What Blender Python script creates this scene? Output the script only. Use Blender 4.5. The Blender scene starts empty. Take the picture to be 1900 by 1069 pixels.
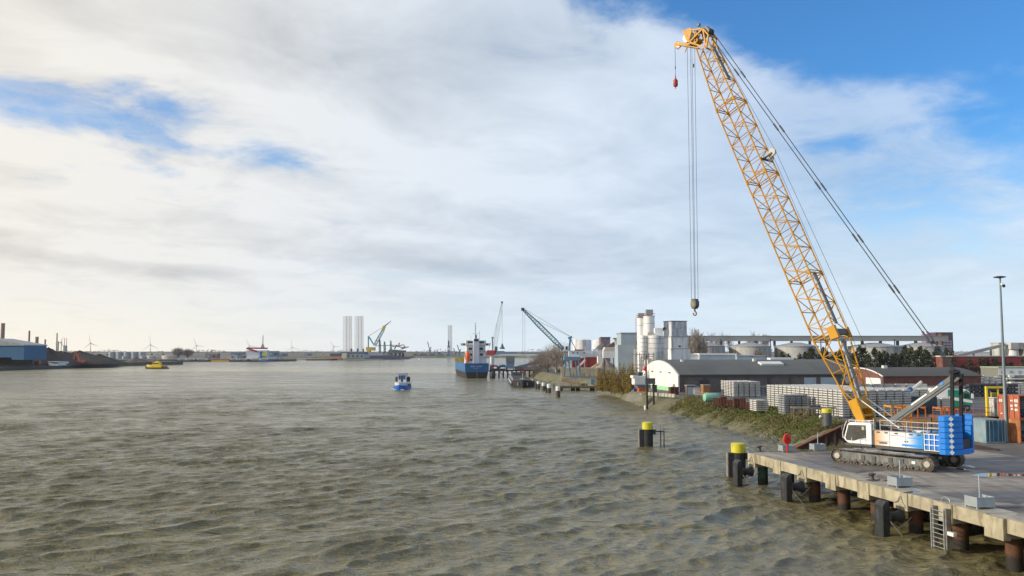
import bpy, math, random
import numpy as np
from mathutils import Vector, Matrix

# ---------------------------------------------------------------- camera, light, sky
SC = bpy.context.scene
COL = SC.collection
R = math.radians
FPX, PW, PH, HZ = 1600.0, 1900.0, 1069.0, 650.0     # focal length in photo pixels, photo size, horizon row
CZ = 13.2
PITCH = math.atan((HZ - PH / 2) / FPX)
cam_d = bpy.data.cameras.new('camera')
cam = bpy.data.objects.new('camera', cam_d)
COL.objects.link(cam)
cam_d.sensor_width = 36.0
cam_d.lens = 36.0 * FPX / PW
cam_d.clip_start = 0.5
cam_d.clip_end = 30000
cam.location = (0, 0, CZ)
cam.rotation_euler = (R(90) + PITCH, 0, 0)
SC.camera = cam
SC.view_settings.view_transform = 'Standard'
SC.view_settings.look = 'None'
SC.view_settings.exposure = 0.2
SC.view_settings.gamma = 1.0
SC.cycles.max_bounces = 6
SC.cycles.volume_bounces = 0
SC.cycles.transparent_max_bounces = 8
SC.cycles.use_denoising = True

HAZE = 0.00005
SUN_AZ, SUN_EL = R(-97), R(20)
sun_d = bpy.data.lights.new('sun', 'SUN')
sun_d.energy = 3.6
sun_d.angle = R(0.6)
sun_d.color = (1.0, 0.90, 0.74)
sun = bpy.data.objects.new('sun', sun_d)
COL.objects.link(sun)
sdir = Vector((math.sin(SUN_AZ) * math.cos(SUN_EL), math.cos(SUN_AZ) * math.cos(SUN_EL), math.sin(SUN_EL)))
sun.rotation_euler = sdir.to_track_quat('Z', 'Y').to_euler()


class NT:
    """small helper for building node trees"""
    def __init__(s, tree):
        s.t = tree
        tree.nodes.clear()
    def n(s, typ, **kw):
        nd = s.t.nodes.new(typ)
        for k, v in kw.items():
            setattr(nd, k, v)
        return nd
    def l(s, a, b):
        s.t.links.new(a, b)
    def put(s, sock, v):
        if isinstance(v, bpy.types.NodeSocket):
            s.l(v, sock)
        else:
            sock.default_value = v
    def m(s, op, a, b=None, c=None, clamp=False):
        nd = s.n('ShaderNodeMath', operation=op)
        nd.use_clamp = clamp
        s.put(nd.inputs[0], a)
        if b is not None: s.put(nd.inputs[1], b)
        if c is not None: s.put(nd.inputs[2], c)
        return nd.outputs[0]
    def smooth(s, v, lo, hi, a=0.0, b=1.0):
        nd = s.n('ShaderNodeMapRange', interpolation_type='SMOOTHSTEP')
        s.put(nd.inputs[0], v)
        nd.inputs[1].default_value = lo; nd.inputs[2].default_value = hi
        nd.inputs[3].default_value = a; nd.inputs[4].default_value = b
        return nd.outputs[0]
    def mix(s, f, a, b, mode='MIX'):
        nd = s.n('ShaderNodeMix', data_type='RGBA', blend_type=mode)
        s.put(nd.inputs[0], f)
        s.put(nd.inputs[6], a if isinstance(a, bpy.types.NodeSocket) else (*a, 1.0)[:4])
        s.put(nd.inputs[7], b if isinstance(b, bpy.types.NodeSocket) else (*b, 1.0)[:4])
        return nd.outputs[2]
    def noise(s, vec, scale, detail=4, rough=0.55, dist=0.0, color=False):
        nd = s.n('ShaderNodeTexNoise')
        if vec is not None: s.l(vec, nd.inputs['Vector'])
        nd.inputs['Scale'].default_value = scale
        nd.inputs['Detail'].default_value = detail
        nd.inputs['Roughness'].default_value = rough
        nd.inputs['Distortion'].default_value = dist
        return nd.outputs['Color' if color else 'Fac']
    def comb(s, x, y, z=0.0):
        nd = s.n('ShaderNodeCombineXYZ')
        s.put(nd.inputs[0], x); s.put(nd.inputs[1], y); s.put(nd.inputs[2], z)
        return nd.outputs[0]


world = bpy.data.worlds.new('World')
SC.world = world
world.use_nodes = True
w = NT(world.node_tree)
wout = w.n('ShaderNodeOutputWorld')
skyt = w.n('ShaderNodeTexSky', sky_type='NISHITA')
skyt.sun_disc = False
skyt.sun_elevation = SUN_EL
skyt.sun_rotation = SUN_AZ
skyt.air_density = 1.0; skyt.dust_density = 1.2; skyt.ozone_density = 3.0
bgs = w.n('ShaderNodeBackground'); bgs.inputs[1].default_value = 0.12
tc = w.n('ShaderNodeTexCoord')
sep = w.n('ShaderNodeSeparateXYZ'); w.l(tc.outputs['Generated'], sep.inputs[0])
dx, dy, dz = sep.outputs
az = w.m('ARCTAN2', dx, dy)
el = w.m('ARCSINE', dz)
zc = w.m('ADD', w.m('MAXIMUM', dz, 0.0), 0.15)
px_ = w.m('DIVIDE', dx, zc)
py_ = w.m('DIVIDE', dy, zc)
VA = R(44)                      # the streets of cloud run towards this bearing
al = w.m('ADD', w.m('MULTIPLY', px_, math.sin(VA)), w.m('MULTIPLY', py_, math.cos(VA)))
ac = w.m('SUBTRACT', w.m('MULTIPLY', px_, math.cos(VA)), w.m('MULTIPLY', py_, math.sin(VA)))
pl = w.comb(w.m('MULTIPLY', al, 0.62), ac, 0.0)
pl2 = w.comb(w.m('MULTIPLY', al, 0.95), ac, 3.7)
n_big = w.noise(pl, 1.05, 6, 0.52, 0.25)
n_mid = w.noise(pl2, 2.8, 8, 0.60, 0.35)
n_fin = w.noise(pl2, 9.0, 6, 0.6, 0.2)
rnd = w.noise(tc.outputs['Generated'], 5.0, 5, 0.55, 0.3)

def blob(px, py, rx, ry, rot=0.0):
    """soft patch of sky at a bearing and elevation, given as the photo's column and row"""
    a0 = math.atan((px - 950) / FPX); e0 = (HZ - py) / FPX * math.cos(a0)
    ra, re = rx / FPX, ry / FPX
    c_, s_ = math.cos(R(rot)), math.sin(R(rot))
    da = w.m('SUBTRACT', az, a0); de = w.m('SUBTRACT', el, e0)
    u = w.m('ADD', w.m('MULTIPLY', da, c_ / ra), w.m('MULTIPLY', de, s_ / ra))
    v = w.m('ADD', w.m('MULTIPLY', da, -s_ / re), w.m('MULTIPLY', de, c_ / re))
    d2 = w.m('ADD', w.m('MULTIPLY', u, u), w.m('MULTIPLY', v, v))
    return w.m('POWER', 2.718, w.m('MULTIPLY', d2, -1.0))

def total(parts):
    t = None
    for wt, *b in parts:
        q = w.m('MULTIPLY', blob(*b), wt)
        t = q if t is None else w.m('ADD', t, q)
    return t

# where the sky is open (positive) and where cloud is thick (negative)
openness = total([
    (1.30, 1800, 10, 420, 110, -14), (0.70, 1300, -10, 300, 70, -8), (0.85, 1900, 230, 240, 120, -30), (0.60, 1480, 110, 180, 55, -30),
    (0.70, 1720, 430, 200, 60, -10), (0.50, 1560, 260, 120, 50, -30), (0.50, 40, 195, 230, 44, -14), (0.46, 300, 262, 260, 30, -14), (0.40, 500, 285, 80, 20, -14), (0.30, 380, 225, 200, 30, -14),
    (0.30, 700, 510, 240, 26, -8), (0.30, 1200, 560, 400, 40, 0),
    (-0.45, 600, 90, 480, 120, -12), (-0.25, 1150, 300, 260, 160, -10), (-0.3, 200, 400, 320, 60, -5), (-0.3, 0, 40, 200, 60, 0), (-0.20, 1650, 250, 150, 50, -30),
])
nz = w.m('ADD', w.m('MULTIPLY', w.m('SUBTRACT', n_big, 0.5), 1.5), w.m('MULTIPLY', w.m('SUBTRACT', n_mid, 0.5), 2.0))
nz = w.m('ADD', nz, w.m('MULTIPLY', w.m('SUBTRACT', n_fin, 0.5), 0.75))
openness = w.m('ADD', openness, w.smooth(el, R(26), R(50), 0.0, 0.55))   # the clouds thin out overhead
dens = w.m('SUBTRACT', w.m('ADD', 0.42, w.m('MULTIPLY', nz, 1.05)), openness)
cover = w.smooth(dens, -0.62, 0.34)
# right-hand side of the sky: thin cloud, blue shows through
thin = w.smooth(az, R(2), R(24), 0.0, 1.0)
cover = w.m('MULTIPLY', cover, w.m('SUBTRACT', 1.0, w.m('MULTIPLY', thin, 0.38)))
# lit tops and greyer bases
shade = total([
    (0.80, 960, 90, 190, 120, 0), (0.40, 700, 60, 260, 90, -6), (1.0, 335, 507, 110, 15, -3), (0.7, 880, 500, 160, 22, -6), (0.35, 60, 480, 130, 16, -4), (0.35, 640, 200, 420, 70, -8),
    (0.4, 1150, 460, 260, 60, -5), (0.4, 1500, 420, 300, 60, -15), (0.35, 500, 450, 400, 26, -5), (0.35, 450, 60, 300, 60, -8), (0.4, 1600, 330, 220, 80, -15),
    (-0.5, 100, 560, 300, 60, 0), (-0.5, 150, 110, 260, 36, -16), (-0.5, 150, 300, 300, 26, -12), (-0.4, 480, 190, 300, 24, -14), (-0.4, 850, 330, 200, 70, -6), (-0.25, 1060, 190, 80, 50, 0)])
shn = w.m('ADD', w.m('MULTIPLY', w.m('SUBTRACT', n_mid, 0.5), -2.2), w.m('MULTIPLY', w.m('SUBTRACT', n_big, 0.5), 1.4))
sh = w.m('ADD', w.m('ADD', w.m('MULTIPLY', shade, 0.75), 0.20), w.m('MULTIPLY', shn, 0.9), clamp=True)
warm = w.smooth(az, R(-34), R(8), 1.0, 0.0)
cover = w.m('MAXIMUM', cover, w.m('MULTIPLY', w.m('MULTIPLY', warm, 0.62), w.smooth(n_fin, 0.3, 0.7, 0.45, 1.0)))
low = w.smooth(el, 0.0, R(8), 1.0, 0.0)
lit = w.mix(warm, (0.65, 0.735, 0.84), (0.80, 0.775, 0.725))
drk = w.mix(warm, (0.43, 0.515, 0.625), (0.52, 0.50, 0.48))
cloud = w.mix(sh, lit, drk)
# thin bright air near the horizon, cream towards the sun
hz_col = w.mix(warm, (0.70, 0.82, 0.92), (1.02, 0.92, 0.76))
bgc = w.n('ShaderNodeBackground'); w.l(cloud, bgc.inputs[0]); bgc.inputs[1].default_value = 1.0
bgh = w.n('ShaderNodeBackground'); w.l(hz_col, bgh.inputs[0]); bgh.inputs[1].default_value = 1.0
skyc = w.mix(1.0, skyt.outputs[0], (0.52, 1.02, 1.42), 'MULTIPLY')
w.l(skyc, bgs.inputs[0])
m1 = w.n('ShaderNodeMixShader'); w.l(w.m('MULTIPLY', w.smooth(el, R(0), R(14), 1.0, 0.0), 0.92), m1.inputs[0])
w.l(bgs.outputs[0], m1.inputs[1]); w.l(bgh.outputs[0], m1.inputs[2])
m2 = w.n('ShaderNodeMixShader')
lowthin = w.m('SUBTRACT', 1.0, w.m('MULTIPLY', w.smooth(el, R(0), R(5), 1.0, 0.0), 0.75))
w.l(w.m('MULTIPLY', cover, lowthin), m2.inputs[0])
w.l(m1.outputs[0], m2.inputs[1]); w.l(bgc.outputs[0], m2.inputs[2])
w.l(m2.outputs[0], wout.inputs[0])

# ---------------------------------------------------------------- helpers
def ray(px, py):
    x = (px - PW / 2) / FPX; y = (PH / 2 - py) / FPX
    return Vector((x, math.cos(PITCH) - y * math.sin(PITCH), math.sin(PITCH) + y * math.cos(PITCH)))
def G(px, py, z=0.0):
    d = ray(px, py); t = (z - CZ) / d.z
    return Vector((d.x * t, d.y * t, z))
def Y(px, py, y):
    d = ray(px, py); t = y / d.y
    return Vector((d.x * t, y, CZ + d.z * t))
def PL(px, py, p0, n):
    d = ray(px, py); o = Vector((0, 0, CZ)); t = (Vector(p0) - o).dot(n) / d.dot(n)
    return o + d * t

class MB:
    """collects shapes and links them as one mesh"""
    def __init__(s): s.v = []; s.f = []; s.sm = False
    def add(s, vs, fs):
        o = len(s.v); s.v += [tuple(x) for x in vs]; s.f += [tuple(i + o for i in f) for f in fs]; return s
    def box(s, c, size, rz=0.0, M=None):
        hx, hy, hz = size[0] / 2, size[1] / 2, size[2] / 2
        vs = []
        for z in (-hz, hz):
            for x, y in ((-hx, -hy), (hx, -hy), (hx, hy), (-hx, hy)):
                vs.append(Vector((x, y, z)))
        if M is not None: vs = [M @ v for v in vs]
        c_, s_ = math.cos(rz), math.sin(rz)
        vs = [(c[0] + v.x * c_ - v.y * s_, c[1] + v.x * s_ + v.y * c_, c[2] + v.z) for v in vs]
        return s.add(vs, [(0, 3, 2, 1), (4, 5, 6, 7), (0, 1, 5, 4), (1, 2, 6, 5), (2, 3, 7, 6), (3, 0, 4, 7)])
    def bb(s, x0, x1, y0, y1, z0, z1):
        return s.box(((x0 + x1) / 2, (y0 + y1) / 2, (z0 + z1) / 2), (x1 - x0, y1 - y0, z1 - z0))
    def beam(s, a, b, w_, h_=None, up=(0, 0, 1)):
        a, b = Vector(a), Vector(b); h_ = h_ or w_
        d = (b - a); L = d.length
        if L < 1e-6: return s
        d /= L; u = Vector(up)
        if abs(d.dot(u)) > 0.98: u = Vector((0, 1, 0))
        sx = d.cross(u).normalized(); sy = sx.cross(d)
        vs = []
        for p in (a, b):
            for i, j in ((-1, -1), (1, -1), (1, 1), (-1, 1)):
                vs.append(p + sx * (i * w_ / 2) + sy * (j * h_ / 2))
        return s.add(vs, [(0, 1, 2, 3), (7, 6, 5, 4), (0, 4, 5, 1), (1, 5, 6, 2), (2, 6, 7, 3), (3, 7, 4, 0)])
    def tube(s, a, b, r, n=6, r2=None, cap=True):
        a, b = Vector(a), Vector(b); r2 = r if r2 is None else r2
        d = (b - a); L = d.length
        if L < 1e-6: return s
        d /= L; u = Vector((0, 0, 1)) if abs(d.z) < 0.9 else Vector((1, 0, 0))
        sx = d.cross(u).normalized(); sy = sx.cross(d)
        vs = []
        for p, rr in ((a, r), (b, r2)):
            for i in range(n):
                t = 2 * math.pi * i / n
                vs.append(p + sx * (rr * math.cos(t)) + sy * (rr * math.sin(t)))
        fs = [(i, i + n, (i + 1) % n + n, (i + 1) % n) for i in range(n)]
        if cap: fs += [tuple(range(n)), tuple(range(2 * n - 1, n - 1, -1))]
        return s.add(vs, fs)
    def path(s, pts, r, n=6):
        for a, b in zip(pts, pts[1:]): s.tube(a, b, r, n)
        return s
    def lathe(s, prof, c=(0, 0, 0), n=20, axis=None):
        """prof: list of (radius, height)"""
        vs = []; c = Vector(c)
        ax = Vector(axis).normalized() if axis is not None else Vector((0, 0, 1))
        u = Vector((1, 0, 0)) if abs(ax.z) > 0.9 else Vector((0, 0, 1))
        sx = ax.cross(u).normalized(); sy = ax.cross(sx)
        for r_, h in prof:
            for i in range(n):
                t = 2 * math.pi * i / n
                vs.append(c + ax * h + sx * (max(r_, 1e-4) * math.cos(t)) + sy * (max(r_, 1e-4) * math.sin(t)))
        fs = []
        for k in range(len(prof) - 1):
            for i in range(n):
                j = (i + 1) % n
                fs.append((k * n + i, k * n + j, (k + 1) * n + j, (k + 1) * n + i))
        fs.append(tuple(range(n - 1, -1, -1))); fs.append(tuple(range((len(prof) - 1) * n, len(prof) * n)))
        return s.add(vs, fs)
    def prism(s, poly, a, b, f):
        """poly of 2-D points carried by f(p, t) between t=a and t=b"""
        n = len(poly)
        vs = [f(p, a) for p in poly] + [f(p, b) for p in poly]
        fs = [tuple(range(n - 1, -1, -1)), tuple(range(n, 2 * n))]
        fs += [(i, (i + 1) % n, (i + 1) % n + n, i + n) for i in range(n)]
        return s.add(vs, fs)
    def build(s, name, m, parent=None, loc=None, rz=0.0, smooth=False, bevel=0.0):
        me = bpy.data.meshes.new(name)
        me.from_pydata(s.v, [], s.f)
        me.validate(); me.update()
        import bmesh
        bm = bmesh.new(); bm.from_mesh(me)
        bmesh.ops.recalc_face_normals(bm, faces=bm.faces)
        if bevel > 0:
            try: bmesh.ops.bevel(bm, geom=bm.edges[:], offset=bevel, segments=1, affect='EDGES', clamp_overlap=True)
            except Exception: pass
        bm.to_mesh(me); bm.free()
        if smooth:
            me.polygons.foreach_set('use_smooth', [True] * len(me.polygons))
            try: me.set_sharp_from_angle(angle=R(40))
            except Exception: pass
        o = bpy.data.objects.new(name, me)
        COL.objects.link(o)
        if m is not None: me.materials.append(m)
        if parent is not None: o.parent = parent
        if loc is not None: o.location = loc
        if rz: o.rotation_euler = (0, 0, rz)
        return o

def tag(o, label=None, cat=None, group=None, kind=None):
    if label: o['label'] = label
    if cat: o['category'] = cat
    if group: o['group'] = group
    if kind: o['kind'] = kind
    return o
def thing(name, label, cat, loc=(0, 0, 0), rz=0.0, group=None):
    o = bpy.data.objects.new(name, None); COL.objects.link(o)
    o.location = loc; o.rotation_euler = (0, 0, rz); o.empty_display_size = 0.3
    return tag(o, label, cat, group)
def kids(o): return [c for c in KIDS.get(o.name, [])]
KIDS = {}
def dup(root, loc, rz=0.0, label=None, group=None, scale=None):
    """copy of a thing, its parts and their sub-parts"""
    allo = [o for o in COL.objects]
    def rec(o, par):
        c = o.copy(); COL.objects.link(c); c.parent = par
        for ch in allo:
            if ch.parent is o: rec(ch, c)
        return c
    r_ = rec(root, None)
    r_.location = loc; r_.rotation_euler = (0, 0, rz)
    if scale: r_.scale = scale
    if label: r_['label'] = label
    if group: r_['group'] = group
    return r_

# ---------------------------------------------------------------- materials
MATS = {}
def mat(name, col, rough=0.7, metal=0.0, var=0.12, vs=1.5, stain=None, sw=0.0, ss=(1, 1, 0.3), bump=0.0, bs=8.0, spec=None, coords='Object'):
    """painted or natural surface: base colour with mottling, optional streaky stains"""
    if name in MATS: return MATS[name]
    m = bpy.data.materials.new(name); m.use_nodes = True; MATS[name] = m
    t = NT(m.node_tree)
    out = t.n('ShaderNodeOutputMaterial'); p = t.n('ShaderNodeBsdfPrincipled')
    t.l(p.outputs[0], out.inputs[0])
    tcn = t.n('ShaderNodeTexCoord'); vec = tcn.outputs[coords]
    a = t.noise(vec, vs, 5, 0.6)
    k = t.smooth(a, 0.3, 0.7, 1 - var, 1 + var)
    c = t.mix(1.0, col, t.comb(k, k, k), 'MULTIPLY')
    if stain is not None:
        mp = t.n('ShaderNodeMapping'); t.l(vec, mp.inputs[0]); mp.inputs['Scale'].default_value = ss
        b = t.noise(mp.outputs[0], vs * 1.7, 6, 0.65)
        c = t.mix(t.smooth(b, 0.62 - sw * 0.35, 0.72), c, stain)
    t.l(c, p.inputs['Base Color'])
    p.inputs['Roughness'].default_value = rough; p.inputs['Metallic'].default_value = metal
    if spec is not None: p.inputs['Specular IOR Level'].default_value = spec
    if bump > 0:
        bn = t.n('ShaderNodeBump'); bn.inputs['Distance'].default_value = bump
        t.l(t.noise(vec, bs, 4, 0.6), bn.inputs['Height']); t.l(bn.outputs[0], p.inputs['Normal'])
    return m
# ---------------------------------------------------------------- water
def water_mat():
    m = bpy.data.materials.new('harbour_water'); m.use_nodes = True
    t = NT(m.node_tree)
    out = t.n('ShaderNodeOutputMaterial'); p = t.n('ShaderNodeBsdfPrincipled'); t.l(p.outputs[0], out.inputs[0])
    vec = t.n('ShaderNodeTexCoord').outputs['Object']
    def stretched(rot, sx, sy):
        mp = t.n('ShaderNodeMapping'); t.l(vec, mp.inputs[0])
        mp.inputs['Rotation'].default_value = (0, 0, R(rot)); mp.inputs['Scale'].default_value = (sx, sy, 1)
        return mp.outputs[0]
    a = t.noise(stretched(-45, 0.35, 1), 0.42, 3, 0.6, 0.8)
    b = t.noise(stretched(-35, 0.5, 1), 1.3, 3, 0.6, 1.0)
    c = t.noise(stretched(-60, 0.7, 1), 4.5, 3, 0.6, 0.6)
    big = t.noise(stretched(-38, 0.25, 1), 0.11, 4, 0.62, 0.6)
    gust = t.smooth(t.noise(stretched(-30, 0.5, 1), 0.03, 3, 0.55), 0.3, 0.7, 0.65, 1.25)
    h = t.m('ADD', t.m('MULTIPLY', a, WA[0]), t.m('ADD', t.m('MULTIPLY', b, WA[1]), t.m('MULTIPLY', c, WA[2])))
    h = t.m('MULTIPLY', h, gust); h = t.m('ADD', h, t.m('MULTIPLY', big, WA[3]))
    bn = t.n('ShaderNodeBump'); bn.inputs['Strength'].default_value = 1.0; bn.inputs['Distance'].default_value = 1.0
    t.l(h, bn.inputs['Height']); t.l(bn.outputs[0], p.inputs['Normal'])
    silt = t.noise(stretched(-25, 0.3, 1), 0.02, 4, 0.6, 0.5)
    col = t.mix(t.smooth(silt, 0.35, 0.65), (0.150, 0.128, 0.056), (0.20, 0.172, 0.086))
    # wind-streaked patches: brighter and darker reflection off tiny waves, painted into the colour
    ch = t.noise(stretched(-20, 0.30, 1), 0.085, 9, 0.78, 0.4)
    k = t.smooth(ch, 0.34, 0.66, 0.78, 1.2); col = t.mix(1.0, col, t.comb(k, k, k), 'MULTIPLY')
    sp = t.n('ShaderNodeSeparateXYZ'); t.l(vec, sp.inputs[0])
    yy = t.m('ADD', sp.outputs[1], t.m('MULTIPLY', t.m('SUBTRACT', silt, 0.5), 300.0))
    sunlit_strip = t.m('MULTIPLY', t.smooth(yy, 470, 560), t.smooth(yy, 600, 760, 1.0, 0.0))  # far strip of silty water, its sunlight painted into the base colour
    col = t.mix(t.m('MULTIPLY', sunlit_strip, 0.75), col, (0.42, 0.36, 0.20))
    fa = t.n('ShaderNodeAttribute', attribute_name='fold')
    foam = t.m('MULTIPLY', t.smooth(fa.outputs['Fac'], 0.78, 1.0), t.smooth(t.noise(stretched(-45, 0.5, 1), 2.5, 7, 0.75, 0.8), 0.50, 0.62))
    col = t.mix(t.m('MULTIPLY', foam, 0.8), col, (0.7, 0.7, 0.68))
    t.l(col, p.inputs['Base Color'])
    t.l(t.smooth(ch, 0.36, 0.64, 0.30, 0.10), p.inputs['Roughness'])
    p.inputs['IOR'].default_value = 1.33
    return m
WA = (0.72, 0.36, 0.085, 1.9)
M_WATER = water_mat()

def build_water():
    rng = np.random.default_rng(5)
    # ranges: fine in front of the camera's side of the harbour, coarse elsewhere
    H = CZ; ang = [R(62)]
    rr = [0.0, 6.0, 12.0, 18.0, 23.0, 26.0]; r = 28.0
    while r < 9000:
        rr.append(r); r += max(0.20, r * r / (H * 862.0) * (0.8 if r < 60 else 0.3 if r < 200 else 0.2 if r < 480 else 0.7))
    rr = np.array(rr)
    a = np.concatenate([np.linspace(-180, -40, 40)[:-1], np.linspace(-40, 40, 820), np.linspace(40, 180, 40)[1:-1]])
    a = np.radians(a); NA, NR = len(a), len(rr)
    RR, AA = np.meshgrid(rr, a, indexing='ij')
    X = RR * np.sin(AA); Yv = RR * np.cos(AA)
    dr = np.gradient(rr)[:, None]; da = np.gradient(a)[None, :] * RR
    step = np.maximum(dr * np.ones_like(RR), np.abs(da))
    Z = np.zeros_like(RR); DX = np.zeros_like(RR); DY = np.zeros_like(RR)
    FO = np.zeros_like(RR)
    for i in range(100):
        lam = float(np.exp(rng.uniform(np.log(0.75), np.log(4.5)))) if i % 4 else rng.uniform(2.6, 5.2)
        long_ = lam > 2.8
        th = R(45 + 90) + rng.normal(0, R(12 if long_ else 21))          # bearing of travel, across the crests
        k = 2 * np.pi / lam
        kx, ky = k * math.sin(th), k * math.cos(th)
        amp = 0.0088 * lam * rng.uniform(0.5, 1.3) * (0.9 if long_ else 1.0)
        gx, gy = rng.uniform(-1, 1, 2) * k * 0.13                        # waves come in groups
        env = 0.5 + 0.5 * np.sin(gx * X + gy * Yv + rng.uniform(0, 6.28))
        fade = np.clip((lam / step - 2.0) / 1.5, 0, 1)
        ph = kx * X + ky * Yv + rng.uniform(0, 6.28)
        A = amp * env * fade
        Z += A * np.cos(ph); FO += A * k * np.cos(ph)
        DX -= A * 1.1 * math.sin(th) * np.sin(ph); DY -= A * 1.1 * math.cos(th) * np.sin(ph)
    X2, Y2 = X + DX, Yv + DY
    verts = np.stack([X2, Y2, Z], -1).reshape(-1, 3)
    idx = np.arange(NR * NA).reshape(NR, NA)
    nxt = np.roll(idx, -1, axis=1)
    q = np.stack([idx[:-1], nxt[:-1], nxt[1:], idx[1:]], -1).reshape(-1, 4)[:, ::-1]
    q = q[NA:]  # the innermost ring is closed by a fan of triangles below
    me = bpy.data.meshes.new('water')
    me.vertices.add(len(verts)); me.vertices.foreach_set('co', verts.ravel())
    tri = np.stack([np.full(NA, 0), idx[1], nxt[1]], -1)[:, ::-1]
    nl = q.size + tri.size
    me.loops.add(nl); me.loops.foreach_set('vertex_index', np.concatenate([q.ravel(), tri.ravel()]).astype(np.int32))
    starts = np.concatenate([np.arange(len(q)) * 4, q.size + np.arange(len(tri)) * 3])
    me.polygons.add(len(starts)); me.polygons.foreach_set('loop_start', starts.astype(np.int32))
    me.update(calc_edges=True)
    me.polygons.foreach_set('use_smooth', np.ones(len(starts), bool))
    me.update()
    fat = me.attributes.new('fold', 'FLOAT', 'POINT'); fat.data.foreach_set('value', FO.ravel().astype(np.float32))
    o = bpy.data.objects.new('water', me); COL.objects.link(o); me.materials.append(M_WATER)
    tag(o, kind='structure')
    return o
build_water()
# ---------------------------------------------------------------- land
def ground_mat(name, base, alt, dark, wet=0.0, scale=0.05, tyre=False, stops=(0.4, 0.62)):
    m = bpy.data.materials.new(name); m.use_nodes = True; MATS[name] = m
    t = NT(m.node_tree); out = t.n('ShaderNodeOutputMaterial'); p = t.n('ShaderNodeBsdfPrincipled'); t.l(p.outputs[0], out.inputs[0])
    vec = t.n('ShaderNodeTexCoord').outputs['Object']
    a = t.noise(vec, scale, 6, 0.6, 0.5); b = t.noise(vec, scale * 9, 6, 0.65)
    c = t.mix(t.smooth(a, *stops), base, alt)
    k = t.smooth(b, 0.3, 0.7, 0.78, 1.2); c = t.mix(1.0, c, t.comb(k, k, k), 'MULTIPLY')
    c = t.mix(t.smooth(t.noise(vec, scale * 3.1, 5, 0.6, 0.8), 0.56, 0.70), c, dark)
    rgh = 0.85
    if wet > 0:
        mp = t.n('ShaderNodeMapping'); t.l(vec, mp.inputs[0]); mp.inputs['Scale'].default_value = (0.55, 1.2, 1); mp.inputs['Rotation'].default_value = (0, 0, R(12))
        wn = t.noise(mp.outputs[0], 0.085, 4, 0.5, 0.3)
        damp = t.smooth(wn, 0.50, 0.60); pool = t.smooth(wn, 0.672, 0.682)
        mp2 = t.n('ShaderNodeMapping'); t.l(vec, mp2.inputs[0]); mp2.inputs['Scale'].default_value = (2.6, .16, 1); mp2.inputs['Rotation'].default_value = (0, 0, R(-11))
        c = t.mix(t.m('MULTIPLY', t.smooth(t.noise(mp2.outputs[0], 0.8, 4, .6, .4), .52, .66), .5), c, dark)
        c = t.mix(t.m('MULTIPLY', damp, 0.6), c, dark); c = t.mix(pool, c, (0.02, 0.02, 0.02))
        rg = t.m('SUBTRACT', 0.85, t.m('ADD', t.m('MULTIPLY', damp, 0.32 * wet), t.m('MULTIPLY', pool, 0.50)))
        t.l(rg, p.inputs['Roughness'])
    else:
        p.inputs['Roughness'].default_value = rgh
    t.l(c, p.inputs['Base Color'])
    bn = t.n('ShaderNodeBump'); bn.inputs['Distance'].default_value = 0.01; bn.inputs['Strength'].default_value = 0.4
    t.l(t.noise(vec, 4.0, 4, 0.7), bn.inputs['Height']); t.l(bn.outputs[0], p.inputs['Normal'])
    return m

M_YARD = ground_mat('yard_surface', (0.105, 0.094, 0.085), (0.16, 0.145, 0.125), (0.055, 0.054, 0.058), wet=0.8)
M_BANK = ground_mat('bank_earth', (0.11, 0.105, 0.052), (0.16, 0.145, 0.085), (0.07, 0.075, 0.03), scale=0.25)
M_FAR = ground_mat('far_land', (0.10, 0.09, 0.07), (0.13, 0.12, 0.09), (0.06, 0.07, 0.05), scale=0.02)

SHORE = [((43.0, 88.8), (50.0, 88.8)), ((41.8, 103), (49.5, 103)), ((41, 116.6), (49.0, 116.6)), ((38, 117.3), (44.2, 117.3)), ((38.4, 130), (45.0, 130)), ((37.5, 142), (44.8, 144)),
         ((36.3, 152), (43.2, 155)), ((34, 167), (40.6, 171)), ((31.8, 185), (38, 190)), ((31, 197), (34.5, 203)), ((30.6, 225), (33, 226)),
         ((30.3, 250), (33, 251)), ((29, 271), (31, 273)), ((28, 300), (30, 302)), ((19.5, 322), (22, 324)), ((12, 400), (15, 402)), ((7, 470), (10, 468)),
         ((60, 492), (60, 489)), ((140, 560), (145, 556)), ((170, 1400), (175, 1400)), ((420, 6000), (425, 6000))]
ZL = 3.0

C0 = G(1388, 840, ZL); C1 = G(1900, 971, ZL)
E = (C1 - C0).normalized(); IN = Vector((-E.y, E.x, 0))
if IN.x < 0: IN = -IN
def J(t, b, z): return C0 + E * t + IN * b + Vector((0, 0, z - ZL))

def edge_t(px):
    """distance along the jetty edge at a column of the photo"""
    best = None
    lo, hi = -30.0, 80.0
    for _ in range(60):
        mid = (lo + hi) / 2
        p = J(mid, 0, ZL); u = 950 + FPX * p.x / (p.y * math.cos(PITCH) + (p.z - CZ) * math.sin(PITCH))
        if u < px: lo = mid
        else: hi = mid
    return mid

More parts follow.
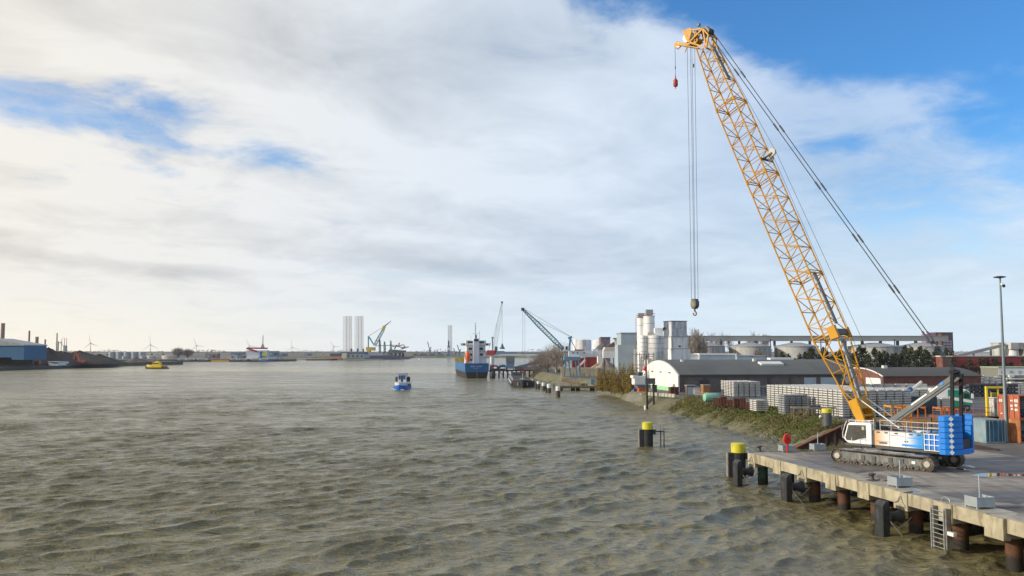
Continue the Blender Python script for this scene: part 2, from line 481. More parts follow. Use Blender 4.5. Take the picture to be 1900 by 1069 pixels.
def build_land():
    top = [Vector((a[0], a[1], ZL)) for _, a in SHORE]
    poly = [J(0.3, 23.5, ZL - 0.02)] + [Vector((p.x, p.y, ZL - 0.02)) for p in top] + [Vector((6000, 6000, ZL - .02)), Vector((6000, -400, ZL - .02)), J(120, 23.5, ZL - .02)]
    bm = MB(); bm.add(poly, [tuple(range(len(poly)))])
    o = bm.build('yard_ground', M_YARD); tag(o, kind='structure')
    import bmesh
    b = bmesh.new(); b.from_mesh(o.data); bmesh.ops.triangulate(b, faces=b.faces); b.to_mesh(o.data); b.free()
    # the sloping bank, with small steps so the slope is uneven
    rnd = random.Random(3)
    pts = []
    N = 8
    S2 = []
    for (s0, t0), (s1, t1) in zip(SHORE, SHORE[1:]):
        L = math.dist(s0, s1); k = max(1, min(40, int(L / 3)))
        for i in range(k):
            f = i / k
            S2.append((tuple(s0[j] * (1 - f) + s1[j] * f for j in (0, 1)), tuple(t0[j] * (1 - f) + t1[j] * f for j in (0, 1))))
    S2.append(SHORE[-1])
    vs = []
    for s_, t_ in S2:
        jit = rnd.uniform(-0.7, 0.7)
        for k in range(N + 1):
            f = k / N
            x = (s_[0] - 1.2 + jit) * (1 - f) + t_[0] * f; y = s_[1] * (1 - f) + t_[1] * f
            z = -0.6 + ((ZL + 0.6 - 0.01) * f ** 0.85 if s_[1] > 117.2 else 1.15 * f) + (rnd.uniform(-.12, .12) if 0 < k < N else 0)
            vs.append((x, y, z))
    fs = []
    for i in range(len(S2) - 1):
        for k in range(N):
            a = i * (N + 1) + k; fs.append((a, a + 1, a + N + 2, a + N + 1))
    o = MB().add(vs, fs).build('river_bank', M_BANK, smooth=True); tag(o, kind='structure')
    return S2
S2 = build_land()

# ---- distant shores: low flat land with a dark stone edge
def shore_sheet(name, pts, z=2.2, m=None):
    poly = [Vector((x, y, z)) for x, y in pts]
    n = len(poly)
    lo = [Vector((p.x, p.y, -0.5)) for p in poly]
    o = MB().add(poly + lo, [tuple(range(n))] + [(i, (i + 1) % n, (i + 1) % n + n, i + n) for i in range(n)]).build(name, m or M_FAR)
    tag(o, kind='structure'); return o
def W(px, D): return ((px - 950) / FPX * D, D)
shore_sheet('coal_quay_ground', [(-357, 300), (-342, 556), (-331, 705), (-318, 745), (-304, 800), (-330, 830), (-700, 850), (-1200, 560), (-900, 250)], 3.0)
shore_sheet('far_bank', [W(200, 960), W(330, 1005), W(530, 1020), W(552, 1060), W(540, 1300), W(300, 1800), (-2600, 1900), (-2600, 900)], 2.4)
shore_sheet('distant_shore', [W(500, 1420), W(640, 1330), W(760, 1400), W(770, 1560), W(1000, 1580), W(1160, 1580), (1200, 7000), (-4500, 7000), (-3000, 1950)], 2.6)
# ---------------------------------------------------------------- jetty in the foreground
M_CONC = mat('fascia_concrete', (0.385, 0.34, 0.235), 0.85, var=0.2, vs=0.9, stain=(0.15, 0.125, 0.08), sw=0.42, ss=(1, 1, 0.25), bump=0.01, bs=6)
M_CROSS = mat('crosshead_concrete', (0.30, 0.285, 0.25), 0.88, var=0.12, vs=1.2, stain=(0.14, 0.12, 0.10), sw=0.2)
M_DECK = ground_mat('deck_surface', (0.30, 0.27, 0.22), (0.38, 0.345, 0.28), (0.085, 0.08, 0.078), wet=0.9, scale=0.11)
M_APRON = ground_mat('apron_asphalt', (0.165, 0.145, 0.125), (0.30, 0.265, 0.22), (0.07, 0.066, 0.066), wet=.8, scale=0.06, stops=(.34, .54))
def pile_mat(name, top, mid, low):
    m = bpy.data.materials.new(name); m.use_nodes = True
    t = NT(m.node_tree); out = t.n('ShaderNodeOutputMaterial'); p = t.n('ShaderNodeBsdfPrincipled'); t.l(p.outputs[0], out.inputs[0])
    vec = t.n('ShaderNodeTexCoord').outputs['Object']; sp = t.n('ShaderNodeSeparateXYZ'); t.l(vec, sp.inputs[0])
    z = t.m('ADD', sp.outputs[2], t.m('MULTIPLY', t.m('SUBTRACT', t.noise(vec, 2.2, 5, 0.6), 0.5), 0.7))
    c = t.mix(t.smooth(t.noise(vec, 1.6, 5, 0.6), 0.35, 0.65), top, mid)
    c = t.mix(t.smooth(z, 0.45, 0.75), low, c)         # tide mark: weed and slime below
    t.l(c, p.inputs['Base Color']); p.inputs['Roughness'].default_value = 0.8
    return m
M_PILE = pile_mat('rusty_pile_steel', (0.115, 0.045, 0.018), (0.055, 0.027, 0.018), (0.022, 0.018, 0.014))
M_PILEG = pile_mat('green_pile_paint', (0.02, 0.10, 0.075), (0.03, 0.085, 0.065), (0.02, 0.025, 0.018))
M_BLACKP = pile_mat('black_dolphin_pile', (0.014, 0.014, 0.015), (0.024, 0.024, 0.026), (0.018, 0.016, 0.010))
M_RUBBER = mat('black_rubber', (0.025, 0.025, 0.027), 0.6, var=0.2)
M_FPAN = mat('dark_fender_panel', (0.022, 0.023, 0.026), 0.55, var=0.4, vs=2.0, stain=(0.075, 0.075, 0.075), sw=0.3)
M_GALV = mat('galvanised_steel', (0.36, 0.40, 0.42), 0.5, metal=0.3, var=0.10)
M_CHAIN = mat('chain_steel', (0.30, 0.28, 0.25), 0.6, metal=0.4)
M_YEL = mat('yellow_paint', (0.60, 0.53, 0.03), 0.5, var=0.06, stain=(0.30, 0.26, 0.08), sw=0.25)
M_WHITE = mat('white_paint', (0.72, 0.72, 0.70), 0.5, var=0.05)
M_TIMBER = mat('grey_timber', (0.22, 0.20, 0.17), 0.9, var=0.25, vs=3, stain=(0.07, 0.06, 0.04), sw=0.3, ss=(4, 4, 0.4))
M_RED = mat('red_paint', (0.62, 0.02, 0.015), 0.45, var=0.05)

jetty = thing('jetty', 'long concrete jetty on rusty steel piles carrying the big yellow crane', 'jetty', J(0, 0, 0), 0)
JM = Matrix.Translation(-J(0, 0, 0))
def jb(mb):  # world → jetty-local
    mb.v = [tuple(JM @ Vector(v)) for v in mb.v]; return mb
def jbox(mb, t0, t1, b0, b1, z0, z1):
    vs = [J(t, b, z) for z in (z0, z1) for t, b in ((t0, b0), (t1, b0), (t1, b1), (t0, b1))]
    return mb.add(vs, [(0, 3, 2, 1), (4, 5, 6, 7), (0, 1, 5, 4), (1, 2, 6, 5), (2, 3, 7, 6), (3, 0, 4, 7)])
blocks = [(1388, 1401), (1434.3, 1448.5), (1479.5, 1496.6), (1531.9, 1550.7), (1591.2, 1612.3), (1658.4, 1683.9), (1737.9, 1766.6), (1831.1, 1867)]
BT = [(edge_t(a), edge_t(b)) for a, b in blocks]
BT[0] = (0.0, BT[0][1])
sp_ = (BT[7][0] - BT[0][0]) / 7.0
BT = [(k * sp_, k * sp_ + 1.45) for k in range(8)] if False else BT
for k in range(1, 14): BT.append((BT[7][0] + k * 5.4, BT[7][1] + k * 5.4))
JL = BT[-1][1]
# deck slab: a kerb-like concrete strip along the edge, asphalt-coloured deck behind it
jb(jbox(MB(), 0, JL, 0.28, 2.2, 2.2, ZL)).build('edge_slab', M_DECK, jetty)
jb(jbox(MB(), 0, JL, 2.2, 24, 2.15, ZL - 0.004)).build('deck', M_APRON, jetty)
for i, (a, b) in enumerate(BT):
    jb(jbox(MB(), a, b, -0.06 if i != 7 else -0.25, 0.28, 1.72 if i != 7 else 1.66, ZL - 0.01)).build('crosshead_end', M_CONC, jetty, bevel=0.02)
    jb(jbox(MB(), a + 0.05, b - 0.05, 0.30, 15.5, 1.75, 2.19)).build('crosshead', M_CROSS, jetty)
    if i < len(BT) - 1:
        jb(jbox(MB(), b + 0.02, BT[i + 1][0] - 0.02, 0.0, 0.27, 2.12, ZL - 0.004)).build('fascia_panel', M_CONC, jetty, bevel=0.02)
    for row in range(3):
        c = J((a + b) / 2, 1.15 + row * 5.2, 0)
        r_ = 0.50
        mb = MB(); n = 20
        mb.lathe([(r_, -3.0), (r_, 1.745)], c, n)
        for v in range(len(mb.v)): pass
        jb(mb).build('pile', M_PILEG if (i == 0 and row == 0) else M_PILE, jetty, smooth=True)
for i in (0, 2, 5):
    a, b = BT[i]; m_ = (a + b) / 2
    mb = MB()
    pts = [J(a + 0.15, -0.10, 2.15), J(m_ - 0.2, -0.14, 2.30), J(m_ + 0.1, -0.14, 2.72), J(m_ + 0.35, -0.12, 2.25), J(b - 0.15, -0.12, 2.0)]
    mb.path(pts, 0.035, 6)
    jb(mb).build('chain_loop', M_CHAIN, jetty)
# land wall under the back edge of the deck
jb(jbox(MB(), 0.0, JL, 15.6, 16.0, -1, 2.14)).build('back_wall', M_CROSS, jetty)

# ---- fenders
def fender(i, label):
    a, b = BT[i]; m_ = (a + b) / 2
    base = J(m_, -0.06, 0)
    t = thing('quay_fender', label, 'fender', base, 0, 'black fenders hung along the jetty')
    M = Matrix.Translation(-base)
    def lc(mb): mb.v = [tuple(M @ Vector(v)) for v in mb.v]; return mb
    mb = MB(); vs = [J(tt, bb, z) for tt, bb, z in (
        (m_-.62, -1.75, -.4), (m_+.42, -1.75, -.4), (m_+.42, -1.20, -.4), (m_-.62, -1.20, -.4),
        (m_-.62, -1.75, 2.1), (m_+.42, -1.75, 2.1), (m_+.42, -1.20, 2.1), (m_-.62, -1.20, 2.1),
        (m_-.62, -1.5, 2.4), (m_+.42, -1.5, 2.4), (m_+.42, -1.20, 2.4), (m_-.62, -1.20, 2.4))]
    mb.add(vs, [(0, 3, 2, 1), (0, 1, 5, 4), (1, 2, 6, 5), (2, 3, 7, 6), (3, 0, 4, 7), (4, 5, 9, 8), (5, 6, 10, 9), (6, 7, 11, 10), (7, 4, 8, 11), (8, 9, 10, 11)])
    lc(mb).build('fender_panel', M_FPAN, t, bevel=0.03)
    mb = MB(); mb.lathe([(0.52, 0), (0.50, .1), (0.34, .3), (0.34, .8), (0.5, 1.1), (.5, 1.2)], J(m_, -1.22, 1.25), 18, axis=IN)
    lc(mb).build('rubber_cone', M_RUBBER, t, smooth=True)
    mb = MB()
    for off in (-.45, .5):
        mb.path([J(m_ + off, -1.2, 1.0), J(m_ + off, -.5, .55), J(m_ + off, -.1, .75), J(m_ + off, .5, 1.3)], 0.035, 5)
    lc(mb).build('chain', M_CHAIN, t)
    mb = MB(); mb.path([J(m_ + .55, -1.2, .95), J(m_ + .75, -.55, .1), J(m_ + .8, -.3, -.3)], 0.04, 5)
    lc(mb).build('chain', M_CHAIN, t)
    return t
fender(0, 'dark rubber fender panel at the far corner of the jetty beside the yellow-topped pile')
fender(2, 'dark fender panel between the second and third rusty piles, below the middle fascia')
fender(5, 'nearest dark fender panel, just left of the steel ladder on the jetty')

# ---- ladder
def ladder():
    a, b = edge_t(1739), edge_t(1763)
    base = J((a + b) / 2, -0.1, 0)
    t = thing('quay_ladder', 'steel quay ladder between two timber posts, down from the jetty edge to the water', 'ladder', base)
    M = Matrix.Translation(-base)
    def lc(mb): mb.v = [tuple(M @ Vector(v)) for v in mb.v]; return mb
    for tt in (a, b):
        lc(jbox(MB(), tt - .14, tt + .14, -.45, -.08, -.6, 2.72)).build('post', M_TIMBER, t, bevel=0.02)
        lc(jbox(MB(), tt - .03, tt + .03, -.56, -.46, -.5, 2.60)).build('stringer', M_GALV, t)
    z = 0.1
    while z < 2.6:
        lc(MB().tube(J(a, -.5, z), J(b, -.5, z), 0.022, 6)).build('rung', M_GALV, t); z += 0.3
    mb = MB(); k = [J((a + b) / 2 + .45 * math.cos(q), .15, ZL + .38 * math.sin(q)) for q in np.linspace(0, math.pi, 9)]
    mb.path(k, .025, 6); lc(mb).build('grab_hoop', M_GALV, t)
    lc(jbox(MB(), b + .16, b + .75, -.42, -.18, 1.05, 1.28)).build('timber_stub', M_WHITE, t)
ladder()

# ---- metal crates standing on the jetty
def crate(px, py, label, pole=1.0, wd=(1.25, 0.95, 0.55)):
    p = G(px, py, ZL)
    t = thing('metal_crate', label, 'crate', p, math.atan2(E.y, E.x) + math.pi / 2, 'grey steel crates set along the jetty edge')
    w_, d_, h_ = wd
    mb = MB(); th = .03
    mb.bb(-w_/2, w_/2, -d_/2, -d_/2+th, .12, .12+h_); mb.bb(-w_/2, w_/2, d_/2-th, d_/2, .12, .12+h_)
    mb.bb(-w_/2, -w_/2+th, -d_/2+th, d_/2-th, .12, .12+h_); mb.bb(w_/2-th, w_/2, -d_/2+th, d_/2-th, .12, .12+h_)
    mb.bb(-w_/2+th, w_/2-th, -d_/2+th, d_/2-th, .13, .12+h_*.75)
    for k in range(5):
        z = .17 + k * (h_ - .06) / 4
        mb.bb(-w_/2-.018, w_/2+.018, -d_/2-.018, -d_/2, z-.022, z+.022)
        mb.bb(-w_/2-.018, -w_/2, -d_/2, d_/2, z-.022, z+.022)
        mb.bb(w_/2, w_/2+.018, -d_/2, d_/2, z-.022, z+.022)
        mb.bb(-w_/2-.018, w_/2+.018, d_/2, d_/2+.018, z-.022, z+.022)
    mb.build('crate_box', M_GALV, t)
    for sx in (-1, 1):
        for sy in (-1, 1):
            MB().bb(sx*(w_/2-.06)-.05, sx*(w_/2-.06)+.05, sy*(d_/2-.06)-.05, sy*(d_/2-.06)+.05, 0, .125).build('foot', M_GALV, t)
    MB().tube((0.1, 0.1, .5), (0.1, 0.1, .6 + h_ * .2 + pole), .045, 8).build('post', M_GALV, t)
    return p
PC = crate(1459, 838.5, 'steel crate with the red lifebuoy case, nearest the far corner of the jetty', 1.0)
crate(1517, 836, 'steel crate with a bare post, just left of the crane tracks', 1.1)
crate(1670, 903, 'steel crate in front of the crane tracks, halfway along the jetty edge', 1.25, (1.3, 1.15, .62))
crate(1818, 942, 'nearest steel crate, at the right beyond the quay ladder', 1.35, (1.3, 1.15, .62))
# lifebuoy case on its post
t = thing('lifebuoy_case', 'bright red lifebuoy case on a red post at the jetty corner', 'lifebuoy', PC + Vector((-.12, -.45, .0)), R(20))
MB().tube((0, -.1, 0), (0, -.1, .9), .09, 8).build('post', M_RED, t)
mb = MB(); mb.lathe([(0.30, -.12), (0.41, -.09), (0.42, .09), (0.31, .13), (0.16, .15)], (0, -.12, 1.35), 24, axis=(0, -1, 0))
mb.v = [(x, y, 1.35 + (z - 1.35) * 1.25) for x, y, z in mb.v]; mb.build('case', M_RED, t, smooth=True)
MB().lathe([(0.15, .12), (0.15, .16), (0.02, .17)], (0, -.14, 1.35), 16, axis=(0, -1, 0)).build('hub', mat('dark_red_paint', (0.35, 0.01, 0.01), .5), t)

def bollard(px, py, label):
    t = thing('mooring_bollard', label, 'bollard', G(px, py, ZL), R(30), 'small iron bollards on the jetty')
    m = mat('bollard_iron', (0.10, 0.09, 0.085), .6, .3, var=.3, stain=(0.2, .09, .04), sw=.3)
    MB().lathe([(0.42, 0), (0.42, .06), (.25, .09)], (0, 0, 0), 16).build('base', m, t)
    MB().lathe([(0.2, .09), (.16, .25), (.17, .42), (.27, .5), (.27, .56), (.14, .62)], (0, 0, 0), 16).build('post', m, t, smooth=True)
    MB().tube((0, 0, .45), (.42, 0, .5), .08, 8, .06).build('horn', m, t)
    mb = MB(); mb.tube((0, 0, .45), (-.42, 0, .5), .08, 8, .06); mb.build('horn', m, t)
    return t
bollard(1409, 838, 'iron bollard at the far corner of the jetty, left of the lifebuoy case')
bt = bollard(1618, 892, 'iron bollard with a rope end, on the jetty edge in front of the crane')
rm = mat('old_rope', (0.33, 0.20, 0.14), .9, var=.3)
ro = MB().path([Vector((-1.5 + .12*i, -.25 + .16*math.sin(i*1.3), .05 + (.05 if i % 2 else 0))) for i in range(13)], .05, 5).build('mooring_rope', rm, None, bt.location, R(140))
tag(ro, 'frayed pinkish rope end lying beside the bollard in front of the crane', 'rope')

# ---- dolphins (black piles with yellow tops)
def dolphin(px, py, label, r_=0.78, ztop=3.35, side=True, frame=False):
    p = G(px, py, 0.0)
    t = thing('dolphin_pile', label, 'mooring pile', p, 0, 'black mooring piles with yellow tops')
    MB().lathe([(r_, -2), (r_, ztop - .95)], (0, 0, 0), 28).build('pile', M_BLACKP, t, smooth=True)
    MB().lathe([(r_ + .04, ztop - .95), (r_ + .04, ztop - .04), (r_ - .02, ztop)], (0, 0, 0), 28).build('yellow_cap', M_YEL, t, smooth=True)
    if side:
        MB().bb(-r_ - .42, -r_ + .10, -.45, .35, -1, ztop - 1.0).build('rubbing_panel', M_FPAN, t)
        MB().bb(-r_ - .52, -r_ - .425, -.40, .30, -1, ztop - .95).build('timber_facing', M_TIMBER, t)
        mb = MB(); mb.lathe([(.2, 0), (.17, .3), (.27, .42), (.27, .5), (.2, .56)], (r_ + .1, -.35, ztop - .95), 14); mb.build('bollard_head', M_WHITE, t, smooth=True)
        mb = MB(); mb.bb(r_ - .15, r_ + .3, -.6, -.1, ztop - 1.6, ztop - .955); mb.build('bollard_seat', M_FPAN, t)
    if frame:
        mb = MB()
        for x in (1.75, 2.2): mb.tube((x, -.2, -1), (x, -.2, ztop - 1.2), .07, 8)
        mb.beam((r_ - .2, -.2, ztop - 1.25), (2.3, -.2, ztop - 1.25), .14, .14)
        mb.tube((2.2, -.2, ztop - 1.2), (2.2, -.2, ztop - .4), .03, 6); mb.tube((1.75, -.2, ztop - 1.2), (1.75, -.2, ztop - .4), .03, 6)
        mb.build('side_frame', M_FPAN, t)
    return t
dolphin(1371, 884, 'thick black pile with yellow cap in the water at the jetty corner', .72, 3.45)
dolphin(1202, 829, 'lone black pile with yellow cap standing out in the open water', .72, 3.35, True, True)
p = G(1535, 790, ZL)
t = thing('quay_bollard', 'grey post with yellow cap on the stone bank behind the crane cab', 'bollard', p)
MB().lathe([(.62, 0), (.62, 1.75)], (0, 0, 0), 22).build('post', mat('grey_paint', (.08, .085, .09), .5), t, smooth=True)
MB().lathe([(.68, 1.75), (.68, 2.25), (.62, 2.3)], (0, 0, 0), 22).build('yellow_cap', M_YEL, t, smooth=True)
for s_ in (-1, 1): MB().lathe([(.12, 0), (.12, .2), (.2, .24), (.2, .34)], (s_ * .66, 0, 1.2), 12, axis=(s_, 0, .2)).build('side_horn', M_WHITE, t)

# rain puddles standing on the apron
def puddle(pts, label=None):
    rn = random.Random(len(pts)); c = [G(px, py, ZL) for px, py in pts]; poly = []
    n = len(c)
    for i in range(n):
        p0, p1, p2, p3 = c[i - 1], c[i], c[(i + 1) % n], c[(i + 2) % n]
        for k in range(6):
            t_ = k / 6; q = .5 * ((2 * p1) + (p2 - p0) * t_ + (2 * p0 - 5 * p1 + 4 * p2 - p3) * t_ ** 2 + (3 * p1 - p0 - 3 * p2 + p3) * t_ ** 3); poly.append((q.x, q.y, ZL + .002))
    tag(MB().add(poly, [tuple(range(len(poly)))]).build('puddle', M_POOL), kind='structure')
M_POOL = mat('puddle_water', (0.03, 0.03, 0.028), .03, var=.05)
puddle([(1804, 882.5), (1820, 878.5), (1850, 878), (1880, 879.5), (1915, 880.5), (1915, 883), (1860, 883.5), (1830, 885)])
puddle([(1772, 869.5), (1780, 868.5), (1792, 871.5), (1786, 872.5), (1776, 871)])
puddle([(1792, 864.5), (1800, 864), (1812, 867), (1804, 867.5)])
puddle([(1676, 914), (1690, 911.5), (1706, 911.5), (1702, 914), (1688, 915.5)])
puddle([(1900, 958), (1930, 952), (1960, 955), (1950, 962), (1915, 962)])

# joints across the deck, oily drips and loose gear near the edge
M_JOINT = mat('joint_tar', (.05, .047, .044), .8)
jn = MB()
for a, b in BT[:12]: jbox(jn, a - .03, a + .01, .02, 23.5, ZL + .001, ZL + .0035)
jbox(jn, 0.02, JL, 2.17, 2.23, ZL + .0045, ZL + .0062)
jb(jn).build('deck_joint', M_JOINT, jetty)['kind'] = 'stuff'
# ---------------------------------------------------------------- crawler crane (x: to the rear, y: far side)
U = Vector((0.6392, -0.7690, 0)).normalized(); V = Vector((-U.y, U.x, 0))
CO = Vector((34.5, 78.3, ZL)); CRZ = math.atan2(U.y, U.x)
def cl(p):
    d = Vector(p) - CO
    return Vector((d.dot(U), d.dot(V), d.z))
def cpl(px, py, v=0.0): return cl(PL(px, py, CO + V * v, V))   # pixel → crane-local point in the plane y = v
crane = thing('crawler_crane', 'huge yellow lattice-boom crawler crane with white cab and blue counterweights on the jetty', 'crane', CO, CRZ)
C_YEL = mat('crane_yellow', (0.54, 0.262, 0.006), 0.5, spec=.3, var=0.07, vs=.6, stain=(0.38, 0.17, 0.03), sw=-.05)
C_BLUE = mat('crane_blue', (0.005, 0.19, 0.66), 0.42, var=0.06, stain=(0.02, .12, .34), sw=.0)
C_WHITE = mat('crane_white', (0.80, 0.80, 0.79), 0.4, var=0.05, stain=(.4, .37, .33), sw=-.05)
C_GREY = mat('crane_dark_grey', (0.065, 0.068, 0.068), 0.5, var=0.15)
C_MID = mat('crane_mid_grey', (0.135, 0.145, 0.145), 0.5, var=0.15)
C_TRACK = mat('track_steel', (0.075, 0.062, 0.050), 0.7, .3, var=0.35, vs=4, stain=(0.24, .20, .15), sw=.5, ss=(1, 1, 1))
C_FRAME = mat('track_frame_grey', (0.115, 0.125, 0.12), 0.6, var=0.15, stain=(.26, .23, .18), sw=.5)
C_GLASS = mat('dark_glass', (0.035, 0.034, 0.028), 0.08, var=.2)
C_ROPE = mat('wire_rope', (0.055, 0.06, 0.065), 0.5, .5)
C_GRATE = mat('grating_steel', (0.30, 0.315, 0.33), 0.6, .2, var=.2, vs=6)

# --- undercarriage
def track(yc, name_m):
    tr = bpy.data.objects.new('crawler_track', None); COL.objects.link(tr); tr.parent = crane; tr.location = (0, yc, 0)
    L = 4.7; H = 1.28; r0 = H / 2; n = 62
    # loop path
    loop = []
    xs = L - r0
    per = 2 * (2 * xs) + 2 * math.pi * r0
    for k in range(n):
        s = per * k / n
        if s < 2 * xs: loop.append((-xs + s, H, 0.0))
        elif s < 2 * xs + math.pi * r0:
            q = (s - 2 * xs) / r0; loop.append((xs + r0 * math.sin(q), r0 + r0 * math.cos(q), q))
        elif s < 4 * xs + math.pi * r0: loop.append((xs - (s - 2 * xs - math.pi * r0), 0.0, math.pi))
        else:
            q = math.pi + (s - 4 * xs - math.pi * r0) / r0; loop.append((-xs + r0 * math.sin(q), r0 + r0 * math.cos(q), q))
    mb = MB(); step = per / n
    for x, z, q in loop:
        sag = -0.05 * math.sin((x / xs + 1) * math.pi * 2) ** 2 if (q == 0.0) else 0
        M = Matrix.Rotation(q, 4, 'Y')
        cx = x - math.sin(q) * .05; cz = z - math.cos(q) * .05 + sag
        mb.box((cx, 0, cz), (step * .84, .92, .07), M=M)
        gx = x + math.sin(q) * .0; gz = z + math.cos(q) * 0 + sag
        mb.box((x - math.sin(q) * .015, 0, z - math.cos(q) * .015 + sag), (.05, .92, .06), M=M)
        for sy in (-.2, .2): mb.box((x - math.sin(q) * .13, sy, z - math.cos(q) * .13 + sag), (step * .98, .1, .1), M=M)
    mb.build('track_shoes', C_TRACK, tr)
    poly = [(-3.85, .25), (3.7, .25), (3.9, .5), (3.7, .96), (-3.7, 1.06), (-4.0, .6)]
    MB().prism(poly, -.33, .33, lambda p, q: (p[0], q, p[1])).build('side_frame', C_FRAME, tr, bevel=.02)
    for x, r_, nm in ((-xs, .50, 'idler_wheel'), (xs, .50, 'sprocket')):
        mb = MB().lathe([(.30, -.36), (r_, -.34), (r_, .34), (.30, .36)], (x, 0, r0), 26, axis=(0, 1, 0)); w_ = mb.build(nm, C_TRACK, tr, smooth=False)
        MB().lathe([(.26, -.44), (.27, -.35)], (x, 0, r0), 20, axis=(0, 1, 0)).build('hub', mat('hub_paint', (.42, .40, .35), .6), w_)
    for k in range(13):
        x = -3.5 + k * .56
        mb = MB().lathe([(.10, -.40), (.20, -.39), (.20, .39), (.10, .40)], (x, 0, .30), 12, axis=(0, 1, 0)); mb.build('roller', C_GREY, tr)
    for x in (-1.6, -.6, .9, 1.9):
        MB().bb(x - .16, x + .16, -.40, -.335, .42, .88).build('frame_pocket', C_GREY, tr)
    MB().bb(2.75, 3.05, -.345, -.335, .55, .78).build('plate', C_WHITE, tr)
    return tr
track(-2.53, ''); track(2.53, '')
MB().bb(-1.4, 1.4, -2.2, 2.2, .42, 1.12).build('carbody', C_GREY, crane, bevel=.05)
for x in (-1.9, 1.9): MB().bb(x - .45, x + .45, -2.2, 2.2, .5, 1.0).build('cross_beam', C_GREY, crane, bevel=.05)
MB().lathe([(1.25, 1.05), (1.25, 1.5)], (0, 0, 0), 30).build('slew_ring', C_GREY, crane)
MB().bb(-3.9, 4.0, -2.95, -2.0, 1.24, 1.265).build('track_walkway', C_GRATE, crane)
MB().bb(-2.2, 2.6, -2.0, -1.65, 1.26, 1.30).build('track_walkway', C_GRATE, crane)

# --- upper works
MB().bb(-2.4, 4.9, -1.55, 1.55, 1.42, 1.85).build('slewing_platform', C_GREY, crane, bevel=.03)
def livery():
    m = bpy.data.materials.new('livery_paint'); m.use_nodes = True
    t = NT(m.node_tree); out = t.n('ShaderNodeOutputMaterial'); p = t.n('ShaderNodeBsdfPrincipled'); t.l(p.outputs[0], out.inputs[0])
    sp = t.n('ShaderNodeSeparateXYZ'); vec = t.n('ShaderNodeTexCoord').outputs['Object']; t.l(vec, sp.inputs[0])
    x, z = sp.outputs[0], sp.outputs[2]
    # rows of dots that thin out: orange from the front, blue from the rear, printed on white
    band = t.m('ABSOLUTE', t.m('SINE', t.m('MULTIPLY', z, 26.0)))
    fo = t.smooth(t.m('ADD', x, t.m('MULTIPLY', band, .5)), -1.15, .75, 1.0, 0.0)
    fb = t.smooth(t.m('SUBTRACT', x, t.m('MULTIPLY', band, .4)), 1.35, 2.75)
    c = t.mix(t.m('MULTIPLY', fo, 1.0), (0.74, .74, .73), (0.62, .27, .03)); c = t.mix(fb, c, (.02, .27, .66))
    t.l(c, p.inputs['Base Color']); p.inputs['Roughness'].default_value = .4
    return m
C_LIV = livery()
MB().bb(-1.1, 3.25, -1.70, -1.0, 1.72, 3.05).build('engine_housing', C_LIV, crane, bevel=.03)
MB().bb(-1.0, 3.2, 1.0, 1.7, 1.72, 3.05).build('engine_housing', C_LIV, crane, bevel=.03)
for x in (.3, 1.75): MB().bb(x - .012, x + .012, -1.712, -1.695, 1.75, 3.02).build('door_seam', C_GREY, crane)
for x in (1.62, 1.85): MB().bb(x, x + .09, -1.725, -1.70, 2.2, 2.32).build('latch', C_GREY, crane)
def capsule_bar(x0, x1, z, h, m, nm):
    pts = []
    for k in range(9): q = math.pi / 2 + math.pi * k / 8; pts.append((x0 + h / 2 * math.cos(q), z + h / 2 * math.sin(q)))
    for k in range(9): q = -math.pi / 2 + math.pi * k / 8; pts.append((x1 + h / 2 * math.cos(q), z + h / 2 * math.sin(q)))
    MB().prism(pts, -1.716, -1.70, lambda p, q: (p[0], q, p[1])).build(nm, m, crane)
capsule_bar(-.6, .0, 1.98, .14, C_GREY, 'emblem_bar')
capsule_bar(1.45, 3.0, 1.95, .17, mat('decal_blue', (.015, .25, .7), .4), 'decal_bar')
MB().bb(-.95, .2, -1.712, -1.70, 2.1, 2.13).build('door_seam', C_GREY, crane)
MB().bb(.35, 1.6, -1.712, -1.70, 2.7, 2.73).build('decal_line', C_GREY, crane); MB().bb(1.9, 3.1, -1.712, -1.70, 2.58, 2.62).build('decal_line', mat('decal_blue', (0, 0, 0)), crane)
# machinery on top (winches, hoses)
for x, y in ((-.3, 0), (.9, 0), (2.2, 0)):
    MB().lathe([(.48, -.7), (.48, -.64), (.36, -.63), (.36, .63), (.48, .64), (.48, .7)], (x, y, 2.55), 22, axis=(0, 1, 0)).build('winch_drum', C_ROPE, crane)
MB().bb(-1.0, 3.2, -.98, .98, 1.86, 2.25).build('machinery_bed', C_GREY, crane)
MB().bb(2.7, 3.9, -.8, .9, 2.26, 3.0).build('hydraulic_tank', C_MID, crane, bevel=.03)
MB().tube((2.9, .6, 3.0), (2.9, .6, 3.7), .09, 10).build('exhaust', C_GREY, crane)
# walkway and guard rail
MB().bb(-1.3, 4.75, -1.74, -1.30, 3.055, 3.085).build('roof_walkway', C_GRATE, crane)
mb = MB()
for x in (-1.15, -.55, .45, 1.85, 3.3, 4.6): mb.tube((x, -1.68, 3.08), (x, -1.68, 4.0 if x > -.6 else 4.1), .03, 6)
for z in (3.55, 3.98): mb.tube((-.55, -1.68, z), (4.6, -1.68, z), .027, 6)
for x in (3.3, 4.6): mb.tube((x, -.9, 3.08), (x, -.9, 4.0), .027, 6)
for z in (3.55, 3.98): mb.tube((3.3, -.9, z), (4.6, -.9, z), .025, 6); mb.tube((4.6, -1.68, z), (4.6, -.9, z), .025, 6)
mb.build('guard_rail', mat('rail_paint', (.60, .58, .54), .5), crane)
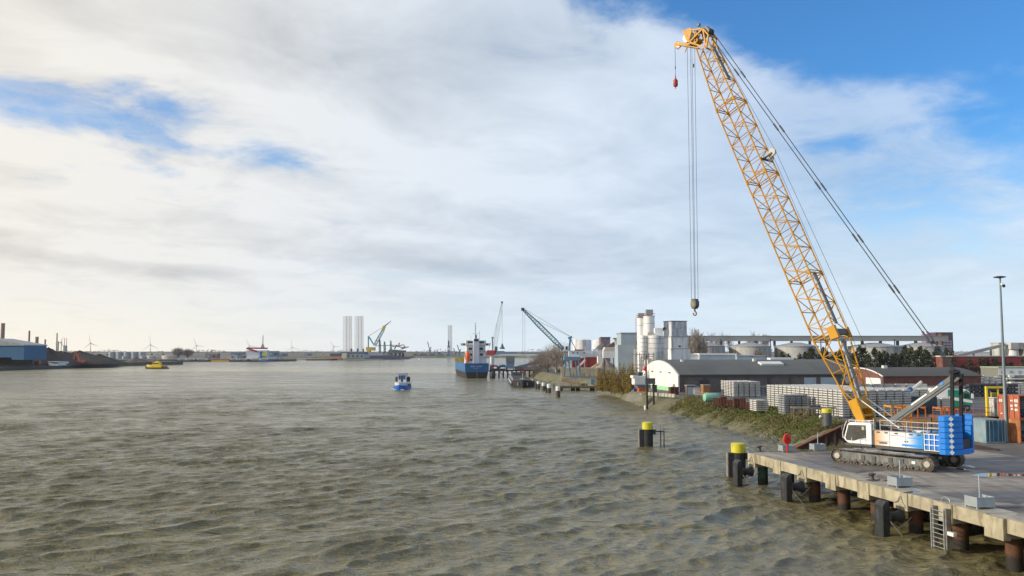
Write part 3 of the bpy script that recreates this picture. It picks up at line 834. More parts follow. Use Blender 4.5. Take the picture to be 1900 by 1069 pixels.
# radiator cage
MB().bb(3.42, 4.62, -1.66, -1.0, 1.75, 3.0).build('radiator_panel', C_BLUE, crane)
mb = MB()
for x in (3.36, 3.78, 4.22, 4.66): mb.bb(x - .03, x + .03, -1.76, -1.67, 1.68, 3.08)
for z in (1.68, 2.13, 2.6, 3.05): mb.bb(3.34, 4.68, -1.77, -1.675, z - .03, z + .03)
mb.build('radiator_cage', C_WHITE, crane)
MB().bb(3.4, 4.6, -1.64, -1.1, 3.005, 3.07).build('red_strip', M_RED, crane)
# --- cab
cab = bpy.data.objects.new('cab', None); COL.objects.link(cab); cab.parent = crane
prof = [(-1.32, 1.72), (-3.55, 1.72), (-3.92, 1.98), (-3.97, 2.25), (-3.62, 3.42), (-3.38, 3.62), (-1.45, 3.66), (-1.32, 3.55)]
MB().prism(prof, -1.80, -.72, lambda p, q: (p[0], q, p[1])).build('cab_shell', C_WHITE, cab, bevel=.05)
gp = [(-1.82, 2.28), (-2.5, 2.16), (-2.95, 1.98), (-3.72, 1.97), (-3.84, 2.22), (-3.50, 3.38), (-1.82, 3.44)]
MB().prism(gp, -1.812, -1.79, lambda p, q: (p[0], q, p[1])).build('side_window', C_GLASS, cab)
MB().prism([(-3.98, 2.3), (-3.66, 3.36), (-3.62, 3.36), (-3.94, 2.3)], -1.66, -.86, lambda p, q: (p[0] - .02, q, p[1])).build('windscreen', C_GLASS, cab)
MB().bb(-2.22, -2.0, -1.82, -1.813, 3.0, 3.3).build('sun_sticker', mat('sticker', (.45, .42, .3), .6), cab)
MB().bb(-2.42, -2.39, -1.825, -1.80, 1.78, 2.14).build('door_edge', C_GREY, cab); MB().bb(-2.41, -1.5, -1.825, -1.80, 2.12, 2.15).build('door_edge', C_GREY, cab)
mb = MB(); mb.path([Vector((-4.12, -1.72, 2.2)), Vector((-4.14, -1.72, 2.6)), Vector((-3.84, -1.72, 3.5)), Vector((-3.7, -1.72, 3.72))], .03, 6)
mb.tube((-4.12, -1.72, 2.2), (-3.9, -1.72, 2.1), .03); mb.build('mirror_rail', C_WHITE, cab)
MB().bb(-4.2, -4.1, -1.82, -1.62, 2.85, 3.25).build('mirror', C_GREY, cab)
mb = MB()
for y in (-1.7, -.85): mb.tube((-3.5, y, 3.82), (-1.5, y, 3.82), .028, 6)
for x in (-3.5, -2.85, -2.2, -1.5): mb.tube((x, -1.7, 3.62), (x, -1.7, 3.82), .025, 6); mb.tube((x, -1.7, 3.82), (x, -.85, 3.82), .025, 6)
mb.build('roof_guard', C_WHITE, cab)
MB().bb(-3.9, -1.3, -1.85, -.6, 1.55, 1.71).build('cab_floor', C_GREY, cab)
MB().bb(-1.28, -1.12, -1.66, -.7, 1.72, 3.0).build('rear_panel', C_GREY, cab)
MB().bb(-1.31, -1.0, -1.5, -.7, 3.0, 3.75).build('light_box', C_GREY, cab)
# --- counterweight
cw = bpy.data.objects.new('counterweight', None); COL.objects.link(cw); cw.parent = crane
def cwpoly(y0, y1, x0, s=1):
    pts = []
    if s < 0:
        pts = [(x0, -2.3), (5.35, -2.32), (5.72, -2.14), (5.98, -1.75), (6.16, -1.3), (6.26, y1), (x0, y1)]
    return pts
NZ0, SH = 1.47, 0.462
near = [(4.86, -2.36), (5.38, -2.36), (5.66, -2.18), (5.90, -1.92), (6.12, -1.45), (6.24, -.95), (4.86, -.95)]
for k in range(7):
    z0 = NZ0 + k * SH
    for s in (-1, 1):
        if k == 0 and s == 1: continue
        P = [(x, y * (1 if s < 0 else -1)) for x, y in near]
        if k == 0: P = near[:-1] + [(6.30, 0)] + [(x, -y) for x, y in reversed(near[:-1])]
        MB().prism(P, z0 + .012, z0 + SH - .012, lambda p, q: (p[0], p[1], q)).build('counterweight_slab', C_BLUE, cw, bevel=.025)
    for y0 in (-2.3,):
        pass
    # white diamond marks on the rounded near corner
    c = Vector((5.79, -2.06, z0 + SH / 2)); n_ = Vector((.74, -.67, 0)).normalized(); sx = Vector((0, 0, 1)).cross(n_).normalized()
    c = c + n_ * .012
    r_ = .21
    vs = [c - sx * r_, c + Vector((0, 0, -r_)), c + sx * r_, c + Vector((0, 0, r_))]
    MB().add([v for v in vs] + [v - n_ * .02 for v in vs], [(0, 1, 2, 3), (7, 6, 5, 4), (0, 4, 5, 1), (1, 5, 6, 2), (2, 6, 7, 3), (3, 7, 4, 0)]).build('diamond_mark', C_WHITE, cw)
MB().bb(4.7, 6.1, -.9, .9, 1.95, 2.7).build('rear_winch', C_ROPE, crane)
MB().bb(4.4, 5.4, -.85, .85, 2.7, 3.4).build('rear_machinery', C_GREY, crane)
# --- A-frame
C_LEG = mat('leg_dark', (0.02, 0.021, 0.022), .6, spec=.15)
AT = cpl(1776, 698)
for s in (-.55, .55):
    MB().beam(Vector((-1.3, s, 3.0)), AT + Vector((0, s, 0)), .28, .40).build('a_frame_beam', C_MID, crane)
for s in (-.86, .86):
    MB().beam(Vector((5.3, s, 1.9)), Vector((AT.x - .05, s, AT.z)), .25, .25).build('a_frame_leg', C_LEG, crane)
MB().beam(AT + Vector((0, -1.0, .05)), AT + Vector((0, 1.0, .05)), .24, .28).build('a_frame_head', C_LEG, crane)
MB().tube(AT + Vector((-.2, -.62, .35)), AT + Vector((-.2, .62, .35)), .20, 18).build('luffing_sheave', C_LEG, crane)
MB().path([AT + Vector((.1, -.9, .3)), AT + Vector((.6, -.9, .5)), AT + Vector((.75, -.9, .1)), AT + Vector((.5, -.9, -.2))], .03).build('hose', C_ROPE, crane)
for k, (f0, f1) in enumerate(((.46, .66), (.70, .80), (.83, .87))):
    a = Vector((-1.3, -.71, 3.10)); b = AT + Vector((0, -.71, .10)); 
    MB().beam(a.lerp(b, f0) , a.lerp(b, f1), .03, .13 if k < 2 else .22).build('beam_marking', C_WHITE if k < 2 else mat('decal_blue', (0, 0, 0)), crane)

# --- boom
boom = bpy.data.objects.new('boom', None); COL.objects.link(boom); boom.parent = crane
F = cpl(1616, 797); F.y = 0
HD = cpl(1308, 84); HD.y = 0
BV = HD - F; BL = BV.length; B = BV / BL; NB = Vector((B.z, 0, -B.x))      # NB: towards the boom's back (upper) side
if NB.z < 0: NB = -NB
def bp(t, y, n): return F + B * (t * BL) + Vector((0, y, 0)) + NB * n
def tfrac(u): return u * 80.0 / (95.0 - u * 15.0)
def ty(py): return tfrac((797 - py) / (797 - 84.0))
BW, BD = 2.25, 2.45
tA, tB, tC = ty(752), ty(628), ty(205)
def sec(t):
    """half width, lower and upper offset of the boom section"""
    if t < tA: f = t / tA; return (1.05, -.28 - .10 * f, .28 + .10 * f)
    if t < tB: f = (t - tA) / (tB - tA); return (1.05 + (BW / 2 - 1.05) * f, -.38 - (BD / 2 - .38) * f, .38 + (BD / 2 - .38) * f)
    if t < tC: return (BW / 2, -BD / 2, BD / 2)
    f = (t - tC) / (1 - tC); return (BW / 2 - .50 * f, -BD / 2 + .45 * f, BD / 2 - .35 * f)
def corner(t, i):
    w_, a, b = sec(t); return bp(t, (-w_, w_, w_, -w_)[i], (a, a, b, b)[i])
joints = [tA, tB, ty(520), ty(335), ty(200), 1.0]
C_BRACE = C_YEL
RC, RB = .080, .046
for j in range(len(joints) - 1):
    t0, t1 = joints[j], joints[j + 1]
    sc_ = bpy.data.objects.new('boom_section', None); COL.objects.link(sc_); sc_.parent = boom
    mb = MB()
    for i in range(4): mb.tube(corner(t0, i), corner(t1, i), RC, 8)
    mb.build('chord', C_YEL, sc_)
    n = max(3, round((t1 - t0) * BL / 1.55))
    if n % 2: n += 1
    mb = MB()
    for k in range(n + 1):
        t = t0 + (t1 - t0) * k / n
        # cross members on the front and back faces
        if k not in (0, n):
            if k % 2 == 0:
                mb.tube(corner(t, 0), corner(t, 1), RB, 5); mb.tube(corner(t, 3), corner(t, 2), RB, 5)
        if k < n:
            tn = t0 + (t1 - t0) * (k + 1) / n
            e = k % 2
            for a, b in ((0, 3), (1, 2)):       # side faces
                p, q = (a, b) if e else (b, a)
                mb.tube(corner(t, p), corner(tn, q), RB, 5)
                if k: mb.tube(corner(t, a), corner(t, b), RB * .8, 5)
            for a, b in ((0, 1), (3, 2)):
                p, q = (a, b) if e else (b, a)
                mb.tube(corner(t, p), corner(tn, q), RB, 5)
    mb.build('bracing', C_BRACE, sc_)
    # end frame where sections are pinned together
    mb = MB()
    for dt in (.0, .006):
        tt = min(1, t0 + dt)
        for a, b in ((0, 1), (1, 2), (2, 3), (3, 0)): mb.tube(corner(tt, a), corner(tt, b), .055, 6)
    for i in range(4): mb.tube(corner(t0, i) - B * .2, corner(t0, i) + B * .25, .115, 8)
    mb.build('pin_joint', C_YEL, sc_)
# foot: two box legs and a solid front plate
foot = bpy.data.objects.new('boom_foot', None); COL.objects.link(foot); foot.parent = boom
for s in (-1, 1):
    poly = [(-.012, -.22), (.0, -.30), (tA, -.46), (tA + .012, -.46), (tA + .012, .46), (tA, .46), (.0, .30), (-.012, .22)]
    MB().prism(poly, s * 1.12, s * .88, lambda p, q: bp(p[0], q, p[1])).build('foot_plate', C_YEL, foot)
    MB().tube(bp(0, s * 1.3, 0), bp(0, s * .75, 0), .2, 14).build('foot_pin', C_GREY, foot)
MB().prism([(tA * .42, -.42), (tA + .012, -.49), (tA + .012, -.44), (tA * .42, -.37)], -.88, .88, lambda p, q: bp(p[0], q, p[1])).build('front_plate', C_YEL, foot)
MB().prism([(tA * .80, .39), (tA + .012, .47), (tA + .012, .42), (tA * .80, .34)], -.88, .88, lambda p, q: bp(p[0], q, p[1])).build('back_plate', C_YEL, foot)
MB().prism([(tA * .5, -.38), (tA * .5 + .004, -.38), (tA * .5 + .004, .3), (tA * .5, .3)], -.88, .88, lambda p, q: bp(p[0], q, p[1])).build('cross_plate', C_YEL, foot)
# box bracket near the top of the foot section
MB().prism([(tB - .012, .55), (tB + .014, .55), (tB + .014, 1.40), (tB - .014, 1.40)], -1.32, -.95, lambda p, q: bp(p[0], q, p[1])).build('side_bracket', C_YEL, boom)
MB().prism([(tB - .006, 1.0), (tB + .006, 1.0), (tB + .006, 1.3), (tB - .006, 1.3)], -.94, .94, lambda p, q: bp(p[0], q, p[1])).build('winch_bracket', C_GREY, boom)
MB().prism([(tB - .011, .85), (tB + .010, .85), (tB + .010, 1.40), (tB - .011, 1.40)], .95, 1.3, lambda p, q: bp(p[0], q, p[1])).build('side_bracket', C_YEL, boom)
tw = ty(703)
MB().lathe([(.50, -.16), (.50, -.1), (.40, -.08), (.40, .08), (.50, .1), (.50, .16)], bp(tw, -.1, -.1), 22, axis=(0, 1, 0)).build('inner_sheave', C_GREY, boom)
# grey walkways laid along the inside of the back face
def walkway(t0, t1, y0, y1, lift=-.12):
    mb = MB()
    for f in np.arange(0, 1, .05):
        ta = t0 + (t1 - t0) * f; tb = ta + (t1 - t0) * .05
        n0 = sec(ta)[2] + lift; n1 = sec(tb)[2] + lift
        a = [bp(ta, y0, n0), bp(ta, y1, n0), bp(tb, y1, n1), bp(tb, y0, n1)]
        mb.add(a + [p - NB * .04 for p in a], [(0, 1, 2, 3), (7, 6, 5, 4), (0, 4, 5, 1), (1, 5, 6, 2), (2, 6, 7, 3), (3, 7, 4, 0)])
    for y in (y0, y1):
        mb.beam(bp(t0, y, sec(t0)[2] + lift + .02), bp(t1, y, sec(t1)[2] + lift + .02), .03, .12)
    mb.build('boom_walkway', C_GRATE, boom)
walkway(ty(160), .985, -.35, .25, -.1); walkway(ty(612), ty(517), -.45, .1, -.12); walkway(ty(745), ty(640), -.4, .15, -.12)
# rope guide pulley standing off the back of the boom
tp = ty(312)
mb = MB(); mb.beam(bp(tp, -.55, BD / 2 - .1), bp(tp + .004, -.25, BD / 2 + 1.0), .12, .2); mb.beam(bp(tp, -1.1, BD / 2), bp(tp, 1.1, BD / 2), .15, .2)
mb.beam(bp(tp, .55, BD / 2 - .1), bp(tp + .004, .1, BD / 2 + 1.0), .12, .2); mb.build('pulley_arm', C_GREY, boom)
MB().lathe([(.36, -.12), (.42, -.08), (.36, 0), (.42, .08), (.36, .12)], bp(tp + .006, -.15, BD / 2 + 1.0), 20, axis=(0, 1, 0)).build('guide_pulley', mat('pulley_cream', (.5, .48, .42), .6), boom)
MB().lathe([(.30, -.1), (.34, -.06), (.30, 0), (.34, .06), (.30, .1)], bp(tp - .002, .1, BD / 2 + .45), 18, axis=(0, 1, 0)).build('guide_pulley', mat('pulley_cream', (.5, .48, .42), .6), boom)
# --- boom head
head = bpy.data.objects.new('boom_head', None); COL.objects.link(head); head.parent = crane
def hb(x, y, z): return HD + Vector((x, y, z))           # x: to the rear
HP = lambda px, py: cpl(px, py) - HD
P1, P2, P3, P4 = HP(1278, 60), HP(1312, 56), HP(1287, 81), HP(1322, 68)
for s in (-.72, .72):
    pl_ = [P1 + Vector((-.3, 0, .05)), P1 + Vector((.9, 0, .1)), HP(1291, 62) + Vector((0, 0, 0)), HP(1286, 82), HP(1281, 78)]
    MB().prism([(p.x, p.z) for p in pl_], s - .06, s + .06, lambda p, q: hb(p[0], q, p[1])).build('head_plate', C_YEL, head)
mb = MB()
for s in (-.72, .72):
    k = [P1, P2, P4, HP(1318, 92), P3]
    for a, b in ((0, 1), (1, 2), (2, 3), (0, 4), (4, 1), (4, 3), (3, 1)):
        mb.beam(hb(k[a].x, s, k[a].z), hb(k[b].x, s, k[b].z), .16, .16)
    mid = k[0].lerp(k[1], .5); m2_ = k[4].lerp(k[1], .45); mb.beam(hb(mid.x, s, mid.z), hb(m2_.x, s, m2_.z), .12, .12)
for p in (P1, P2, P3, P4, HP(1318, 92)): mb.beam(hb(p.x, -.75, p.z), hb(p.x, .75, p.z), .14, .14)
mb.build('head_frame', C_YEL, head)
for px, py, r_, m_ in ((1279.5, 72, .50, C_WHITE), (1296, 77, .30, C_YEL), (1316, 60, .42, C_GREY), (1286, 85, .22, C_WHITE)):
    p = HP(px, py)
    for y in ((-.35, .0, .35) if r_ > .25 else (0,)):
        MB().lathe([(r_, -.1), (r_ + .03, -.07), (r_ - .05, 0), (r_ + .03, .07), (r_, .1)], hb(p.x, y - .12, p.z), 22, axis=(0, 1, 0)).build('head_sheave', m_, head)
    MB().tube(hb(p.x, -.7, p.z), hb(p.x, .7, p.z), .1, 10).build('sheave_axle', C_GREY, head)
p = HP(1300, 50)
mb = MB(); mb.tube(hb(P2.x - .5, 0, P2.z + .05), hb(p.x - .2, 0, p.z + .2), .06); mb.tube(hb(p.x - .2, 0, p.z + .2), hb(p.x - .35, 0, p.z + .55), .04); mb.bb(*[0] * 6) if False else None
mb.build('mast', C_MID, head)
MB().box(hb(p.x - .25, 0, p.z + .3), (.28, .28, .28)).build('beacon', C_GREY, head)
for q in ((1303, 55), (1308, 53), (1296, 57)):
    z_ = HP(*q); MB().box(hb(z_.x, .2, z_.z), (.55, .5, .38)).build('camera_box', C_GREY, head)
MB().bb(*(0.0,) * 0) if False else None
# whip line jib
J1, J2 = HP(1256, 83), HP(1290, 83)
for s in (-.35, .35):
    MB().beam(hb(J1.x, s * .6, J1.z), hb(J2.x, s, J2.z), .16, .24).build('runner_arm', C_YEL, head)
    b_ = HP(1300, 87); m_ = J1.lerp(J2, .3)
    MB().beam(hb(m_.x, s, m_.z - .1), hb(b_.x, s, b_.z - .2), .10, .12).build('runner_brace', C_YEL, head)
MB().lathe([(.36, -.12), (.40, -.08), (.34, 0), (.40, .08), (.36, .12)], hb(J1.x + .05, 0, J1.z - .05), 20, axis=(0, 1, 0)).build('runner_sheave', C_YEL, head)
MB().lathe([(.28, -.14), (.28, .14)], hb(J1.x + .3, 0, J1.z - .15), 18, axis=(0, 1, 0)).build('runner_sheave', C_WHITE, head)
for px in (1262, 1275):
    a, b = HP(px, 84), HP(px - 2, 93 if px < 1270 else 98); MB().beam(hb(a.x + .3, -.2, a.z), hb(b.x, -.2, b.z), .09, .09).build('rope_stop', C_YEL, head)
# --- hoist rope, hook block, whip ball
hookp = cpl(1289, 566); hx = hookp.x
RT = hb(0, 0, 0).z + HP(1284, 84).z
tops = [(hx - .34, -.2), (hx - .16, .15), (hx + .28, -.15), (hx + .40, .2)]
mb = MB()
for (x, y) in tops: mb.tube((x, y, RT), (hx + (x - hx) * .8, y, hookp.z + .5), .022, 5, cap=False)
mb.build('hoist_rope', C_ROPE, crane)
MB().tube((hx + .34, .02, RT - 2.6), (hx + .34, .02, RT - 2.2), .075, 8).build('rope_clamp', C_GREY, crane)
hk = bpy.data.objects.new('hook_block', None); COL.objects.link(hk); hk.parent = crane; hk.location = (hx, 0, hookp.z)
mb = MB(); mb.prism([(-.34, .35), (-.2, .68), (.25, .68), (.42, .35), (.42, -.1), (.2, -.42), (-.2, -.42), (-.38, -.05)], -.30, .30, lambda p, q: (p[0], q, p[1])); mb.build('block_body', C_GREY, hk, bevel=.04)
MB().lathe([(.31, -.06), (.31, .0)], (-.02, -.33, .12), 20, axis=(0, -1, 0)).build('block_plate', mat('worn_yellow', (.30, .25, .11), .6, stain=(.05, .05, .05), sw=.7), hk)
mb = MB(); mb.tube((0, 0, -.42), (0, 0, -.72), .1, 8)
mb.path([Vector((.0 + .21 * math.cos(q), 0, -.95 + .21 * math.sin(q))) for q in np.linspace(R(90), R(-200), 10)], .075, 8); mb.build('hook', mat('hook_brown', (.22, .10, .05), .5), hk)
wb = cpl(1253.5, 155)
wl = bpy.data.objects.new('whip_line', None); COL.objects.link(wl); wl.parent = crane; wl.location = (wb.x, 0, wb.z)
topz = HD.z + J1.z - wb.z
MB().tube((0, 0, topz), (0, 0, .9), .025, 6).build('whip_rope', C_ROPE, wl)
MB().tube((0, 0, 1.75), (0, 0, 2.0), .06, 8).build('rope_clamp', C_GREY, wl)
MB().lathe([(.05, .95), (.07, .6), (.17, .46), (.26, .36), (.27, -.22), (.20, -.36), (.06, -.42), (.045, -.62)], (0, 0, 0), 18).build('headache_ball', mat('ball_red', (.36, .035, .025), .5, var=.12), wl, smooth=True)
# --- pendants and ropes
PE = cpl(1737, 645); PT = HP(1324, 68) + HD
for s in (-.60, .60):
    pn = bpy.data.objects.new('pendant', None); COL.objects.link(pn); pn.parent = crane
    a = Vector((PT.x, s, PT.z)); b = Vector((PE.x, s * .75, PE.z))
    MB().tube(a, b, .042, 6).build('pendant_rope', C_ROPE, pn)
    for f in (.145, .345, .54, .70, .845, .97):
        c = a.lerp(b, f); d = (b - a).normalized()
        MB().tube(c - d * .45, c + d * .45, .095, 8).build('pendant_socket', C_GREY, pn)
MB().beam(Vector((PE.x, -.5, PE.z)), Vector((PE.x, .5, PE.z)), .16, .2).build('spreader_bar', C_GREY, crane)
mb = MB()
for y in (-.45, -.22, 0, .22, .45): mb.tube((PE.x, y, PE.z), AT + Vector((-.15, y, .4)), .03, 5)
mb.build('luffing_ropes', C_ROPE, crane)
mb = MB(); g = bp(tp + .006, -.15, BD / 2 + 1.38)
mb.tube(Vector((PT.x, 0, PT.z - .3)), g, .02, 5); mb.tube(g, (.9, -.1, 2.9), .02, 5)
mb.tube(bp(tp, .1, BD / 2 + .8), (-.3, .1, 2.9), .018, 5); mb.build('hoist_line', C_ROPE, crane)
for s in (-.7, .7):
    a = bp(ty(742), s, .4); MB().tube(a, Vector((.7, s, 3.3)), .05, 8).build('boom_backstop', C_WHITE, crane)

for k, (x, z0, z1) in enumerate(((-.95, 1.86, 3.4), (-.8, 2.0, 3.2))): MB().path([Vector((x, -.4 + .2 * k, z0)), Vector((x - .35, -.4 + .2 * k, z1)), Vector((x - .9, -.3, z1 + .5)), bp(.012, -.5 + .3 * k, .2)], .035, 6).build('hose', C_ROPE, crane)
for x in (-.75, .0, .9, 2.2, 2.9): MB().bb(x - .16, x + .16, -1.715, -1.70, 2.84, 2.96).build('vent_grille', C_GREY, crane)
for x in (-3.2, -1.9): MB().tube((x, -1.86, 1.70), (x, -1.86, 2.25), .02, 6).build('grab_rail', C_WHITE, cab)
MB().bb(-2.9, -2.1, -2.12, -1.86, 1.30, 1.34).build('cab_step', C_GRATE, cab)
MB().bb(-3.5, -3.25, -1.3, -1.1, 3.83, 3.98).build('work_lamp', C_GREY, cab)
grime = mat('dried_mud', (.20, .165, .12), .95, var=.4, vs=5)
for yc in (-2.53, 2.53):
    mb = MB(); rn = random.Random(5)
    for k in range(60): mb.box((rn.uniform(-3.9, 3.9), yc - .46 + rn.uniform(-.04, .04), rn.uniform(.06, .3)), (rn.uniform(.05, .22), .03, rn.uniform(.03, .12)))
    o = mb.build('mud_clods', grime, crane); o['kind'] = 'stuff'
# ---------------------------------------------------------------- vegetation
RND = random.Random(11)
def leaf_mat(name, cols, rough=.8, vs=.35):
    if name in MATS: return MATS[name]
    m = bpy.data.materials.new(name); m.use_nodes = True; MATS[name] = m
    t = NT(m.node_tree); out = t.n('ShaderNodeOutputMaterial'); p = t.n('ShaderNodeBsdfPrincipled'); t.l(p.outputs[0], out.inputs[0])
    vec = t.n('ShaderNodeTexCoord').outputs['Object']
    c = t.mix(t.smooth(t.noise(vec, vs, 3, .6), .38, .62), cols[0], cols[1])
    c = t.mix(t.smooth(t.noise(vec, vs * 4, 4, .65, .5), .45, .68), c, cols[2])
    if len(cols) > 3: c = t.mix(t.smooth(t.noise(vec, vs * 1.9, 3, .6, 1.0), .56, .66), c, cols[3])
    t.l(c, p.inputs['Base Color']); p.inputs['Roughness'].default_value = rough; p.inputs['Specular IOR Level'].default_value = .2
    return m
M_SCRUB = leaf_mat('bank_scrub', ((0.125, 0.145, 0.040), (0.165, 0.135, 0.062), (0.095, 0.110, 0.034), (0.23, 0.215, 0.06)), vs=.16)
M_MOSS = leaf_mat('yellow_weed', ((0.14, 0.14, 0.03), (0.10, 0.11, 0.03), (0.18, .16, .04)))
M_AUT = leaf_mat('autumn_leaves', ((0.22, 0.155, 0.06), (0.19, 0.17, 0.055), (0.36, 0.27, 0.045), (0.16, 0.115, 0.065)), vs=.3)
M_TWIG = leaf_mat('bare_twigs', ((0.24, 0.20, 0.175), (0.30, 0.25, 0.21), (0.18, 0.155, 0.135)))
M_TWIG2 = leaf_mat('pale_twigs', ((0.36, 0.31, 0.26), (0.30, 0.25, 0.21), (0.22, 0.19, 0.16)))
M_PINE = leaf_mat('pine_needles', ((0.035, 0.050, 0.026), (0.050, 0.062, 0.032), (0.075, 0.072, 0.045)))
M_BARK = mat('tree_bark', (0.10, 0.08, 0.06), .9, var=.25, vs=3)
M_BIRCH = mat('birch_bark', (0.42, 0.39, 0.34), .8, var=.25, vs=2)

def leafy(mb, c, s, rnd, long_=1.0):
    """one leaf-sized, slightly folded face at c"""
    a = Vector((rnd.gauss(0, 1), rnd.gauss(0, 1), rnd.gauss(0, .7))).normalized() * s * long_
    b = a.cross(Vector((rnd.gauss(0, 1), rnd.gauss(0, 1), rnd.gauss(0, 1)))).normalized() * s * .55
    n = len(mb.v); mb.v += [tuple(c - a), tuple(c + b), tuple(c + a), tuple(c - b)]; mb.f.append((n, n + 1, n + 2, n + 3))
def twig(mb, a, b, r):
    d = (b - a); s = d.cross(Vector((.3, .8, .1))).normalized() * r; u = d.cross(s).normalized() * r
    n = len(mb.v); mb.v += [tuple(a + s), tuple(a - s), tuple(a + u), tuple(b)]; mb.f += [(n, n + 1, n + 3), (n + 1, n + 2, n + 3), (n + 2, n, n + 3)]

def scrub():
    rnd = random.Random(4)
    mb = MB()
    def slope(i0, f):
        (s_, t_) = S2[i0]; x = s_[0] * (1 - f) + t_[0] * f; y = s_[1] * (1 - f) + t_[1] * f
        return Vector((x, y, -.6 + (ZL + .6) * f ** .85))
    idx = [i for i, (s_, t_) in enumerate(S2) if 119 < s_[1] < 184]
    for _ in range(4200):
        i = rnd.choice(idx); f = rnd.uniform(.13, 1.18)
        p = slope(i, min(f, 1.0))
        if f > 1: p += Vector((1, .1, 0)) * (f - 1) * 9
        p += Vector((0, rnd.uniform(-1.6, 1.6), 0))
        if p.y < 119: continue
        h = rnd.uniform(.3, .6) * (.75 if f > .9 else 1.0) * (.45 + .8 * min(1, max(0, f - .3) * 3))
        r_ = rnd.uniform(.5, 1.1)
        for _ in range(34):
            q = Vector((rnd.gauss(0, .5) * r_, rnd.gauss(0, .45) * r_, abs(rnd.gauss(0, .5)) * h))
            leafy(mb, p + q, rnd.uniform(.06, .16), rnd)
    tag(mb.build('bank_scrub', M_SCRUB), 'dense green and brown scrub growing along the sloping river bank', 'scrub', kind='stuff')
    mb = MB()
    for _ in range(260):
        i = rnd.choice(idx); f = rnd.uniform(.12, .42); p = slope(i, f) + Vector((0, rnd.uniform(-2, 2), 0))
        if p.y < 118.5: continue
        if f > .3 and rnd.random() < .5: continue
        for _ in range(18): leafy(mb, p + Vector((rnd.gauss(0, .35), rnd.gauss(0, .35), abs(rnd.gauss(0, .22)))), rnd.uniform(.07, .15), rnd)
    tag(mb.build('waterline_weed', M_MOSS), 'yellow green weed tufts along the foot of the bank', 'weed', kind='stuff')
    # riprap
    mb = MB()
    def stone(p, s):
        vs = []
        for k in range(8):
            vs.append(p + Vector(((1 if k & 1 else -1) * s * rnd.uniform(.5, 1), (1 if k & 2 else -1) * s * rnd.uniform(.5, 1), (1 if k & 4 else -1) * s * rnd.uniform(.4, .8))))
        mb.add(vs, [(0, 2, 3, 1), (4, 5, 7, 6), (0, 1, 5, 4), (1, 3, 7, 5), (3, 2, 6, 7), (2, 0, 4, 6)])
    for _ in range(1500):
        y = rnd.uniform(117.6, 127); f = rnd.uniform(.02, 1.05)
        if f < 1 - (127 - y) / 7 and rnd.random() < .8: continue
        x = 38.1 * (1 - f) + 44.9 * f
        stone(Vector((x + rnd.uniform(0, 1.8) * f, y, -.6 + (ZL + .62) * f ** .85)), rnd.uniform(.10, .27))
    for _ in range(900):
        i = rnd.choice(idx); f = rnd.uniform(.0, .22); stone(slope(i, f) + Vector((-.6, rnd.uniform(-1, 1), 0)), rnd.uniform(.12, .25))
    tag(mb.build('riprap', mat('riprap_stone', (0.17, 0.165, 0.155), .9, var=.4, vs=2.5)), 'grey stones tipped on the bank behind the rusty sheet-pile wall', 'stones', kind='stuff')
scrub()
M_RUST = mat('rust', (0.09, 0.033, 0.02), .85, var=.3, vs=2, stain=(0.05, .025, .02), sw=.4)
# rusty sheet-pile wing wall
sw = thing('sheet_pile_wall', 'rusty sheet-pile wing wall running down into the water behind the lifebuoy', 'wall', (38.2, 117.0, 0))
mb = MB(); n = 20; wtop = []
for k in range(n + 1):
    f = k / n; x = 11.6 * f; zt = min(ZL + .15, .15 + (ZL + .0) * min(1, f * 1.78)); off = .22 if k % 2 else 0
    wtop.append((x, off, zt))
vs = []
for x, o_, zt in wtop: vs += [(x, -o_, -1.2), (x, -o_, zt), (x, -o_ + .12, zt), (x, -o_ + .12, -1.2)]
fs = []
for k in range(n):
    a = 4 * k; b = a + 4
    fs += [(a, a + 1, b + 1, b), (a + 1, a + 2, b + 2, b + 1), (a + 2, a + 3, b + 3, b + 2)]
fs += [(0, 3, 2, 1), (4 * n, 4 * n + 1, 4 * n + 2, 4 * n + 3)]
mb.add(vs, fs).build('sheet_pile', mat('dark_rust', (0.035, 0.018, 0.014), .85, var=.35, vs=1.2), sw)
mb = MB()
for (x0, o0, z0), (x1, o1, z1) in zip(wtop, wtop[1:]): mb.beam((x0, -.05, z0 + .09), (x1 + .01, -.05, z1 + .09), .42, .14)
mb.build('capping_beam', mat('cap_rust', (0.24, 0.085, 0.045), .8, var=.25, vs=2), sw)
MB().bb(11.35, 11.6, -28, .1, -1, 3.1).build('return_wall', mat('dark_rust', (0, 0, 0)), sw)

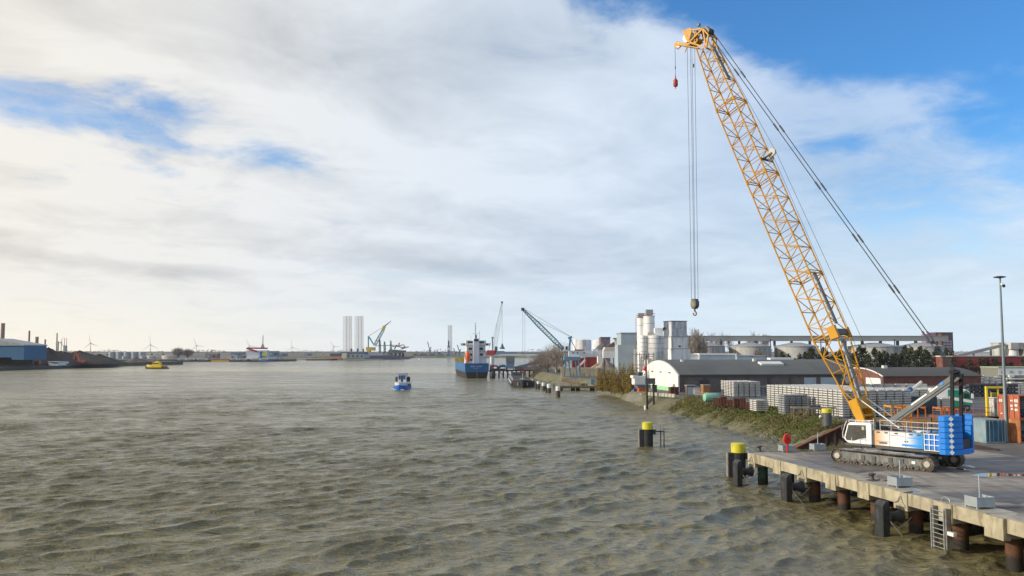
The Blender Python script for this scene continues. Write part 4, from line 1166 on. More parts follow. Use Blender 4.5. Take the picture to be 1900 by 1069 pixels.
# ---------------------------------------------------------------- trees
def crown_leaves(rnd, cx, rx, rz, n, s, mode='round'):
    mb = MB(); cl_ = []
    for _ in range(max(6, n // 60)):
        q = Vector((rnd.gauss(0, 1), rnd.gauss(0, 1), rnd.gauss(0, 1))).normalized() * rnd.uniform(.35, 1.0)
        cl_.append(Vector((q.x * rx, q.y * rx, cx + q.z * rz)))
    for _ in range(n):
        c = rnd.choice(cl_); k = .26
        p = c + Vector((rnd.gauss(0, k) * rx, rnd.gauss(0, k) * rx, rnd.gauss(0, k) * rz))
        if p.z < .15: p.z = rnd.uniform(.1, .8)
        leafy(mb, p, s * rnd.uniform(.6, 1.3), rnd)
    return mb
def sprays(rnd, h, rx, n, s):
    """shrub crown: leafy shoots fanning up and out from the foot, of uneven height"""
    mb = MB(); ns = 95
    for k in range(ns):
        a = rnd.uniform(0, 6.28); lean = rnd.uniform(0, 1) ** .6; hh = h * rnd.uniform(.55, 1.08) * (1 - .42 * lean ** 2)
        e = Vector((math.cos(a) * rx * lean, math.sin(a) * rx * lean, hh)); b = e * .18 * Vector((1, 1, 0)).length; b = Vector((e.x * .35, e.y * .35, 0))
        for j in range(n // ns):
            f = rnd.uniform(.03, 1) ** .8; p = b.lerp(e, f); w_ = .55 * (1.1 - f)
            p += Vector((rnd.gauss(0, w_), rnd.gauss(0, w_), rnd.gauss(0, .25)))
            if p.z < .05: p.z = rnd.uniform(0, .6)
            leafy(mb, p, s * rnd.uniform(.6, 1.3), rnd)
    return mb
def trunk(rnd, h, r, limbs=6, spread=.35):
    mb = MB(); mb.tube((0, 0, -.2), (0, 0, h), r, 8, r * .35)
    for k in range(limbs):
        z = h * rnd.uniform(.25, .85); a = rnd.uniform(0, 6.28); l = h * spread * rnd.uniform(.6, 1.2)
        mb.tube((0, 0, z), (l * math.cos(a), l * math.sin(a), z + l * rnd.uniform(.5, 1.1)), r * .4, 5, r * .08)
    return mb
def bare(rnd, h, rx, n, r0, up=.55, lo=.25, tw=.05, ln=1.0):
    """crown of a leafless tree: branches that fork and carry many fine twigs"""
    mb = MB(); ends = []
    for k in range(n):
        z = h * rnd.uniform(lo, .75); a = rnd.uniform(0, 6.28)
        l = rx * rnd.uniform(.6, 1.05) * (1 - .35 * (z / h)); e = Vector((l * math.cos(a), l * math.sin(a), min(h, z + l * up * rnd.uniform(.6, 2.0))))
        s_ = Vector((0, 0, z)); mb.tube(s_, e, r0 * .3, 4, r0 * .06)
        for j in range(22):
            b = s_.lerp(e, rnd.uniform(.25, 1)); d = Vector((rnd.gauss(0, .6), rnd.gauss(0, .6), rnd.gauss(.5, .5))).normalized() * rnd.uniform(.5, 1.6) * ln
            twig(mb, b, b + d, tw)
    return mb
def ball(rnd, h, rx, n, tw=.05, ln=1.4, flat=.36):
    """rounded leafless crown: fine twigs reaching outwards through an ellipsoid"""
    mb = MB(); cz = h * (1 - flat)
    for k in range(26):
        a = rnd.uniform(0, 6.28); e = rnd.uniform(.1, 1.2); q = Vector((math.cos(a) * math.cos(e) * rx, math.sin(a) * math.cos(e) * rx, cz + math.sin(e) * h * flat * .9))
        mb.tube((0, 0, h * rnd.uniform(.15, .5)), q, .16 * h / 10, 4, .03)
    for k in range(n):
        d = Vector((rnd.gauss(0, 1), rnd.gauss(0, 1), rnd.gauss(.1, 1))).normalized(); f = rnd.uniform(.3, 1.0) ** .7
        wob = 1 + .18 * math.sin(5 * math.atan2(d.y, d.x) + d.z * 6)
        p = Vector((d.x * rx * f * wob, d.y * rx * f * wob, cz + d.z * h * flat * f * wob))
        g = (d + Vector((rnd.gauss(0, .4), rnd.gauss(0, .4), rnd.gauss(.3, .4)))).normalized() * rnd.uniform(.4, 1) * ln
        twig(mb, p, p + g, tw)
    return mb
def tree(name, label, cat, loc, group, crown_mb, crown_m, trunk_mb, trunk_m=None, rz=0.0):
    t = thing(name, label, cat, loc, rz, group)
    crown_mb.build('crown', crown_m, t); trunk_mb.build('trunk', trunk_m or M_BARK, t)
    return t
r1 = random.Random(21)
def at(px, D, z=ZL): return Vector(((px - 950) / FPX * D, D, z))
# the autumn bushes beside the white arched hall
for k, (px, D, z, h, rx, n, lab) in enumerate((
    (1172, 236, 1.2, 8.6, 3.6, 5200, 'tallest autumn bush, brown and yellow, right beside the white arched hall'),
    (1150, 242, 1.2, 8.4, 3.2, 4200, 'middle autumn bush on the bank, brown with a yellow top'),
    (1134, 252, 1.0, 7.2, 3.0, 3600, 'yellow-green bush on the bank left of the brown one'),
    (1117, 258, 1.0, 7.0, 2.8, 3400, 'left autumn bush at the landward end of the timber landing stage'))):
    tree('autumn_bush', lab, 'bush', at(px, D, z), 'autumn bushes on the bank', sprays(r1, h, rx, n * 2, .15), M_AUT, trunk(r1, h * .8, .16, 9, .4))
# the bare trees on the point, with pale birch stems
for k, (px, D, h, rx, m_, tm, lab) in enumerate((
    (1003, 415, 8.5, 7, M_TWIG, M_BARK, 'low bare grey-brown tree at the left end of the clump by the water'),
    (1017, 412, 12.5, 8, M_TWIG, M_BARK, 'round bare tree in the middle of the clump by the water'),
    (1031, 400, 15.8, 7.5, M_TWIG2, M_BIRCH, 'bare birch with pale stem, tallest of the clump by the water'),
    (1042, 398, 14.6, 6.5, M_TWIG2, M_BIRCH, 'second pale-stemmed birch at the right of the clump, beside the dock crane'))):
    tree('bare_tree', lab, 'tree', at(px, D, 1.5), 'bare trees on the point by the water', ball(r1, h, rx * .85, 2300 if k < 2 else 1300, .05, 1.5, .42), m_, trunk(r1, h * .95, .38, 8 if k < 2 else 14, .3), tm)
tree('yellow_shrub', 'small yellow-green shrub at the foot of the bare trees', 'shrub', at(1040, 404, 2), None, crown_leaves(r1, 1.8, 2.4, 1.6, 900, .25), M_MOSS, trunk(r1, 2, .12))
# tall bare poplars behind the white tower block
for k, (px, D, ytop) in enumerate(((1279, 372, 622), (1289, 370, 608), (1296, 374, 611), (1305, 371, 626))):
    p = at(px, D, 3.0); h = Y(px, ytop, D).z - 3
    tree('bare_poplar', 'tall bare poplar behind the long grey-roofed hall, %s' % ('leftmost of four', 'second from the left and tallest of four', 'third of four', 'rightmost and lowest of four')[k], 'tree', p, 'bare poplars behind the hall', bare(r1, h, 2.4, 60, .3, 1.9, .25, .03, 1.3), M_TWIG2, trunk(r1, h, .3, 10, .12))
for k, (px, ytop) in enumerate(((1320, 617), (1329, 620), (1338, 616), (1352, 619), (1390, 621), (1398, 615), (1402, 617), (1415, 614), (1422, 616))):
    D = 520 + (k % 3) * 6; h = Y(px, ytop, D).z - 3
    lab = 'bare treetop showing above the long conveyor gallery, number %d from the left of nine' % (k + 1)
    words_ = ('first from the left', 'second from the left', 'third from the left', 'fourth from the left', 'fifth, in the middle', 'fourth from the right', 'third from the right', 'second from the right', 'last on the right')[k]
    tree('far_tree', 'bare treetop above the conveyor gallery, %s of nine' % words_, 'tree', at(px, D, 3), 'treetops behind the conveyor gallery', bare(r1, h, 3.0, 26, .3, 1.6, .45, .04, 1.5), M_TWIG if k % 2 else M_TWIG2, trunk(r1, h * .9, .4, 6, .15))

# ---- dark pines in front of the concrete tanks
def pine(rnd, h, r):
    mb = MB()
    for k in range(26):
        f = .12 + .88 * k / 26; z = h * f; rr = r * (1 - f) ** .7 + .25
        for _ in range(3):
            a = rnd.uniform(0, 6.28); e = Vector((rr * math.cos(a), rr * math.sin(a), z - rr * .15)) * 1.0
            for j in range(9):
                c = Vector((0, 0, z)).lerp(e, rnd.uniform(.25, 1.0)); c += Vector((rnd.gauss(0, .2), rnd.gauss(0, .2), rnd.gauss(0, .25)))
                leafy(mb, c, rnd.uniform(.25, .5), rnd)
    return mb
pines = []
for k in range(3):
    t = thing('pine_tree', 'dark pine', 'tree', (0, 0, 0), 0, 'dark pines in front of the concrete tanks')
    pine(r1, 9.5, 2.6 + .4 * k).build('crown', M_PINE, t); MB().tube((0, 0, -.2), (0, 0, 8.5), .2, 6, .05).build('trunk', M_BARK, t)
    pines.append(t)
used = [False] * 3
for k in range(38):
    px = 1447 + k * 8.6 + r1.uniform(-3, 3); D = 348 + r1.uniform(-10, 10); q = k % 3; s_ = r1.uniform(.85, 1.28) * (0.85 if k < 6 else 1)
    lab = 'dark evergreen in the long row in front of the concrete tanks'
    if not used[q]: o = pines[q]; used[q] = True; o.location = at(px, D)
    else: o = dup(pines[q], at(px, D), r1.uniform(0, 6))
    o.scale = (s_, s_, s_); o['label'] = lab
for k in range(9):
    o = dup(pines[k % 3], at(1764 + k * 16 + r1.uniform(-4, 4), 322), r1.uniform(0, 6)); q = r1.uniform(.45, .8); o.scale = (q * 1.3, q * 1.3, q)
    o['label'] = 'low dark evergreen in front of the long dark red shed'; o['group'] = 'low evergreens before the red shed'
tree('rusty_leaved_tree', 'small tree with orange-brown leaves in front of the second concrete tank', 'tree', at(1406, 352), None, crown_leaves(r1, 6.2, 2.6, 3.2, 900, .3), leaf_mat('copper_leaves', ((.2, .09, .03), (.16, .08, .03), (.24, .12, .04))), trunk(r1, 6, .2))
# ---------------------------------------------------------------- the yard behind the jetty
M_PALLET = mat('concrete_slabs', (0.52, 0.51, 0.48), .85, var=.16, vs=.7)
M_PALLET2 = mat('blue_grey_slabs', (0.27, 0.285, 0.30), .85, var=.16, vs=.7)
M_PALLETD = mat('dark_slabs', (0.055, 0.062, 0.075), .8, var=.35, vs=.6)
M_PALLET3 = mat('bright_slabs', (0.66, 0.65, 0.62), .85, var=.3, vs=.25)
def stack_mesh(name, m, w_, d_, h_, layers):
    lh = h_ / layers; prof = []; IN_ = min(.42, min(w_, d_) * .38)
    for k in range(layers):
        z = k * lh
        prof += [(z, -IN_), (z + lh * .36, -IN_), (z + lh * .36, 0), (z + lh * .99, 0)]
    prof += [(h_, -.05)]
    vs = []
    for z, o_ in prof:
        a, b = w_ / 2 + o_, d_ / 2 + o_
        vs += [(-a, -b, z), (a, -b, z), (a, b, z), (-a, b, z)]
    fs = [(0, 3, 2, 1), tuple(range(len(vs) - 4, len(vs)))]
    for k in range(len(prof) - 1):
        for i in range(4):
            j = (i + 1) % 4; fs.append((4 * k + i, 4 * k + j, 4 * k + 4 + j, 4 * k + 4 + i))
    return MB().add(vs, fs).build(name, m)
NST = 0
def stacks(origin, ua, ub, na, nb, step_a, step_b, size, layers, m, label, group, jitter=.04, drop=0.0, miss=0.0):
    """rows of pallet stacks from a corner, each one an object"""
    global NST
    ua = Vector((ua[0], ua[1], 0)).normalized(); ub = Vector((ub[0], ub[1], 0)).normalized()
    rz = math.atan2(ua.y, ua.x); proto = None; rn = random.Random(NST + 7)
    for i in range(na):
        for j in range(nb):
            if miss and rn.random() < miss: continue
            p = Vector(origin) + ua * (i * step_a) + ub * (j * step_b) + Vector((rn.uniform(-jitter, jitter), rn.uniform(-jitter, jitter), 0))
            if proto is None:
                o = proto = stack_mesh('slab_stack', m, *size, layers)
            else:
                o = proto.copy(); COL.objects.link(o)
            o.location = p; o.rotation_euler = (0, 0, rz + rn.uniform(-.02, .02))
            sc = 1 - (rn.random() < .35) * drop * rn.choice((1, 2)); o.scale = (1, 1, sc)
            tag(o, label, 'slab stack', group); NST += 1
A_ = Vector((5.0, -20.9)).normalized(); B_ = Vector((-A_.y, A_.x))
stacks((45.9, 153.4, ZL), A_, B_, 17, 8, 1.32, 1.55, (1.06, 1.2, 4.1), 11, M_PALLET, 'tall stack of pale concrete slabs in the biggest block, behind the scrub', 'slab stacks of the big block behind the scrub', drop=.0)
stacks((48.9, 190.5, ZL), (1, .12), (-.12, 1), 5, 5, 1.28, 1.6, (1.0, 1.2, 3.35), 10, M_PALLET, 'stack of concrete slabs in the square block before the long arched hall', 'slab stacks of the square block before the long hall')
stacks((57, 201, ZL), (1, .12), (-.12, 1), 6, 1, .95, 1.4, (.8, 1.2, 1.9), 8, M_PALLET2, 'low grey slab stack between the square block and the biggest block', 'low slab stacks between the two blocks')
stacks((43.8, 139.2, ZL - .1), (1, .1), (-.1, 1), 4, 2, 1.02, 1.3, (.84, 1.1, 3.2), 9, M_PALLET2, 'dark-sided slab stack in the small group before the biggest block', 'slab stacks of the small group before the big block')
stacks((41.5, 146.8, ZL - .1), (1, .1), (-.1, 1), 2, 2, 1.15, 1.5, (1.0, 1.3, 1.9), 6, M_PALLET, 'low sunlit slab stack at the left end, next to the rusty frames', 'low sunlit slab stacks next to the rusty frames')
stacks((76.5, 181, ZL), (1, .02), (0, 1), 8, 4, 2.32, 2.4, (1.98, 2.0, 2.1), 6, M_PALLET, 'wide pale slab stack in the row just right of the crane boom', 'wide slab stacks right of the boom')
stacks((57.6, 134.6, ZL), (1, .1), (-.1, 1), 2, 1, 1.55, 1.5, (1.25, 1.3, 2.55), 7, M_PALLET, 'slab stack between the boom foot and the grey A-frame of the crane', 'slab stacks behind the boom foot')
stacks((70.4, 145.5, ZL), (1, .02), (0, 1), 2, 2, 2.15, 2.1, (1.75, 1.7, 2.2), 7, M_PALLET, 'square slab stack left of the green lorry, above the blue counterweights', 'slab stacks left of the green lorry')
stacks((101.5, 192, ZL), (1, .0), (0, 1), 9, 2, 1.22, 1.5, (1.05, 1.2, 2.75), 3, M_PALLETD, 'blue-black slab stack in the long dark row right of the green lorry', 'dark slab stacks beyond the lorry yard', jitter=.12, drop=.12)
stacks((113.4, 196, ZL), (1, .0), (0, 1), 5, 1, 2.3, 1.5, (2.0, 1.4, 3.0), 8, M_PALLET3, 'grey slab stack at the right edge behind the orange containers', 'grey slab stacks behind the orange containers')
stacks((126, 262, ZL), (1, .0), (0, 1), 14, 1, 1.9, 3, (1.5, 1.3, 2.7), 3, M_PALLET3, 'pale slab stack in the distant row beyond the dark slab stacks', 'distant pale slab stacks', jitter=.25, drop=.14)
stacks((104, 300, ZL), (1, .0), (0, 1), 16, 1, 2.4, 3, (1.6, 1.4, 3.2), 3, M_PALLET3, 'pale slab stack in the farthest row, in front of the dark pines', 'farthest slab stacks before the pines', jitter=.3, drop=.14)
stacks((90, 235, ZL), (1, .0), (0, 1), 8, 1, 3.0, 3, (2.4, 1.4, 1.1), 4, M_PALLET3, 'low slab stack in front of the brick arched hall', 'low slab stacks before the brick hall', jitter=.1)

def bx(name, label, cat, px0, px1, ytop, D, depth, z0=ZL, m=None, rz=0.0, group=None, roof=None, rt=.35):
    """a box-like building with its near face at distance D; returns (thing, width, depth, height)"""
    w_ = (px1 - px0) / FPX * D; h_ = Y(950, ytop, D).z - z0
    cx = ((px0 + px1) / 2 - 950) / FPX * D
    t = thing(name, label, cat, (cx, D + depth / 2, z0), rz, group)
    MB().bb(-w_ / 2, w_ / 2, -depth / 2, depth / 2, -.3, h_).build('wall', m, t)
    if roof is not None: MB().bb(-w_ / 2 - .15, w_ / 2 + .15, -depth / 2 - .15, depth / 2 + .15, h_ + .003, h_ + rt).build('roof', roof, t)
    return t, w_, depth, h_
M_ROOF = mat('grey_roof', (0.105, 0.11, 0.108), .85, var=.12, vs=.15, stain=(.12, .12, .09), sw=.3, ss=(2, .2, .2))
M_BRICK = mat('dark_brick', (0.105, 0.085, 0.080), .9, var=.2, vs=.8)
M_REDB = mat('red_brick', (0.17, 0.07, 0.05), .9, var=.2, vs=.8)
M_WWALL = mat('white_wall', (0.70, 0.70, 0.68), .8, var=.05, vs=.3, stain=(.45, .42, .38), sw=.1, ss=(1, 1, .15))
M_SILO = mat('silo_white', (0.80, 0.795, 0.78), .65, var=.06, vs=.3, stain=(.30, .29, .28), sw=.35, ss=(1, 1, .12))
M_SHEET = mat('pale_blue_cladding', (0.34, 0.41, 0.46), .6, var=.08, vs=.3)
M_GREYC = mat('grey_cladding', (0.32, 0.33, 0.33), .7, var=.1, vs=.3)
M_CONV = mat('conveyor_grey', (0.30, 0.30, 0.29), .7, var=.12, vs=.1, stain=(.33, .32, .3), sw=.2)
M_TANKC = mat('tank_concrete', (0.46, 0.45, 0.42), .9, var=.15, vs=.15, stain=(.15, .14, .12), sw=.5, ss=(1, 1, .08))
M_DARKW = mat('window_dark', (0.03, 0.035, 0.04), .3, var=.1)
M_DRED = mat('dark_red_cladding', (0.22, 0.03, 0.03), .7, var=.15, vs=.3)
M_STEELD = mat('dark_steel', (0.07, 0.075, 0.08), .7, var=.2)

# ---- arched halls
def arch_hall(name, label, P, ang, half, length, eave, rise, wall_m, gable_m, roof_m, seg=18):
    """P: near corner of the gable; local x runs along the hall, local y across"""
    t = thing(name, label, 'hall', P, ang)
    H2 = 2 * half
    arc = []
    Rr = (half * half + rise * rise) / (2 * rise); a0 = math.asin(half / Rr)
    for k in range(seg + 1):
        a = -a0 + 2 * a0 * k / seg; arc.append((half + Rr * math.sin(a), eave + rise - Rr + Rr * math.cos(a)))
    g = [(0, -.3)] + [(0, eave)] + arc[1:-1] + [(H2, eave), (H2, -.3)]
    MB().prism(g, 0, .35, lambda p, q: (q, p[0], p[1])).build('gable', gable_m, t)
    MB().bb(.36, length, .05, .35, -.3, eave - .003).build('side_wall', wall_m, t)
    MB().bb(.36, length, H2 - .35, H2 - .05, -.3, eave - .003).build('side_wall', wall_m, t)
    MB().prism(g, length - .3, length, lambda p, q: (q, p[0], p[1])).build('gable', wall_m, t)
    out_ = [(y - .25 if k == 0 else (y + .25 if k == seg else y), z + .0 if 0 < k < seg else z - .05) for k, (y, z) in enumerate(arc)]
    ring = out_ + [(y, z + .22) for y, z in reversed(out_)]
    n = len(out_)
    mb = MB()
    vs = [(x, y, z) for x in (.36, length + .3) for y, z in ring]
    m2 = len(ring); fs = []
    for k in range(m2): fs.append((k, (k + 1) % m2, (k + 1) % m2 + m2, k + m2))
    for k in range(n - 1): fs.append((k, k + 1, m2 - 2 - k, m2 - 1 - k)); fs.append((m2 + k, 2 * m2 - 1 - k, 2 * m2 - 2 - k, m2 + k + 1))
    mb.add(vs, fs).build('roof', roof_m, t, smooth=True)
    return t, arc
P = at(1256.5, 212)
t, arc = arch_hall('arched_hall', 'long hall with white arched gable, dark brick side and curved grey roof', P, math.atan2(6, 40), 15, 47, 4.1, 3.45, M_BRICK, M_WWALL, M_ROOF)
for k in range(9):      # bays of the side wall
    x = 1.0 + k * 5.6
    MB().bb(x, x + .35, -.10, .05, -.3, 3.95).build('pier', mat('brick_pier', (0.085, 0.07, 0.068), .9), t)
    if k < 8: MB().bb(x + .7, x + 5.2, .0, .049, 0, 3.2).build('wall_panel', mat('grey_brick', (.125, .11, .105), .9, var=.2), t)
for x0, x1 in ((32.8, 36.0), (37.2, 41.4)): MB().bb(x0, x1, -.12, -.02, 0.2, 3.4).build('shutter', M_SHEET, t)
MB().bb(5.4, 8.0, -.12, -.02, 0, 2.9).build('window', M_DARKW, t)
MB().bb(-.05, 0.0, .2, 29.6, -.2, 1.0).build('green_plinth', mat('mint_green', (.30, .58, .33), .7), t)
for y in (6, 13, 20): MB().box((-.15, y, 4.6), (.3, .9, .25)).build('wall_lamp', M_STEELD, t)
for x, y, w_ in ((27, 6.2, 6), (33, 13.2, 6.5)):
    za = 4.1 + 3.45 - 34.3 + math.sqrt(34.3 ** 2 - (y - 15) ** 2) + .22
    slope_ = -(y - 15) / 34.3
    M = Matrix.Rotation(math.atan(slope_), 4, 'X')
    MB().box((x, y, za + .2), (w_, 2.2, .5), M=M).build('rooflight', M_WHITE, t)
MB().box((24, 9.5, 7.6), (.7, .7, .8)).build('roof_vent', M_WHITE, t); MB().box((4.5, 9.5, 7.4), (.7, .7, .8)).build('roof_vent', M_WHITE, t)
MB().bb(0.36, 47, -.30, -.18, 3.93, 4.08).build('gutter', mat('gutter_green', (.05, .07, .045), .8), t)

P = at(1635.5, 250)
t, _a = arch_hall('brick_arched_hall', 'second arched hall with red brick gable and dark roof, right of the boom', P, math.atan2(4, 40), 14, 30, 2.6, 2.2, M_REDB, M_REDB, mat('dark_roof', (.075, .07, .065), .85, var=.15))
mb = MB()
for (y0, z0), (y1, z1) in zip(_a, _a[1:]): mb.beam((-.1, y0, z0 + .05), (-.1, y1, z1 + .05), .3, .3)
mb.build('gable_trim', M_WHITE, t)
MB().box((6, 10, 5.2), (1.2, 1.2, .9)).build('roof_vent', M_WHITE, t)
for x0, x1, z1 in ((-.4, -.05, 2.1),): MB().bb(-.5, -.05, .6, 9, 0, z1).build('white_door', M_WWALL, t)

# ---- small sheds in front of the long hall
for k, (px, D, w_, h_, m_, lab) in enumerate(((1278.5, 199, 2.0, 2.1, M_SHEET, 'small pale shed with light door against the dark brick hall'), (1289.5, 199, 1.7, 1.7, M_WHITE, 'low white cabin right of the small shed, against the dark brick hall'), (1307, 196, 1.6, 2.3, mat('orange_brown', (.30, .13, .03), .8), 'orange-brown cabinet between the white cabin and the slab stacks'))):
    t = thing('shed', lab, 'shed', at(px, D), .1); MB().bb(-w_/2, w_/2, -.9, .9, 0, h_).build('wall', M_BRICK if k == 0 else m_, t)
    MB().bb(-w_/2 + .15, w_/2 - .15, -.95, -.905, .05, h_ - .3).build('door', m_, t); MB().bb(-w_/2 - .1, w_/2 + .1, -1.05, 1.0, h_ + .003, h_ + .14).build('roof', M_GREYC, t)
# rusty open container at the corner of the hall
def ribbed(mb, x0, x1, y0, y1, z0, z1, pitch=.28, d=.035):
    """a corrugated skin: the long sides carry ribs"""
    n = max(2, int((x1 - x0) / pitch))
    xs = [x0 + (x1 - x0) * i / n for i in range(n + 1)]
    for side in (0, 1):
        y = y0 if side == 0 else y1; sg = 1 if side == 0 else -1
        vs = []; 
        for i, x in enumerate(xs):
            o_ = d if i % 2 else 0
            if i: vs.append((x - .07, y + sg * (d if (i - 1) % 2 else 0)))
            vs.append((x, y + sg * o_))
        k0 = len(mb.v)
        mb.v += [(x, yy, z) for z in (z0, z1) for x, yy in vs] + [(x, y + sg * .08, z) for z in (z0, z1) for x, yy in vs]
        m_ = len(vs)
        for i in range(m_ - 1):
            mb.f.append((k0 + i, k0 + i + 1, k0 + m_ + i + 1, k0 + m_ + i)); mb.f.append((k0 + 2 * m_ + i, k0 + 3 * m_ + i, k0 + 3 * m_ + i + 1, k0 + 2 * m_ + i + 1))
        mb.f.append((k0, k0 + m_, k0 + 3 * m_, k0 + 2 * m_)); mb.f.append((k0 + m_ - 1, k0 + 3 * m_ - 1, k0 + 4 * m_ - 1, k0 + 2 * m_ - 1))
        for i in range(m_ - 1): mb.f.append((k0 + m_ + i, k0 + m_ + i + 1, k0 + 3 * m_ + i + 1, k0 + 3 * m_ + i))
    return mb
def container(label, loc, rz, L, Wd, H, m, m_end, doors=True, open_end=False, ribs=True, group=None, name='shipping_container'):
    """x along the length; the end that faces the camera is at -x"""
    t = thing(name, label, 'container', loc, rz, group)
    mb = MB(); ribbed(mb, -L/2 + .12, L/2 - .12, -Wd/2 + .02, Wd/2 - .02, .16, H - .13); mb.build('side_wall', m, t)
    mb = MB()
    for x in (-L/2 + .06, L/2 - .06):
        for y in (-Wd/2 + .06, Wd/2 - .06): mb.bb(x - .07, x + .07, y - .07, y + .07, 0, H)
    for z in (.08, H - .07):
        for y in (-Wd/2 + .06, Wd/2 - .06): mb.bb(-L/2 + .13, L/2 - .13, y - .06, y + .06, z - .075, z + .065)
        for x in (-L/2 + .06, L/2 - .06): mb.bb(x - .06, x + .06, -Wd/2 + .13, Wd/2 - .13, z - .075, z + .065)
    mb.build('frame', m, t)
    MB().bb(-L/2 + .13, L/2 - .13, -Wd/2 + .13, Wd/2 - .13, H - .10, H - .03).build('roof', m, t); MB().bb(-L/2 + .13, L/2 - .13, -Wd/2 + .13, Wd/2 - .13, .02, .15).build('floor', M_STEELD, t)
    MB().bb(L/2 - .12, L/2 - .04, -Wd/2 + .13, Wd/2 - .13, .15, H - .14).build('end_wall', m_end, t)
    if not open_end:
        for s in (-1, 1):
            d = MB().bb(-L/2 + .01, -L/2 + .07, min(s * .02, s * (Wd/2 - .13)), max(s * .02, s * (Wd/2 - .13)), .15, H - .14).build('door', m_end, t)
            mb = MB()
            for f in (.3, .7): mb.tube((-L/2 - .03, s * (Wd/2 - .13) * f, .1), (-L/2 - .03, s * (Wd/2 - .13) * f, H - .08), .022, 6)
            mb.build('lock_bar', M_GALV, d)
            mb = MB()
            for q in range(6): mb.bb(-L/2 - .012, -L/2 + .01, min(s * .1, s * (Wd/2 - .2)), max(s * .1, s * (Wd/2 - .2)), .35 + q * .36, .40 + q * .36)
            mb.build('door_rib', m_end, d)
    return t
# ---- containers on the right
M_CBLU_SHADE = mat('container_blue_shaded', (0.030, 0.115, 0.185), .6, var=.2, vs=.9, stain=(.02, .05, .08), sw=.3)  # for the doors: their shade is painted in as a darker blue
M_CBLU_SUN = mat('container_blue_sunlit', (0.20, 0.285, 0.33), .6, var=.15, vs=.9, stain=(.30, .27, .2), sw=.25)  # for long side and frame: sunlight painted in as a paler blue
M_CORG = mat('container_orange', (0.44, 0.115, 0.045), .65, var=.15, vs=.9, stain=(.26, .085, .05), sw=.4)
M_CORG2 = mat('container_rust_orange', (0.36, 0.125, 0.04), .7, var=.2, vs=.9, stain=(.5, .3, .12), sw=.35)
pn = G(1830, 822.5, ZL)          # near bottom corner of the blue-grey container
ux = Vector((-.173, .985, 0)).normalized(); L = 6.06; Wd = 2.44
uy = Vector((-ux.y, ux.x, 0))
cc = pn + ux * (L / 2) + uy * (Wd / 2) * (1 if uy.x > 0 else -1)
container('blue-grey container, ribbed long side coloured as sunlit and doors as shaded, behind the counterweights', cc, math.atan2(ux.y, ux.x), L, Wd, 2.55, M_CBLU_SUN, M_CBLU_SHADE)
MB_ = None
p0 = at(1884.5, 97.0)
ux = Vector((.995, .10, 0)).normalized(); uy = Vector((-ux.y, ux.x, 0))
def open_box(name_m, z0, label, lines, contents):
    """container seen from its closed side and its open long side"""
    W_ = 5.2; Dp = 2.5; H = 2.6
    # near-left corner at photo column 1848
    pc = Vector(((1884 - 950) / FPX * 96.0, 96.0, z0))
    t = thing('open_container', label, 'container', pc, R(6), 'orange containers stacked beside the lamp mast')
    # local: x to the right, y away; the closed end runs back-left
    mL = name_m
    e = Vector((-.87, 2.2, 0)); EL_ = e.length
    def wallseg(a, b, z0_, z1_, th, m, nm, ribs=0):
        a, b = Vector(a), Vector(b); d = (b - a).normalized(); nrm_ = Vector((-d.y, d.x, 0)) * th
        mb = MB(); vs = []
        n = max(1, ribs)
        out_ = []
        for i in range(n + 1):
            p = a.lerp(b, i / n); o_ = nrm_ * (.45 if i % 2 else 0); out_.append(p + o_)
        inn = [a - nrm_ * .6, b - nrm_ * .6]
        poly = out_ + [inn[1], inn[0]]
        mb.prism([(p.x, p.y) for p in poly], z0_, z1_, lambda p, q: (p[0], p[1], q)); return mb.build(nm, m, t)
    wallseg(e, (0, 0, 0), .12, H - .12, -.05, mL, 'closed_side', 24)
    wallseg(e, e + Vector((W_, 0, 0)), .12, H - .12, .06, mat('grey_ribbed_inside', (.16, .17, .18), .7, var=.2), 'inner_wall', 30)
    MB().prism([(0, 0), (W_, 0), (W_ + e.x, e.y), (e.x, e.y)], H - .11, H, lambda p, q: (p[0], p[1], q)).build('roof', mL, t)
    MB().prism([(0, 0), (W_, 0), (W_ + e.x, e.y), (e.x, e.y)], 0, .11, lambda p, q: (p[0], p[1], q)).build('floor', mL, t)
    mb = MB()
    for p in (Vector((0.03, 0.02, 0)), e): mb.tube((p.x, p.y, .11), (p.x, p.y, H - .11), .085, 6)
    mb.build('corner_post', mL, t)
    if lines:
        d = -e.normalized(); nrm_ = Vector((-.93, -.37, 0)); o0 = e + nrm_ * .045
        mb = MB()
        def dash(f, z, wd, hh):
            # closes over the mesh being filled
            a = e + d * (EL_ * f) + nrm_ * .04; b = a + d * wd
            mb.prism([(a.x, a.y), (b.x, b.y), (b.x + nrm_.x * .01, b.y + nrm_.y * .01), (a.x + nrm_.x * .01, a.y + nrm_.y * .01)], z, z + hh, lambda p, q: (p[0], p[1], q))
        for f, z, hh, ws in ((.05, 1.80, .30, (.10, .06, .13)), (.60, 1.90, .17, (.14, .10)), (.79, 1.80, .36, (.12, .08, .12)), (.30, 1.05, .26, (.20,)), (.60, 1.30, .24, (.10, .10)), (.80, 1.35, .28, (.16, .12)), (.62, .95, .22, (.12, .07)), (.80, .85, .26, (.16, .12)), (.10, .45, .10, (.22,))):
            u = f
            for wd in ws:
                mb = MB(); dash(u, z, wd, hh); u += (wd + .035) / EL_; mb.build('letter', M_WHITE, t)
        mb = MB()
        for f in (.27, .52, .77):
            a = e + d * (EL_ * f) + nrm_ * .06; mb.tube((a.x, a.y, .1), (a.x, a.y, H - .1), .03, 6)
        mb.build('lock_bar', mL, t)
    return t, pc
t1, pc = open_box(M_CORG2, ZL, 'lower orange container beside the lamp mast, with vertical rust streaks', False, None)
t2, pc2 = open_box(M_CORG, ZL + 2.62, 'upper orange container beside the lamp mast, with white lettering', True, None)
